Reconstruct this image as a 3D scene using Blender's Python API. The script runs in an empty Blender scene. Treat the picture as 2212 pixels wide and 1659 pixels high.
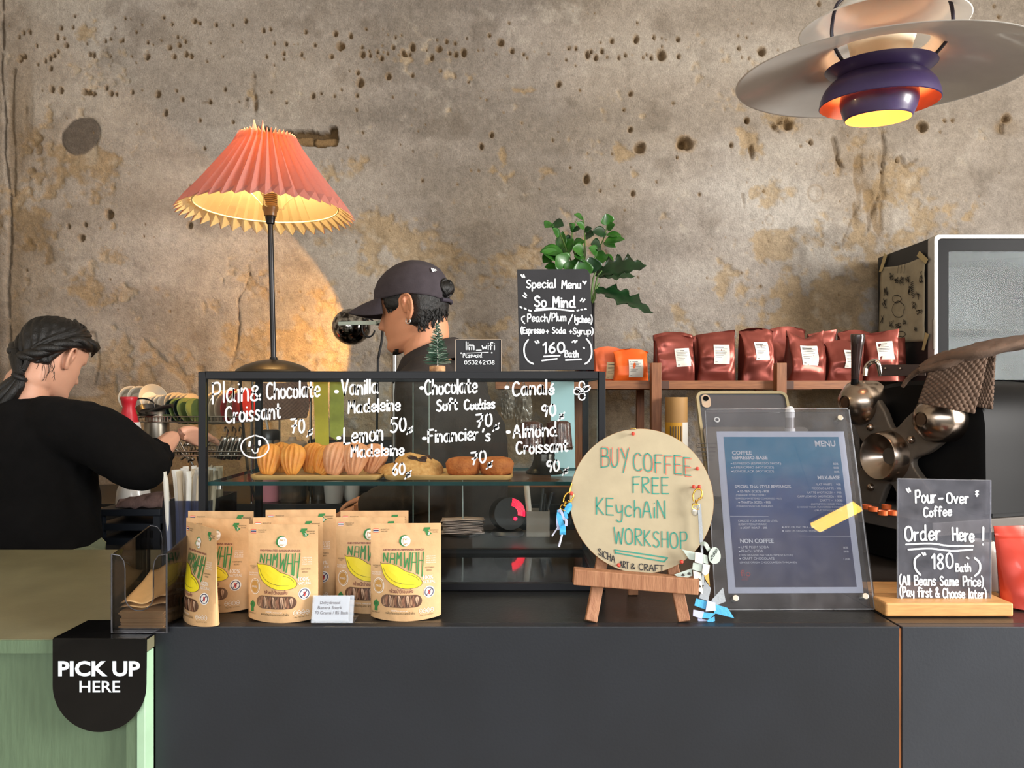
import bpy, bmesh, math, random
import numpy as np
from mathutils import Vector, Matrix, noise
R = math.radians
PI = math.pi
S = bpy.context.scene
COL = S.collection

# ------------------------------------------------------------------ camera
FPX, CX, HY, ZC = 1600.0, 1106.0, 855.0, 1.44      # focal length, principal column, horizon row (2212x1659 frame), eye height
cam_d = bpy.data.cameras.new('camera')
cam_d.sensor_width = 36.0
cam_d.lens = FPX / 2212.0 * 36.0
cam_d.shift_y = (HY - 829.5) / 2212.0
cam_d.clip_start = 0.02
cam = bpy.data.objects.new('camera', cam_d)
cam.location = (0, 0, ZC)
cam.rotation_euler = (R(90), 0, 0)
COL.objects.link(cam)
S.camera = cam

# ------------------------------------------------------------------ world, daylight and exposure
S.view_settings.view_transform = 'Standard'
S.view_settings.look = 'None'
S.view_settings.gamma = 1.0
S.view_settings.use_curve_mapping = False
S.view_settings.exposure = 0.13
S.cycles.max_bounces = 8
S.cycles.diffuse_bounces = 3
S.cycles.glossy_bounces = 4
S.cycles.transmission_bounces = 6
S.cycles.transparent_max_bounces = 24
S.cycles.sample_clamp_indirect = 6.0
S.cycles.caustics_reflective = False
S.cycles.caustics_refractive = False
S.cycles.use_denoising = True

W = bpy.data.worlds.new('daylight')
S.world = W
W.use_nodes = True
wn, wl = W.node_tree.nodes, W.node_tree.links
wn.clear()
w_out = wn.new('ShaderNodeOutputWorld')
w_bg = wn.new('ShaderNodeBackground')
w_tc = wn.new('ShaderNodeTexCoord')
w_sep = wn.new('ShaderNodeSeparateXYZ')
w_ramp = wn.new('ShaderNodeValToRGB')
w_map = wn.new('ShaderNodeMapRange')
w_map.inputs['From Min'].default_value = -0.5
w_map.inputs['From Max'].default_value = 0.6
wl.new(w_tc.outputs['Generated'], w_sep.inputs[0])
wl.new(w_sep.outputs['Z'], w_map.inputs['Value'])
wl.new(w_map.outputs[0], w_ramp.inputs[0])
cr = w_ramp.color_ramp
cr.elements[0].color = (0.25, 0.24, 0.22, 1)
cr.elements[1].color = (0.75, 0.87, 1.0, 1)
e = cr.elements.new(0.42); e.color = (0.30, 0.32, 0.28, 1)
e = cr.elements.new(0.55); e.color = (0.9, 0.95, 1.0, 1)
wl.new(w_ramp.outputs[0], w_bg.inputs['Color'])
w_bg.inputs['Strength'].default_value = 0.85
wl.new(w_bg.outputs[0], w_out.inputs[0])

def area(name, loc, aim, sx, sy, power, color):
    d = bpy.data.lights.new(name, 'AREA')
    d.shape = 'RECTANGLE'; d.size = sx; d.size_y = sy
    d.energy = power; d.color = color
    o = bpy.data.objects.new(name, d)
    o.location = loc
    o.rotation_euler = (Vector(aim) - Vector(loc)).to_track_quat('-Z', 'Y').to_euler()
    COL.objects.link(o)
    return o
# daylight from the big side window on the right and from the open shop front behind the camera
area('side_window_daylight', (3.75, 0.0, 2.0), (0.0, 2.9, 1.6), 1.5, 1.9, 335, (1.0, 0.965, 0.92))
area('shopfront_daylight', (-0.6, -2.9, 2.3), (-0.2, 2.9, 1.4), 5.0, 1.0, 105, (0.97, 0.98, 1.0))

# ------------------------------------------------------------------ helpers
def P(x, y, Z):
    """world point seen at pixel (x, y) at distance Z in front of the camera"""
    return Vector(((x - CX) / FPX * Z, Z, ZC - (y - HY) / FPX * Z))

def lin(h):
    h = h.lstrip('#')
    c = [int(h[i:i + 2], 16) / 255 for i in (0, 2, 4)]
    return tuple(v / 12.92 if v <= 0.04045 else ((v + 0.055) / 1.055) ** 2.4 for v in c) + (1.0,)

MATS = {}
def M(name, col='#808080', rough=0.5, metal=0.0, var=0.06, vs=30.0, bump=0.0, bs=60.0, coat=0.0, spec=0.5, emit=None, es=0.0,
      trans=0.0, sub=0.0, col2=None, stretch=None, alpha=1.0, sheen=0.0, attr=None):
    """procedural principled material: noise-varied colour, optional bump"""
    if name in MATS: return MATS[name]
    m = bpy.data.materials.new(name); MATS[name] = m
    m.use_nodes = True
    n, l = m.node_tree.nodes, m.node_tree.links
    b = n['Principled BSDF']
    tc = n.new('ShaderNodeTexCoord'); mp = n.new('ShaderNodeMapping')
    l.new(tc.outputs['Object'], mp.inputs[0])
    if stretch: mp.inputs['Scale'].default_value = stretch
    nz = n.new('ShaderNodeTexNoise'); nz.inputs['Scale'].default_value = vs; nz.inputs['Detail'].default_value = 5
    l.new(mp.outputs[0], nz.inputs['Vector'])
    rp = n.new('ShaderNodeValToRGB')
    c = lin(col)
    c2 = lin(col2) if col2 else None
    rp.color_ramp.elements[0].position = 0.3; rp.color_ramp.elements[1].position = 0.7
    if c2:
        rp.color_ramp.elements[0].color = c; rp.color_ramp.elements[1].color = c2
    else:
        rp.color_ramp.elements[0].color = tuple(max(0, v * (1 - var)) for v in c[:3]) + (1,)
        rp.color_ramp.elements[1].color = tuple(min(1, v * (1 + var)) for v in c[:3]) + (1,)
    l.new(nz.outputs['Fac'], rp.inputs[0])
    l.new(rp.outputs[0], b.inputs['Base Color'])
    b.inputs['Roughness'].default_value = rough
    b.inputs['Metallic'].default_value = metal
    b.inputs['Specular IOR Level'].default_value = spec
    b.inputs['Coat Weight'].default_value = coat
    b.inputs['Coat Roughness'].default_value = 0.08
    b.inputs['Transmission Weight'].default_value = trans
    b.inputs['Subsurface Weight'].default_value = sub
    if sub: b.inputs['Subsurface Radius'].default_value = (0.012, 0.005, 0.003)
    b.inputs['Sheen Weight'].default_value = sheen
    b.inputs['Alpha'].default_value = alpha
    if emit:
        b.inputs['Emission Color'].default_value = lin(emit); b.inputs['Emission Strength'].default_value = es
    if bump:
        nb = n.new('ShaderNodeTexNoise'); nb.inputs['Scale'].default_value = bs; nb.inputs['Detail'].default_value = 4
        l.new(mp.outputs[0], nb.inputs['Vector'])
        bp = n.new('ShaderNodeBump'); bp.inputs['Strength'].default_value = bump; bp.inputs['Distance'].default_value = 0.004
        l.new(nb.outputs['Fac'], bp.inputs['Height']); l.new(bp.outputs[0], b.inputs['Normal'])
    return m

def GLASS(name, tint='#ffffff', refl=0.6, rough=0.02, haze=0.0, hazecol='#ffffff'):
    """thin pane: straight-through tinted transmission, Fresnel reflection, a little surface haze (scratches, dust)"""
    if name in MATS: return MATS[name]
    m = bpy.data.materials.new(name); MATS[name] = m
    m.use_nodes = True
    n, l = m.node_tree.nodes, m.node_tree.links
    n.clear()
    out = n.new('ShaderNodeOutputMaterial')
    tr = n.new('ShaderNodeBsdfTransparent'); tr.inputs[0].default_value = lin(tint)
    gl = n.new('ShaderNodeBsdfGlossy'); gl.inputs['Roughness'].default_value = rough
    fr = n.new('ShaderNodeFresnel'); fr.inputs[0].default_value = 1.5
    mu = n.new('ShaderNodeMath'); mu.operation = 'MULTIPLY'; mu.inputs[1].default_value = refl
    l.new(fr.outputs[0], mu.inputs[0])
    mx = n.new('ShaderNodeMixShader')
    l.new(mu.outputs[0], mx.inputs[0])
    src = tr
    if haze:
        df = n.new('ShaderNodeBsdfDiffuse'); df.inputs[0].default_value = lin(hazecol)
        nz = n.new('ShaderNodeTexNoise'); nz.inputs['Scale'].default_value = 35; nz.inputs['Detail'].default_value = 6
        tc = n.new('ShaderNodeTexCoord'); l.new(tc.outputs['Object'], nz.inputs['Vector'])
        m2 = n.new('ShaderNodeMath'); m2.operation = 'MULTIPLY'; m2.inputs[1].default_value = haze * 2
        l.new(nz.outputs['Fac'], m2.inputs[0])
        mh = n.new('ShaderNodeMixShader'); l.new(m2.outputs[0], mh.inputs[0])
        l.new(tr.outputs[0], mh.inputs[1]); l.new(df.outputs[0], mh.inputs[2]); src = mh
    l.new(src.outputs[0], mx.inputs[1]); l.new(gl.outputs[0], mx.inputs[2])
    l.new(mx.outputs[0], out.inputs[0])
    return m

WM = {}                                   # world matrix of each root, so that parts can be modelled in world coordinates
def tag(o, label=None, cat=None, group=None, kind=None):
    if label: o['label'] = label
    if cat: o['category'] = cat
    if group: o['group'] = group
    if kind: o['kind'] = kind
    return o
def thing(name, label, cat, loc=(0, 0, 0), rz=0.0, group=None, rot=None):
    o = bpy.data.objects.new(name, None)
    o.empty_display_size = 0.05
    COL.objects.link(o)
    o.location = loc
    o.rotation_euler = rot if rot else (0, 0, rz)
    mw = Matrix.Translation(Vector(loc)) @ o.rotation_euler.to_matrix().to_4x4()
    WM[o] = mw
    return tag(o, label, cat, group)
def copy_tree(o, parent=None):
    c = o.copy(); COL.objects.link(c)
    if parent: c.parent = parent; c.matrix_parent_inverse = o.matrix_parent_inverse.copy()
    for ch in [x for x in o.children]: copy_tree(ch, c)
    return c
def put(o, loc, rz=0.0, rot=None, scale=None):
    o.location = loc; o.rotation_euler = rot if rot else (0, 0, rz)
    if scale: o.scale = scale if hasattr(scale, '__len__') else (scale,) * 3
    return o

def catmull(pts, n=6, closed=False):
    pts = [Vector(p) for p in pts]
    if len(pts) < 3: return pts
    out = []; m = len(pts)
    rng = range(m if closed else m - 1)
    for i in rng:
        p0 = pts[(i - 1) % m] if (closed or i > 0) else pts[0] * 2 - pts[1]
        p1 = pts[i]; p2 = pts[(i + 1) % m]
        p3 = pts[(i + 2) % m] if (closed or i + 2 < m) else pts[-1] * 2 - pts[-2]
        for k in range(n):
            t = k / n
            out.append(0.5 * ((2 * p1) + (p2 - p0) * t + (2 * p0 - 5 * p1 + 4 * p2 - p3) * t * t + (3 * p1 - p0 - 3 * p2 + p3) * t ** 3))
    if not closed: out.append(pts[-1])
    return out

class MB:
    """collects shapes, builds ONE mesh object"""
    def __init__(s): s.v = []; s.f = []; s.mi = []
    def add(s, vs, fs, mi=0):
        k = len(s.v); s.v += [tuple(v) for v in vs]; s.f += [tuple(i + k for i in f) for f in fs]; s.mi += [mi] * len(fs); return s
    def box(s, a, b, mi=0, rot=None, piv=None):
        (x0, y0, z0), (x1, y1, z1) = a, b
        vs = [Vector(p) for p in ((x0, y0, z0), (x1, y0, z0), (x1, y1, z0), (x0, y1, z0), (x0, y0, z1), (x1, y0, z1), (x1, y1, z1), (x0, y1, z1))]
        if rot is not None:
            c = Vector(piv) if piv is not None else (Vector(a) + Vector(b)) / 2
            vs = [c + rot @ (v - c) for v in vs]
        return s.add(vs, [(0, 3, 2, 1), (4, 5, 6, 7), (0, 1, 5, 4), (1, 2, 6, 5), (2, 3, 7, 6), (3, 0, 4, 7)], mi)
    def cbox(s, c, d, mi=0, rot=None):
        c = Vector(c); h = Vector(d) / 2
        return s.box(c - h, c + h, mi, rot)
    def bar(s, p, q, w, h, up=(0, 0, 1), mi=0):
        """rectangular bar from p to q, w across, h along up"""
        p, q = Vector(p), Vector(q); d = (q - p).normalized(); up = Vector(up)
        a = d.cross(up).normalized(); u = a.cross(d).normalized()
        vs = [o + a * w / 2 * i + u * h / 2 * j for o in (p, q) for (i, j) in ((-1, -1), (1, -1), (1, 1), (-1, 1))]
        return s.add(vs, [(0, 1, 2, 3), (7, 6, 5, 4), (0, 4, 5, 1), (1, 5, 6, 2), (2, 6, 7, 3), (3, 7, 4, 0)], mi)
    def tube(s, pts, r, n=8, mi=0, smooth=0, closed=False, caps=True):
        pts = catmull(pts, smooth, closed) if smooth else [Vector(p) for p in pts]
        m = len(pts)
        rr = r if hasattr(r, '__len__') else [r] * m
        if len(rr) != m: rr = [np.interp(i / (m - 1), np.linspace(0, 1, len(rr)), rr) for i in range(m)]
        vs = []; a = None
        for i, p in enumerate(pts):
            if closed: t = pts[(i + 1) % m] - pts[i - 1]
            else: t = pts[min(i + 1, m - 1)] - pts[max(i - 1, 0)]
            if t.length < 1e-9: t = Vector((0, 0, 1))
            t.normalize()
            if a is None: a = t.orthogonal().normalized()
            a = (a - t * a.dot(t))
            if a.length < 1e-6: a = t.orthogonal()
            a.normalize(); b = t.cross(a)
            vs += [p + (a * math.cos(2 * PI * k / n) + b * math.sin(2 * PI * k / n)) * rr[i] for k in range(n)]
        fs = []
        for i in range(m if closed else m - 1):
            j = (i + 1) % m
            fs += [(i * n + k, i * n + (k + 1) % n, j * n + (k + 1) % n, j * n + k) for k in range(n)]
        if caps and not closed: fs += [tuple(range(n))[::-1], tuple((m - 1) * n + k for k in range(n))]
        return s.add(vs, fs, mi)
    def cyl(s, p, q, r0, r1=None, n=24, mi=0): return s.tube([p, q], [r0, r0 if r1 is None else r1], n, mi)
    def lathe(s, prof, n=48, o=(0, 0, 0), mi=0, axis=None, closed=False, arc=None, fold=0.0):
        """prof: (r, z) from bottom to top, turned about the z axis through o (or about axis)"""
        o = Vector(o); q = Vector((0, 0, 1)).rotation_difference(Vector(axis)) if axis is not None else None
        vs = []; m = len(prof)
        for (r, z) in prof:
            for k in range(n):
                a = 2 * PI * k / n
                rk = r * (1 + fold * (1 if k % 2 else -1))
                p = Vector((rk * math.cos(a), rk * math.sin(a), z))
                vs.append(o + (q @ p if q else p))
        fs = [(i * n + k, i * n + (k + 1) % n, (i + 1) * n + (k + 1) % n, (i + 1) * n + k) for i in range(m - 1) for k in range(n)]
        if closed: fs += [((m - 1) * n + k, (m - 1) * n + (k + 1) % n, (k + 1) % n, k) for k in range(n)]
        return s.add(vs, fs, mi)
    def poly(s, pts, ext=None, mi=0):
        """flat polygon, extruded by vector ext when given"""
        pts = [Vector(p) for p in pts]; m = len(pts)
        if ext is None: return s.add(pts, [tuple(range(m))], mi)
        ext = Vector(ext)
        vs = pts + [p + ext for p in pts]
        return s.add(vs, [tuple(range(m))[::-1], tuple(range(m, 2 * m))] + [(i, (i + 1) % m, m + (i + 1) % m, m + i) for i in range(m)], mi)
    def loft(s, rings, mi=0, caps=True, close=True):
        m = len(rings[0]); vs = [p for r in rings for p in r]; fs = []
        for i in range(len(rings) - 1):
            for k in range(m if close else m - 1):
                fs.append((i * m + k, i * m + (k + 1) % m, (i + 1) * m + (k + 1) % m, (i + 1) * m + k))
        if caps and close: fs += [tuple(range(m))[::-1], tuple((len(rings) - 1) * m + k for k in range(m))]
        return s.add(vs, fs, mi)
    def ball(s, c, r, n=16, mi=0, sc=(1, 1, 1)):
        prof = [(math.sin(PI * i / (n // 2)) * 1.0, -math.cos(PI * i / (n // 2))) for i in range(n // 2 + 1)]
        k = len(s.v); s.lathe(prof, n, mi=mi)
        s.v[k:] = [(c[0] + x * r * sc[0], c[1] + y * r * sc[1], c[2] + z * r * sc[2]) for (x, y, z) in s.v[k:]]
        return s
    def grid(s, fn, nu, nv, mi=0):
        vs = [fn(i / nu, j / nv) for j in range(nv + 1) for i in range(nu + 1)]
        fs = [(j * (nu + 1) + i, j * (nu + 1) + i + 1, (j + 1) * (nu + 1) + i + 1, (j + 1) * (nu + 1) + i) for j in range(nv) for i in range(nu)]
        return s.add(vs, fs, mi)
    def join(s, o, mt=None, mi=None):
        k = len(s.v); s.v += [tuple(mt @ Vector(v)) if mt is not None else v for v in o.v]
        s.f += [tuple(i + k for i in f) for f in o.f]; s.mi += [mi] * len(o.f) if mi is not None else o.mi; return s
    def build(s, name, mats, parent=None, smooth=None, bevel=0.0, seg=2, solid=0.0, sub=0, offset=0.0):
        if not isinstance(mats, (list, tuple)): mats = [mats]
        me = bpy.data.meshes.new(name)
        if parent is not None:
            mw = WM[parent]
            inv = mw.inverted()
            vs = [inv @ Vector(v) for v in s.v]; loc = None
        else:
            a = np.array(s.v); lo, hi = a.min(0), a.max(0)
            loc = Vector(((lo[0] + hi[0]) / 2, (lo[1] + hi[1]) / 2, lo[2]))
            vs = [Vector(v) - loc for v in s.v]; mw = None
        me.from_pydata([tuple(v) for v in vs], [], s.f)
        for m in mats: me.materials.append(m)
        if any(s.mi): me.polygons.foreach_set('material_index', s.mi)
        bm = bmesh.new(); bm.from_mesh(me)
        bmesh.ops.remove_doubles(bm, verts=bm.verts, dist=1e-7)
        if not solid: bmesh.ops.recalc_face_normals(bm, faces=bm.faces)
        bm.to_mesh(me); bm.free()
        if smooth:
            me.polygons.foreach_set('use_smooth', [True] * len(me.polygons))
            if smooth < 180: me.set_sharp_from_angle(angle=R(smooth))
        o = bpy.data.objects.new(name, me); COL.objects.link(o)
        if parent is not None: o.parent = parent; WM[o] = mw
        else: o.location = loc; WM[o] = Matrix.Translation(loc)
        if solid:
            md = o.modifiers.new('thickness', 'SOLIDIFY'); md.thickness = solid; md.offset = offset
        if bevel:
            md = o.modifiers.new('edge', 'BEVEL'); md.width = bevel; md.segments = seg; md.limit_method = 'ANGLE'; md.angle_limit = R(40)
        if sub:
            md = o.modifiers.new('smooth', 'SUBSURF'); md.levels = sub; md.render_levels = sub
        return o

def bake(o, *mods):
    """apply modifiers (kept out of the file) so that later steps see the final mesh"""
    for kind, kw in mods:
        md = o.modifiers.new(kind, kind)
        for k, v in kw.items(): setattr(md, k, v)
    dg = bpy.context.evaluated_depsgraph_get()
    me = bpy.data.meshes.new_from_object(o.evaluated_get(dg))
    o.modifiers.clear(); o.data = me
    return o

# ---- writing: print letters from the built-in font, handwriting from pen strokes
_tc = {}
def font2d(s, bold=0.0, sp=1.0):
    key = (s, bold, sp)
    if key in _tc: return _tc[key]
    c = bpy.data.curves.new('t', 'FONT'); c.body = s; c.offset = bold; c.resolution_u = 3; c.space_character = sp
    o = bpy.data.objects.new('t', c); COL.objects.link(o)
    dg = bpy.context.evaluated_depsgraph_get()
    me = bpy.data.meshes.new_from_object(o.evaluated_get(dg))
    vs = [(v.co.x, v.co.y) for v in me.vertices]; fs = [tuple(p.vertices) for p in me.polygons]
    bpy.data.objects.remove(o); bpy.data.curves.remove(c); bpy.data.meshes.remove(me)
    _tc[key] = (vs, fs)
    return vs, fs

class Plane:
    """a flat face standing in the place: origin, right and up directions, normal towards the viewer"""
    def __init__(s, o, u, v):
        s.o = Vector(o); s.u = Vector(u).normalized(); v = Vector(v); s.v = (v - s.u * v.dot(s.u)).normalized(); s.n = s.u.cross(s.v)
    def at(s, a, b, off=0.0): return s.o + s.u * a + s.v * b + s.n * off
    def pix(s, x, y):
        d = P(x, y, 1.0) - Vector((0, 0, ZC)); c = Vector((0, 0, ZC))
        t = (s.o - c).dot(s.n) / d.dot(s.n); p = c + d * t - s.o
        return p.dot(s.u), p.dot(s.v)
    def px(s, x, y, off=0.0):
        a, b = s.pix(x, y); return s.at(a, b, off)
def text(mb, pl, s, x, y, w=None, h=None, align='l', bold=0.0, off=0.0006, slope=0.0, mi=0, sp=1.0):
    """print s on plane pl: lower-left at local (x, y), fitted to width w and/or cap height h"""
    vs, fs = font2d(s, bold, sp)
    if not vs: return
    x0 = min(v[0] for v in vs); x1 = max(v[0] for v in vs)
    ky = (h / 0.69) if h else None
    kx = (w / (x1 - x0)) if w else ky
    if ky is None: ky = kx
    ax = x - {'l': x0, 'r': x1, 'c': (x0 + x1) / 2}[align] * kx
    mb.add([pl.at(ax + a * kx, y + b * ky + slope * a * kx, off) for a, b in vs], fs, mi)
def ptext(mb, pl, s, x0, x1, y, h=None, y1=None, bold=0.0, off=0.0006, mi=0, sp=1.0):
    """print s with its baseline from pixel (x0, y) to (x1, y1) of the photograph, cap height h pixels"""
    a, b = pl.pix(x0, y); c, d = pl.pix(x1, y if y1 is None else y1)
    hh = None
    if h: hh = pl.pix(x0, y - h)[1] - b
    text(mb, pl, s, a, b, w=c - a, h=hh, bold=bold, off=off, slope=(d - b) / (c - a), mi=mi, sp=sp)

def stroke2d(mb, pl, pts, w, off=0.0006, mi=0, smooth=4):
    """round-ended pen stroke of width w through local points"""
    pts = [Vector((p[0], p[1], 0)) for p in pts]
    if len(pts) == 1: pts = [pts[0], pts[0] + Vector((w * 0.05, 0, 0))]
    q = catmull(pts, smooth) if len(pts) > 2 and smooth else pts
    q = [q[0]] + [b for a, b in zip(q, q[1:]) if (b - a).length > 1e-7]
    m = len(q)
    if m < 2: return
    L, Rr = [], []
    for i, p in enumerate(q):
        t = (q[min(i + 1, m - 1)] - q[max(i - 1, 0)]).normalized(); nn = Vector((-t.y, t.x, 0)) * w / 2
        L.append(p + nn); Rr.append(p - nn)
    vs = [pl.at(p.x, p.y, off) for p in L] + [pl.at(p.x, p.y, off) for p in Rr]
    fs = [(i, i + 1, m + i + 1, m + i) for i in range(m - 1)]
    mb.add(vs, [f[::-1] for f in fs], mi)
    for c, t in ((q[0], q[0] - q[1]), (q[-1], q[-1] - q[-2])):
        a0 = math.atan2(t.y, t.x)
        fan = [pl.at(c.x + math.cos(a0 + a) * w / 2, c.y + math.sin(a0 + a) * w / 2, off) for a in np.linspace(-PI / 2, PI / 2, 6)]
        mb.add(fan, [tuple(range(6))], mi)

# pen glyphs on a grid: x height 5, cap height 8, descender -3;  strokes split by |, points by space
GL = {
'A': '0,0 2.5,8 5,0|1,3 4,3', 'B': '.5,0 .5,8|.5,8 3.8,7.6 3.8,5 .5,4.4|.5,4.4 4.6,4 4.6,.6 .5,0', 'C': '4.6,7 3,8 1,6.8 .3,4 1,1 3,0 4.8,1',
'D': '.5,0 .5,8|.5,8 3.5,7.4 4.8,4 3.5,.8 .5,0', 'E': '4.2,8 .5,8|.5,8 .5,0|.5,0 4.4,0|.5,4.2 3.8,4.2', 'F': '4.4,8 .5,7.8|.5,7.8 .5,0|.5,4.2 3.6,4.3',
'G': '4.6,7 3,8 1,6.8 .3,4 1,1 3,0 4.6,1 4.6,3.6|4.6,3.6 2.8,3.6', 'H': '.5,8 .5,0|4.6,8 4.6,0|.5,4 4.6,4.2', 'I': '.5,8 .5,0', 'K': '.5,8 .5,0|4.4,8 .6,3.8|.6,3.8 4.6,0',
'L': '.5,8 .5,0|.5,0 4.2,.2', 'M': '.4,0 .8,8|.8,8 2.9,3|2.9,3 5,8|5,8 5.4,0', 'N': '.5,0 .5,8|.5,8 4.6,0|4.6,0 4.6,8', 'O': '2.6,8 .8,7 .2,4 .8,1 2.6,0 4.6,1 5.2,4 4.4,7 2.6,8',
'P': '.5,0 .5,8|.5,7.8 3.6,8 4.6,6 3.6,4 .5,3.6', 'R': '.5,0 .5,8|.5,8 3.8,7.8 4.2,5.4 .5,4|.8,4 4.6,0', 'S': '4.2,7 2.6,8 .8,6.8 1.4,4.8 3.6,3.6 4.4,1.6 2.6,0 .4,1',
'T': '0,8 5,8|2.5,8 2.5,0', 'U': '.5,8 .5,2 2.4,0 4.4,2 4.6,8', 'V': '.2,8 2.4,0|2.4,0 4.8,8', 'W': '.2,8 1.6,0|1.6,0 3.2,6|3.2,6 4.8,0|4.8,0 6.2,8', 'Y': '.3,8 2.5,4|4.8,8 1.6,-2',
'a': '4,4.4 2.2,5 .6,3.6 .5,1.4 1.8,0 3.4,1 4,4.4|4,4.8 4,1 4.8,0', 'b': '.5,8 .5,0|.5,3.6 2.4,5 4.2,3.4 4,1 2.2,0 .5,1', 'c': '4,4.2 2.4,5 .6,3.6 .6,1.2 2.2,0 4,.8', 'd': '4,4.2 2.2,5 .5,3.4 .7,.9 2.2,0 4,1.2|4.1,8.4 4,1 4.8,0',
'e': '.6,2.5 3.9,2.8 3.6,4.6 2,5 .6,3.4 .7,1 2.2,0 4,.9', 'f': '3.6,7.4 2.2,8 1.4,6.4 1.3,0|.2,4.4 3,4.6', 'g': '4,4.4 2.2,5 .6,3.6 .6,1.4 2,.2 4,2|4,4.8 4,-1.6 2.4,-3 .6,-2', 'h': '.5,8 .5,0|.5,3 2.2,4.8 3.8,3.8 4,0',
'i': '.6,4.8 .6,0|.6,6.9', 'k': '.5,8 .5,0|3.4,4.8 .6,2|1,2.4 3.6,0', 'l': '.6,8.2 .6,0', 'm': '.4,4.9 .4,0|.4,3 1.7,4.8 2.8,3.6 2.9,0|2.9,3.2 4.2,4.8 5.4,3.6 5.5,0', 'n': '.4,4.9 .4,0|.4,3 2,4.8 3.6,3.8 3.8,0',
'o': '2.2,5 .7,3.8 .6,1.2 2.2,0 3.9,1.2 3.9,3.6 2.2,5', 'p': '.5,4.9 .5,-3|.5,3.6 2.4,5 4.2,3.4 3.8,.8 2,0 .5,1', 'r': '.5,4.9 .5,0|.5,2.8 1.6,4.4 3,4.7', 's': '3.4,4.4 2,5 .7,4 1.6,2.8 3.2,1.8 3,.4 1.8,0 .4,.6',
't': '1.6,7.2 1.6,1.2 2.4,0 3.4,.4|.2,4.8 3.2,5', 'u': '.5,4.8 .6,1.2 1.8,0 3.4,1 3.8,2|3.8,4.8 3.9,0', 'v': '.3,4.9 2,0|2,0 3.8,4.9', 'w': '.2,4.9 1.4,0|1.4,0 2.8,4|2.8,4 4,0|4,0 5.2,4.9', 'x': '.3,4.8 3.6,0|3.6,4.8 .3,0', 'y': '.4,4.9 1,2 2.4,1.4 3.8,2.4|4,4.9 3.6,-2 2,-3 .6,-2.2',
'0': '2.2,8 .8,6.6 .4,4 .9,1.2 2.2,0 3.7,1.4 4.1,4 3.6,6.8 2.2,8', '1': '.4,6 2,8|2,8 1.8,0', '2': '.6,6.6 2.2,8 3.8,6.6 3.2,4 .4,0|.4,0 4.2,.2', '3': '.6,7.2 2.4,8 3.6,6.4 2,4.4|2,4.4 4,3.2 3.6,.8 2,0 .4,.8', '4': '3,8 .3,2.8|.3,2.8 4.4,2.8|3.2,5 3,0',
'5': '4,8 .9,8|.9,8 .7,4.4|.7,4.4 2.8,5 4,3.2 3.2,.6 1.6,0 .4,.8', '6': '3.2,8 1.2,5.4 .5,2.4 1.6,0 3.4,.8 3.6,3 2.2,4.4 .7,2.8', '7': '.3,8 4.2,8|4.2,8 1.8,0|1,3.8 4,4.2', '8': '2.2,4.4 .7,6 1.4,7.8 2.6,8 3.6,6.6 2.2,4.4 .5,2.4 1,.4 2.4,0 3.8,1.6 2.2,4.4', '9': '3.8,6.4 2.4,8 .8,6.8 .8,5 2.2,4 3.8,5.6|3.9,7 3.6,2.6 3,0',
'&': '4.6,.2 1.2,5.6 1.4,7.6 2.6,8 3.4,6.8 2.6,5.2 .6,3 .4,1 1.8,0 3.4,.8 4.6,3', '(': '2.2,9 .6,6.6 .3,3.6 .8,.8 2.2,-1.4', ')': '.4,9 1.9,6.6 2.2,3.6 1.7,.8 .3,-1.4', '/': '3.2,9 .2,-1.4', '-': '.2,2.6 2.8,2.8', '_': '.1,-.6 4.2,-.5', '+': '1.8,4.6 1.8,.6|0,2.6 3.6,2.6',
'!': '.9,8.4 .7,2.4|.6,.1', "'": '1,9 .4,7', '"': '.4,8.6 .9,7.2|1.6,8.9 2.1,7.5', '.': '.8,2.6', '\u00e9': '.6,2.5 3.9,2.8 3.6,4.6 2,5 .6,3.4 .7,1 2.2,0 4,.9|2,6.4 3.4,8.2', '\u0e3f': '.8,0 .8,5|.8,5 3,4.6 2.8,2.8 .8,2.6|.8,2.6 3.4,2 3,.2 .8,0|-.4,-1.6 4,6.6',
' ': '', ',': '.6,.4 .2,-1', '=': '0,3.6 3.4,3.6|0,1.6 3.4,1.6'}
def gl_width(ch):
    if ch == ' ': return 3.0
    return max(float(p.split(',')[0]) for st in GL[ch].split('|') for p in st.split())
def hand(mb, pl, s, x0, y0, x1, y1=None, h=30, pen=4.5, off=0.0008, gap=1.3, mi=0, wob=0.25, seed=1):
    """handwrite s with its baseline from pixel (x0, y0) to (x1, y1) on plane pl; h = cap height, pen = line width (pixels)"""
    rnd = random.Random(seed + len(s))
    y1 = y0 if y1 is None else y1
    a, b = pl.pix(x0, y0); c, d = pl.pix(x1, y1); up = pl.pix(x0, y0 - h); hh = up[1] - b; k = hh / 8.0
    pw = abs(pl.pix(x0 + pen, y0)[0] - a)
    tot = sum(gl_width(ch) + gap for ch in s) - gap
    kx = (c - a) / tot
    x = 0.0
    for ch in s:
        dy = rnd.uniform(-wob, wob); sc = 1 + rnd.uniform(-wob, wob) * 0.15
        for st in GL[ch].split('|'):
            if not st: continue
            pts = []
            for p in st.split():
                gx, gy = map(float, p.split(','))
                X = (x + gx * sc) * kx
                pts.append((a + X, b + (gy * sc + dy) * k + (d - b) * X / (c - a)))
            stroke2d(mb, pl, pts, pw, off, mi)
        x += gl_width(ch) + gap
def pen(mb, pl, pts, w, off=0.0008, smooth=4, mi=0):
    """free pen line through photograph pixels"""
    pw = abs(pl.pix(pts[0][0] + w, pts[0][1])[0] - pl.pix(*pts[0])[0])
    stroke2d(mb, pl, [pl.pix(*p) for p in pts], pw, off, mi, smooth)

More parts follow.
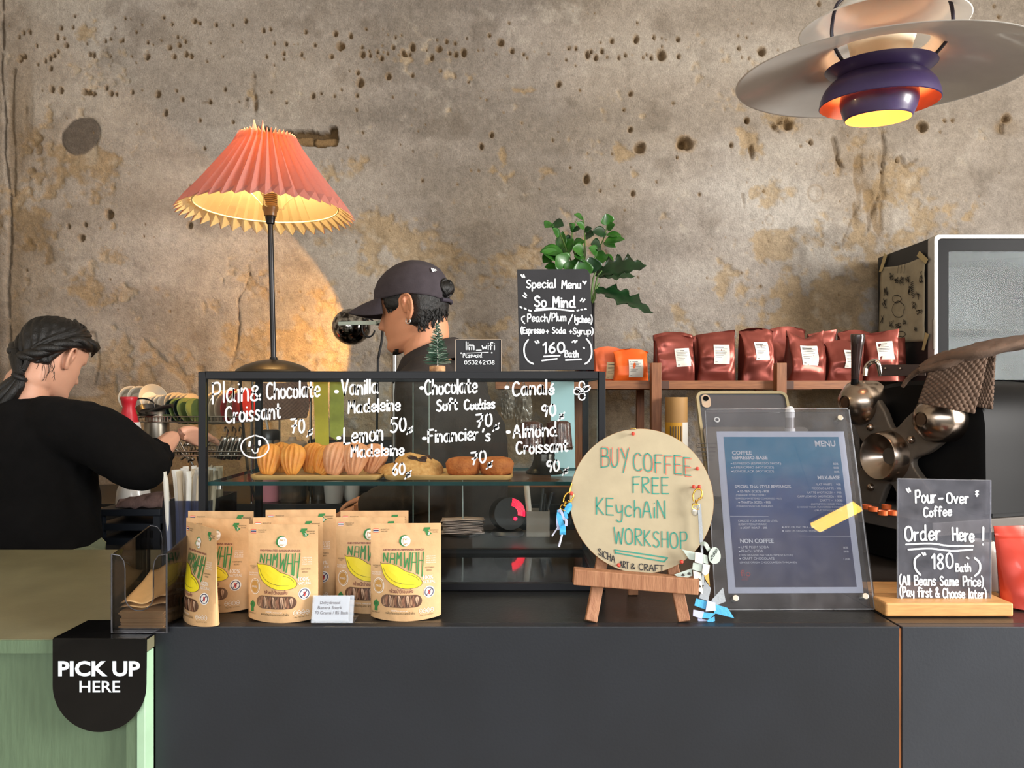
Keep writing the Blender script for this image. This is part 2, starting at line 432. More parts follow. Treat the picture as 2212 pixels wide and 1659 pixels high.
# ================================================================== the room
YW = 2.95
def fbm(nx, ny, cells, octv=5, seed=0, ax=1.0):
    rs = np.random.RandomState(seed); out = np.zeros((ny, nx)); amp = 1.0; tot = 0
    for o in range(octv):
        cx, cy = max(1, cells * 2 ** o), max(1, int(cells * 2 ** o * ny / nx * ax))
        g = rs.rand(cy + 2, cx + 2)
        u = np.linspace(0, cx, nx); v = np.linspace(0, cy, ny)
        iu = np.minimum(u.astype(int), cx); iv = np.minimum(v.astype(int), cy)
        fu = u - iu; fv = v - iv; fu = fu * fu * (3 - 2 * fu); fv = fv * fv * (3 - 2 * fv)
        a = g[np.ix_(iv, iu)]; b = g[np.ix_(iv, iu + 1)]; c = g[np.ix_(iv + 1, iu)]; d = g[np.ix_(iv + 1, iu + 1)]
        out += amp * ((a * (1 - fu) + b * fu) * (1 - fv)[:, None] + (c * (1 - fu) + d * fu) * fv[:, None])
        tot += amp; amp *= 0.55
    return out / tot
def sstep(a, b, x):
    t = np.clip((x - a) / (b - a), 0, 1); return t * t * (3 - 2 * t)

def wall_back():
    st = 2.7
    xs = np.arange(-150, 2420, st); ys = np.arange(-150, 1130, st)
    nx, ny = len(xs), len(ys); X, Y = np.meshgrid(xs, ys)
    n1 = fbm(nx, ny, 5, 6, 1); n2 = fbm(nx, ny, 14, 5, 2); n3 = fbm(nx, ny, 60, 3, 3); n4 = fbm(nx, ny, 3, 5, 4); n5 = fbm(nx, ny, 30, 4, 5)
    nh = fbm(nx, ny, 4, 5, 6, 5.0)                 # streaks along the trowel strokes
    fine = fbm(nx, ny, 240, 2, 7); nm = fbm(nx, ny, 110, 4, 8)
    gr = np.random.RandomState(11).rand(ny, nx); gr = (gr + np.roll(gr, 1, 0) + np.roll(gr, 1, 1) + np.roll(np.roll(gr, 1, 0), 1, 1)) / 4
    def C(h): return np.array(lin(h)[:3])
    g0, g1, g2 = C('#8e857c'), C('#b0a69c'), C('#c8c0b6')
    t = np.clip((n1 - 0.5) * 2.2 + (nh - 0.5) * 1.6 + 0.5, 0, 1)[..., None]
    col = np.where(t < 0.5, g0 + (g1 - g0) * t * 2, g1 + (g2 - g1) * (t * 2 - 1))
    warm = sstep(0.42, 0.62, n4)[..., None]
    col = col * (1 - 0.35 * warm) + C('#a5947c') * 0.35 * warm
    D = (n1 - 0.5) * 0.010 + (n2 - 0.5) * 0.006 + (n3 - 0.5) * 0.0040 + (nm - 0.5) * 0.0042 + (fine - 0.5) * 0.0022 + (gr - 0.5) * 0.0016
    # where the skim coat is gone and the sandy render shows
    tanw = np.zeros_like(X)
    def blob(cx, cy, rx, ry, w=1.0):
        nonlocal tanw
        d = ((X - cx) / rx) ** 2 + ((Y - cy) / ry) ** 2
        tanw = np.maximum(tanw, w * np.exp(-d * 0.9))
    for b in ((150, 360, 85, 70), (130, 420, 60, 60), (215, 350, 60, 40), (105, 255, 30, 30), (100, 490, 60, 60), (60, 300, 25, 90, .8), (190, 430, 60, 40, .8), (160, 640, 70, 50), (340, 610, 30, 40),
              (860, 500, 110, 45), (960, 545, 150, 55), (1080, 560, 90, 80), (760, 372, 50, 35), (980, 440, 30, 35), (1200, 520, 150, 40, .8), (1190, 455, 50, 25, .7), (1268, 385, 20, 22), (1085, 333, 22, 26),
              (1060, 369, 14, 12), (944, 331, 12, 16), (1180, 372, 22, 20, .8), (1370, 375, 16, 14), (1115, 382, 40, 12, .8), (1625, 310, 26, 45), (1690, 262, 40, 28), (1850, 320, 80, 70), (1890, 420, 75, 90),
              (1930, 380, 60, 50), (1880, 520, 90, 80, .9), (2060, 470, 90, 60, .8), (1650, 420, 60, 25, .7), (1580, 510, 28, 22), (1440, 470, 40, 30, .9), (1670, 530, 60, 50, .9), (1560, 590, 50, 60, .8), (1640, 640, 120, 50, 1),
              (1500, 620, 40, 25), (1480, 670, 25, 30), (1700, 690, 150, 60), (1860, 650, 90, 110), (1440, 610, 40, 25, .7), (540, 200, 12, 30), (530, 232, 14, 18), (177, 75, 15, 20), (400, 205, 60, 20, .8), (120, 120, 40, 30, .6),
              (300, 330, 30, 30, .7), (345, 280, 60, 30, .6), (490, 700, 60, 90, .7), (640, 740, 60, 60, .7), (700, 600, 40, 60, .6), (790, 560, 40, 50, .7), (560, 640, 40, 50, .6), (250, 520, 40, 50, .7), (1010, 640, 50, 50, .8),
              (1060, 720, 120, 60, .9), (1320, 690, 60, 60, .6), (1052, 60, 24, 14, .8), (1075, 92, 10, 16), (1340, 330, 26, 20), (740, 140, 90, 14, .6), (880, 130, 80, 10, .5), (1010, 165, 70, 10, .7), (1100, 195, 60, 8, .8), (420, 770, 70, 70, .9),
              (1960, 560, 60, 40, .8), (300, 780, 60, 60, .8), (560, 870, 300, 90, 1), (1000, 900, 500, 110, 1.1), (1700, 880, 400, 120, 1.1), (200, 900, 200, 120, 1)): blob(*b)
    low = sstep(380, 700, Y) * 0.14
    k = sstep(0.40, 0.66, tanw * 0.50 + 0.06 + low + (n2 - 0.5) * 1.0 + (n5 - 0.5) * 1.1 + (nm - 0.5) * 0.9 + (fine - .5) * .35)
    tan = C('#a58a63') * (0.75 + 0.5 * nm[..., None]) + (C('#c2ab86') - C('#a58a63')) * np.clip((n1[..., None] - 0.4) * 2, 0, 1)
    col = col * (1 - 0.72 * k[..., None]) + tan * 0.72 * k[..., None]
    pale = sstep(0.60, 0.72, n5 * .5 + nm * .5 + .05 * (n1 - .5))[..., None] * 0.34
    col = col * (1 - pale) + C('#c9c0b2') * pale
    dk = sstep(0.60, 0.74, fbm(nx, ny, 26, 5, 21))[..., None] * 0.35
    col = col * (1 - dk) + C('#6d6052') * dk
    D += k * (0.0028 + (n3 - 0.45) * 0.008 + (n5 - 0.5) * 0.006 + (nm - .5) * .008)
    # deeply scraped band under the hanging lamp and other hacked places
    def hack(cx, cy, rx, ry, dep, vert=True):
        nonlocal D, col
        m = np.exp(-((((X - cx) / rx) ** 2 + ((Y - cy) / ry) ** 2) ** 2))
        rr = fbm(nx, ny, 110, 3, int(cx), 0.35 if vert else 1.0)
        c = sstep(0.55, 0.68, rr) * m
        D += c * dep + m * 0.004
        kk = (0.55 * c + 0.25 * m)[..., None]
        col = col * (1 - kk) + C('#8d7350') * kk
    hack(547, 178, 6, 20, 0.012, False); hack(551, 224, 5, 24, 0.010, False); hack(531, 224, 6, 15, 0.014, False); hack(1855, 310, 75, 50, 0.016); hack(1625, 305, 16, 40, 0.02); hack(1690, 268, 28, 16, 0.024, False); hack(1830, 420, 60, 60, 0.008); hack(2180, 275, 30, 20, 0.02, False); hack(1900, 460, 26, 70, 0.008); hack(60, 250, 12, 130, 0.008)
    hack(100, 330, 60, 60, 0.006, False); hack(75, 560, 50, 90, 0.005, False); hack(1860, 345, 70, 30, 0.010)
    # grey cement patch
    d = np.sqrt(((X - 174) / 44) ** 2 + ((Y - 294) / 40) ** 2) + (n2 - 0.5) * 0.6 + (nm - .5) * .12 + .10 * np.sin(2 * np.arctan2(Y - 294, X - 174) + .6)
    m = 1 - sstep(0.97, 1.03, d); edge = np.exp(-((d - 1.0) / 0.06) ** 2)
    col = col * (1 - m[..., None]) + C('#6f655b') * (0.92 + 0.16 * n3[..., None]) * m[..., None]
    D = D * (1 - m) + 0.004 * m + edge * 0.004
    # broken-out slot with bricks showing
    slot = np.zeros_like(X)
    for (cx, cy, rx, ry) in ((560, 286, 22, 14), (525, 288, 8, 9), (620, 297, 60, 16), (690, 300, 40, 17), (720, 296, 10, 22)):
        q = (np.abs((X - cx) / rx)) ** 4 + (np.abs((Y - cy) / ry)) ** 4
        slot = np.maximum(slot, 1 - sstep(0.75, 1.1, q + (n5 - 0.5) * 1.6 + (nm - .5) * 2.0))
    br = np.zeros_like(X)
    for (cx, cy, rx, ry) in ((648, 303, 26, 9), (703, 305, 26, 9), (565, 292, 16, 8)):
        q = np.maximum(np.abs((X - cx) / rx), np.abs((Y - cy) / ry)); br = np.maximum(br, 1 - sstep(0.8, 1.05, q + (nm - .5) * .6))
    D = D * (1 - slot) + slot * (0.032 - 0.020 * br + (n3 - .5) * 0.008)
    sc = C('#6a553b') * (1 - br[..., None]) + C('#8f7350') * br[..., None]
    col = col * (1 - slot[..., None]) + sc * (0.8 + 0.4 * n3[..., None]) * slot[..., None]
    # pits left by nails and anchors
    pits = []
    a = '800,117,7 835,122,5 1047,112,14 1100,153,10 1245,135,13 1278,150,9 1383,160,12 1490,160,8 1570,135,14 1685,195,12 1730,185,11 1955,205,12 2145,215,14 475,100,10 465,173,9 390,178,10 365,240,14 410,245,8 555,278,8 670,260,10 705,248,8 770,262,9 785,255,11 945,270,12 978,285,6 1030,258,7 1085,305,12 1137,236,9 1147,290,10 1187,265,10 1345,275,9 1545,268,9 1755,278,8 1830,280,14 1880,283,7 1905,280,10 2015,288,11 2175,298,16 1815,340,12 1930,348,13 2120,362,11 1705,360,9 1425,360,8 1325,395,7 1225,360,10 1190,348,12 940,358,20 840,360,7 705,355,6 600,355,14 575,350,10 870,400,7 1115,365,12 1600,310,5 1815,378,8 1945,375,6 425,290,12 370,330,12 345,355,12 320,375,14 290,390,12 240,412,8 325,435,12 130,370,18 155,360,14 120,235,10 150,210,10 190,208,10 235,290,9 870,205,8 735,180,7 910,160,6 270,578,8 330,570,16 390,578,14 540,588,16 570,590,14 600,600,12 680,560,16 710,595,12 745,600,10 845,590,14 910,578,6 1010,605,16 1130,580,8 1168,638,14 1345,655,12 1440,570,14 1735,587,10 1830,655,12 2000,612,20 2055,598,8 2140,615,10 2185,575,8 1530,650,7 1060,720,18 1280,770,8 1490,780,8 1310,950,9 440,1450,12 545,1440,16 525,1520,18 700,1370,22 1215,1190,7 1215,1440,16 640,1460,5'
    pits += [(x * .3376, y * .3376, r * .3376) for x, y, r in (map(float, p.split(',')) for p in a.split())]
    a = '52,228,14 152,188,9 5,298,10 125,302,11 128,350,16 172,328,7 178,355,12 225,335,13 222,360,9 255,295,6 262,335,7 288,345,9 248,372,14 340,242,12 377,228,9 325,302,12 445,305,20 390,340,20 430,350,10 405,352,12 360,355,6 540,322,6 570,370,14 616,315,14 665,268,11 720,280,8 685,342,12 725,352,13 775,342,18 603,258,9 795,245,9 938,228,11 1010,275,16 1083,328,13 868,325,6 898,320,7 982,348,6 1158,348,9 1180,372,9 1225,330,6 1318,345,8 1065,150,8 1272,280,5 1448,312,12 1492,312,11 1430,382,9 1490,420,6 1565,350,18 1590,330,12 1620,370,14 1660,330,12 1692,365,8 1723,262,11 1650,272,6 1768,370,14 1808,355,12 1880,250,20 1993,240,14 2043,243,8 2068,253,7 2145,250,14 2043,297,9 2040,355,28 1945,350,9 1975,368,16 1923,370,10 2150,360,13 1885,145,9 1476,73,5 45,453,8 97,465,14 115,530,22 293,492,16 448,482,12 627,455,8 805,523,12 1055,488,6 1383,540,16 1840,600,14 2115,660,10 1800,700,9 1518,578,6 920,640,7 92,612,10 322,622,6 90,705,10 440,802,6 482,840,5 450,968,6 32,942,6 370,925,6 130,848,8 1147,787,8 952,870,16 888,935,20 1345,897,10 1568,980,10 1725,985,7 1840,830,14 1900,945,28 2175,920,28 2140,1008,8 822,1093,7 870,1093,6 252,1178,6 510,1155,14 1260,1210,5 1455,1072,8 1845,1068,5 1560,1150,20 1648,1220,10 1857,1240,16 1805,1345,5 735,1180,8'
    pits += [(740 + x * .3376, y * .3376, r * .3376) for x, y, r in (map(float, p.split(',')) for p in a.split())]
    a = '300,260,50 770,75,14 650,265,18 225,365,10 1190,270,8 1270,240,18 905,620,12 1350,930,6 1565,990,7 730,1260,8 460,1300,8 875,1365,10 2130,120,34 1940,380,16 1100,110,36 400,650,10 65,550,8 1450,480,5 1500,700,6 1820,470,12 2110,740,6'
    pits += [(1400 + x * .2773, 240 + y * .2773, r * .2773) for x, y, r in (map(float, p.split(',')) for p in a.split())]
    a = '195,400,26 230,530,24 100,450,14 450,385,12 635,30,15 320,388,6 1980,50,14 2015,130,12 20,370,18 45,440,10 80,930,16 2080,905,26 1600,925,12 1660,925,12 15,275,8 80,290,8 120,180,6 1900,670,10'
    pits += [(1590 + x * .2812, y * .2812, r * .2812) for x, y, r in (map(float, p.split(',')) for p in a.split())]
    rs = random.Random(5)
    for i in range(130): pits.append((rs.uniform(0, 2212), rs.uniform(20, 800), rs.uniform(0.9, 2.0)))
    for (cx, cy, r) in pits:
        r = max(r, 1.2) * 1.05; w = int(r * 3 / st) + 2
        i = int((cx - xs[0]) / st); j = int((cy - ys[0]) / st)
        if not (w < i < nx - w and w < j < ny - w): continue
        sl = np.s_[j - w:j + w + 1, i - w:i + w + 1]
        a = rs.uniform(0.7, 1.05)
        dd = np.sqrt(((X[sl] - cx) / (r * a)) ** 2 + ((Y[sl] - cy) / (r * 1.15)) ** 2) + (nm[sl] - 0.5) * 1.5 + (n3[sl] - .5) * .5
        p = 1 - sstep(0.55, 1.15, dd)
        D[sl] += p * min(0.0034 * r, 0.030) - np.exp(-((dd - 1.2) / 0.25) ** 2) * 0.0008
        h = (1 - sstep(1.0, 1.7, dd))[..., None] * 0.45
        col[sl] = col[sl] * (1 - h) + C('#a98a60') * h
        p = (p * 0.75)[..., None]
        col[sl] = col[sl] * (1 - p) + C('#7d6341') * p
    # traces: rings left by suction pads, cracks, long strokes
    for (cx, cy, rx, ry) in ((1762, 417, 16, 18), (1662, 475, 8, 11), (1043, 610, 18, 14), (1078, 610, 13, 13), (1012, 706, 12, 9), (1765, 285, 5, 5), (1770, 360, 6, 9)):
        d = np.sqrt(((X - cx) / rx) ** 2 + ((Y - cy) / ry) ** 2); m = np.exp(-((d - 1) / 0.16) ** 2)
        D += m * 0.003; col = col * (1 - 0.35 * m[..., None]) + C('#9a7d55') * 0.35 * m[..., None]
    def crack(pts, w, dep):
        nonlocal D, col
        m = np.zeros_like(X)
        for (x0, y0), (x1, y1) in zip(pts, pts[1:]):
            L2 = (x1 - x0) ** 2 + (y1 - y0) ** 2
            tt = np.clip(((X - x0) * (x1 - x0) + (Y - y0) * (y1 - y0)) / L2, 0, 1)
            d = np.hypot(X - x0 - tt * (x1 - x0), Y - y0 - tt * (y1 - y0)) + (n3 - 0.5) * 4 + (nm - .5) * 9
            m = np.maximum(m, 1 - sstep(w * 0.3, w * 1.0, d))
        D += m * dep; col = col * (1 - 0.45 * m[..., None]) + C('#6b5436') * 0.45 * m[..., None]
    crack([(540, 590), (528, 625), (515, 645), (516, 700), (512, 740), (500, 790), (498, 830)], 3.2, 0.008)
    crack([(4, -60), (6, 100), (3, 160), (12, 260), (10, 330), (20, 420), (22, 520), (16, 620), (22, 760)], 3.5, 0.014)
    crack([(30, 150), (24, 250), (30, 330), (28, 420)], 5, 0.008)
    crack([(1855, 445), (1838, 480), (1822, 520), (1818, 560)], 3, 0.005); crack([(1905, 270), (1912, 330), (1902, 420), (1880, 470), (1875, 500)], 4, 0.010)
    crack([(1800, 300), (1812, 345), (1822, 360)], 4, 0.009); crack([(1655, 505), (1662, 522)], 3, 0.007); crack([(1945, 340), (1955, 360), (1980, 345)], 3, 0.007)
    crack([(160, 700), (172, 715), (205, 720), (215, 780), (205, 830)], 3, 0.004); crack([(1605, 420), (1608, 448)], 2, 0.004); crack([(380, 222), (470, 222)], 1.6, 0.002)
    # left-hand strip along the corner: a shadow band painted into the plaster colour
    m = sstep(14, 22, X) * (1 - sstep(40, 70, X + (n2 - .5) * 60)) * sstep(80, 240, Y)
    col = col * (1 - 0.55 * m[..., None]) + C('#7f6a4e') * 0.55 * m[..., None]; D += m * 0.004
    col *= 0.84 * (0.74 + 0.28 * fine[..., None] + .24 * gr[..., None]); col = np.clip(col, 0.01, 0.9)
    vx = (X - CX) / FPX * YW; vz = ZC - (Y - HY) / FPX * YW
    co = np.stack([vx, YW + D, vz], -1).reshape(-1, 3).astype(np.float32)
    idx = np.arange(nx * ny).reshape(ny, nx)
    q = np.stack([idx[:-1, :-1], idx[1:, :-1], idx[1:, 1:], idx[:-1, 1:]], -1).reshape(-1, 4)
    # the unseen rest of the wall: four plain strips joined to the grid
    x0, x1, z0, z1 = -2.6, 3.5, 0.0, 3.3
    gx0, gx1, gz0, gz1 = vx.min(), vx.max(), vz.min(), vz.max()
    ex = np.array([(x0, YW, z0), (x1, YW, z0), (x1, YW, z1), (x0, YW, z1), (gx0, YW, gz0), (gx1, YW, gz0), (gx1, YW, gz1), (gx0, YW, gz1)], np.float32)
    b = nx * ny
    q2 = np.array([(b, b + 1, b + 5, b + 4), (b + 1, b + 2, b + 6, b + 5), (b + 2, b + 3, b + 7, b + 6), (b + 3, b, b + 4, b + 7)])
    co = np.vstack([co, ex]); q = np.vstack([q, q2])
    me = bpy.data.meshes.new('wall_back')
    me.vertices.add(len(co)); me.vertices.foreach_set('co', co.ravel())
    me.loops.add(q.size); me.loops.foreach_set('vertex_index', q.ravel().astype(np.int32))
    me.polygons.add(len(q)); me.polygons.foreach_set('loop_start', np.arange(0, q.size, 4, dtype=np.int32)); me.polygons.foreach_set('loop_total', np.full(len(q), 4, np.int32))
    me.polygons.foreach_set('use_smooth', np.ones(len(q), bool))
    me.update(); me.validate()
    at = me.color_attributes.new('plaster', 'FLOAT_COLOR', 'POINT')
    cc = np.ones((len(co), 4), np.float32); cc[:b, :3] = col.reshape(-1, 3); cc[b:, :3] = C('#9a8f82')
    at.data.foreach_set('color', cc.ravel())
    m = bpy.data.materials.new('aged_plaster'); m.use_nodes = True
    n, l = m.node_tree.nodes, m.node_tree.links; bs = n['Principled BSDF']
    a = n.new('ShaderNodeVertexColor'); a.layer_name = 'plaster'
    nz = n.new('ShaderNodeTexNoise'); nz.inputs['Scale'].default_value = 160; nz.inputs['Detail'].default_value = 6; nz.inputs['Roughness'].default_value = 0.7
    tc = n.new('ShaderNodeTexCoord'); l.new(tc.outputs['Object'], nz.inputs['Vector'])
    mr = n.new('ShaderNodeMapRange'); mr.inputs['From Min'].default_value = 0.3; mr.inputs['From Max'].default_value = 0.7; mr.inputs['To Min'].default_value = 0.76; mr.inputs['To Max'].default_value = 1.18
    l.new(nz.outputs['Fac'], mr.inputs[0])
    mx = n.new('ShaderNodeMixRGB'); mx.blend_type = 'MULTIPLY'; mx.inputs[0].default_value = 1; l.new(a.outputs[0], mx.inputs[1]); l.new(mr.outputs[0], mx.inputs[2])
    l.new(mx.outputs[0], bs.inputs['Base Color']); bs.inputs['Roughness'].default_value = 0.93; bs.inputs['Specular IOR Level'].default_value = 0.2
    bp = n.new('ShaderNodeBump'); bp.inputs['Strength'].default_value = 0.9; bp.inputs['Distance'].default_value = 0.007
    l.new(nz.outputs['Fac'], bp.inputs['Height']); l.new(bp.outputs[0], bs.inputs['Normal'])
    me.materials.append(m)
    o = bpy.data.objects.new('wall_back', me); COL.objects.link(o); o['kind'] = 'structure'
wall_back()

plain = M('plain_plaster', '#b9b0a2', 0.9, bump=0.3, bs=120)
def struct(name, mb, mat, **k):
    o = mb.build(name, mat, **k); o['kind'] = 'structure'; return o
struct('floor', MB().box((-2.6, -3.2, -0.1), (3.6, 3.0, 0.0)), M('polished_concrete', '#b0a89c', 0.35, bump=0.05, var=0.15, vs=6))
struct('ceiling', MB().box((-2.6, -3.2, 3.3), (3.6, 3.0, 3.4)), M('ceiling_paint', '#bdb6aa', 0.9))
struct('wall_left', MB().box((-2.7, -3.2, 0), (-2.6, 3.0, 3.3)), plain)
struct('wall_right', MB().box((3.5, -3.2, 0), (3.6, -1.9, 3.3)).box((3.5, 0.7, 0), (3.6, 3.0, 3.3)).box((3.5, -1.9, 0), (3.6, 0.7, 0.9)).box((3.5, -1.9, 3.0), (3.6, 0.7, 3.3)), plain)
frame_paint = M('black_frame_paint', '#202225', 0.5)
struct('window_1', MB().box((3.52, -1.9, 0.9), (3.58, -1.84, 3.0)).box((3.52, 0.64, 0.9), (3.58, 0.7, 3.0)).box((3.52, -1.9, 0.9), (3.58, 0.7, 0.96)).box((3.52, -1.9, 2.94), (3.58, 0.7, 3.0)), frame_paint)
wf = MB()
for x in (-2.6, -0.9, 0.9, 3.44): wf.box((x, -3.2, 0), (x + 0.06, -3.12, 3.3))
wf.box((-2.6, -3.2, 0), (3.5, -3.12, 0.12)).box((-2.6, -3.2, 2.7), (3.5, -3.12, 2.78)).box((-2.6, -3.2, 3.2), (3.5, -3.12, 3.3))
struct('window_2', wf, frame_paint)
# plastered pier standing forward at the left end of the back wall
x0 = P(9, 0, YW).x
pm = MB()
def pier(u, v):
    z = v * 3.3; w = noise.noise(Vector((z * 3, 1, 4))) * 0.012
    return (-2.6 + u * (x0 - 0.006 + w + 2.6), YW - 0.05 - (0.02 if u < 0.97 else 0), z)
struct('trim_1', pm.grid(pier, 12, 60), M('pale_plaster', '#b5aa98', 0.92, bump=0.5, bs=70, var=0.15, vs=8), smooth=60, solid=-0.06, offset=1)

# ================================================================== counters
HC = 1.097
black_lam = M('black_laminate', '#191d24', 0.42, var=0.12, vs=9, bump=0.06, bs=240)
black_top = M('black_worktop', '#1b1b1b', 0.30, var=0.2, vs=14, bump=0.08, bs=200)
ply = M('plywood_edge', '#a9683a', 0.7, var=0.3, vs=40, stretch=(6, 6, 0.3))
xl, xr = P(335, 0, 1.10).x, P(1943, 0, 1.10).x
t = thing('service_counter', 'long black counter under the pastry case and the banana snack pouches', 'counter', ((xl + xr) / 2, 1.5, 0))
MB().poly([(xl, 1.1188, HC - 0.018), (xr, 1.1188, HC - 0.018), (xr, 1.895, HC - 0.018), (xl, 1.895, HC - 0.018)], (0, 0, 0.018)).build('worktop', black_top, t, bevel=0.0012)
MB().box((xl, 1.10, 0.0), (xr, 1.1186, HC)).build('front_panel', black_lam, t, bevel=0.0009)
MB().box((xl, 1.12, 0.0), (xl + 0.018, 1.88, HC - 0.0185)).build('side_panel', black_lam, t)
MB().box((xl + 0.02, 1.86, 0.0), (xr - 0.01, 1.88, HC - 0.0185)).build('back_panel', black_lam, t)
t = thing('order_counter', 'black counter section at the right, under the pour-over sign', 'counter', (1.2, 1.5, 0))
xs_ = xr + 0.0045
sk = 0.012
MB().poly([(xs_, 1.1192, HC - 0.02), (1.95, 1.1192, HC - 0.02), (1.95, 1.97, HC - 0.02), (xs_, 1.97, HC - 0.02)], (0, 0, 0.0192)).build('worktop', M('brown_reflection_worktop', '#2a2522', 0.32, var=0.2, vs=14, bump=0.08, bs=200), t, bevel=0.0012)  # brown tone paints a reflection into the black worktop
MB().box((xs_ + 0.0005, 1.1015, 0.0), (1.95, 1.119, HC - 0.0008)).build('front_panel', M('sheen_black_laminate', '#2b2f36', 0.40, var=0.12, vs=7, bump=0.06, bs=240), t, bevel=0.001)  # lighter than the long counter: the side window's sheen is in the colour
MB().box((xr + 0.0006, 1.1035, 0.0), (xs_, 1.125, HC - 0.004)).build('plywood_edge', ply, t)

green = M('sage_green_wood', '#5c7157', 0.6, var=0.10, vs=50, bump=0.15, bs=90, stretch=(3, 3, 0.4))
t = thing('pickup_counter', 'sage green wooden counter at the left, with the pick up sign on it', 'counter', (-1.2, 1.4, 0))
HG = 1.087
MB().box((-1.95, 1.074, HG - 0.02), (xl - 0.0015, 1.70, HG)).build('worktop', M('olive_worktop', '#75725a', 0.38, var=0.12, vs=10, bump=0.05, bs=120), t, bevel=0.001)
MB().box((-1.95, 1.071, HG - 0.0195), (xl - 0.017, 1.0735, HG - 0.0005)).build('edge_strip', green, t)
MB().box((-1.95, 1.088, 0), (xl - 0.03, 1.10, HG - 0.021)).build('front_panel', green, t)
MB().box((xl - 0.03, 1.074, 0), (xl - 0.014, 1.10, HG - 0.021)).build('corner_post', green, t, bevel=0.001)
MB().box((xl - 0.0135, 1.0725, 0), (xl - 0.0015, 1.0995, HG - 0.021)).build('end_board', M('lit_sage_edge', '#a5c8a8', 0.5, var=0.06), t, bevel=0.001)  # sage green lightened to paint in the daylight from the right

# ================================================================== pastry case
Z0, Z1 = 1.30, 1.60
cxl, cxr = P(428, 0, Z0).x, P(1308, 0, Z0).x
ct = P(0, 803, Z0).z
B = 0.0125
alu = M('black_case_metal', '#0f1014', 0.45, spec=0.3, var=0.1)
clear = GLASS('case_glass', '#fbfdfc', 0.28)
glass_edge = M('green_glass_edge', '#0e3a3c', 0.15, var=0.2, spec=0.8)
case = thing('pastry_case', 'black framed glass pastry case with white handwriting on its front', 'display case', ((cxl + cxr) / 2, (Z0 + Z1) / 2, HC))
f = MB()
zb = HC + 0.001
for x in (cxl, cxr - B):
    for y in (Z0, Z1 - B): f.box((x, y, zb), (x + B, y + B, ct))
for z in (zb, ct - B):
    for y in (Z0, Z1 - B): f.box((cxl + B, y, z), (cxr - B, y + B, z + B))
    for x in (cxl, cxr - B): f.box((x, Z0 + B, z), (x + B, Z1 - B, z + B))
f.build('frame', alu, case, bevel=0.0008)
MB().box((cxl + B, Z0 + B, zb), (cxr - B, Z1 - B, zb + 0.004)).build('floor_panel', M('gloss_black_acrylic', '#070708', 0.06, var=0.1, spec=0.35), case)
MB().box((cxl + B, Z0 + 0.002, zb + B), (cxr - B, Z0 + 0.006, ct - B)).build('front_pane', clear, case); pane = [c for c in case.children if c.name.startswith('front_pane')][0]
MB().box((cxl + 0.002, Z0 + B, zb + B), (cxl + 0.006, Z1 - B, ct - B)).build('side_pane', clear, case)
MB().box((cxr - 0.006, Z0 + B, zb + B), (cxr - 0.002, Z1 - B, ct - B)).build('side_pane', clear, case)
MB().box((cxl + B, Z0 + B, ct - 0.007), (cxr - B, Z1 - B, ct - 0.001)).build('top_pane', clear, case)
xa, xb = P(893, 0, Z1).x, P(928, 0, Z1).x
for nm, (a, b, y) in (('sliding_door', (cxl + B, xb, Z1 - 0.010)), ('sliding_door', (xa, cxr - B, Z1 - 0.005))):
    MB().box((a, y, zb + B), (b, y + 0.004, ct - B)).build(nm, clear, case)
    door_ = case.children[-1] if False else [c for c in case.children if c.name.startswith('sliding_door')][-1]
    e = b if a < xa - 0.01 else a
    MB().box((e - 0.0009, y - 0.0004, zb + B), (e + 0.0009, y + 0.0044, ct - B)).build('door_edge', M('pale_glass_edge', '#8c9a94', 0.2), door_)
zs = P(0, 1041, Z0 + B).z
sh = MB().box((cxl + B, Z0 + B, zs - 0.006), (cxr - B, Z1 - 0.03, zs)).build('shelf', clear, case)
e = MB().box((cxl + B, Z0 + B - 0.001, zs - 0.0065), (cxr - B, Z0 + B + 0.0006, zs + 0.0003)).box((cxl + B, Z1 - 0.0306, zs - 0.006), (cxr - B, Z1 - 0.0295, zs)).box((cxl + B, Z0 + B, zs - 0.006), (cxl + B + 0.001, Z1 - 0.03, zs))
e.build('shelf_edge', glass_edge, sh)
for x in (cxl + B + 0.008, cxr - B - 0.008):                 # four little clamps carrying the shelf
    for y in (Z0 + 0.04, Z1 - 0.06): MB().cyl((x, y, zs - 0.016), (x, y, zs - 0.0065), 0.006).build('shelf_clamp', M('steel', '#b9b6b0', 0.25, 1.0), sh, smooth=40)
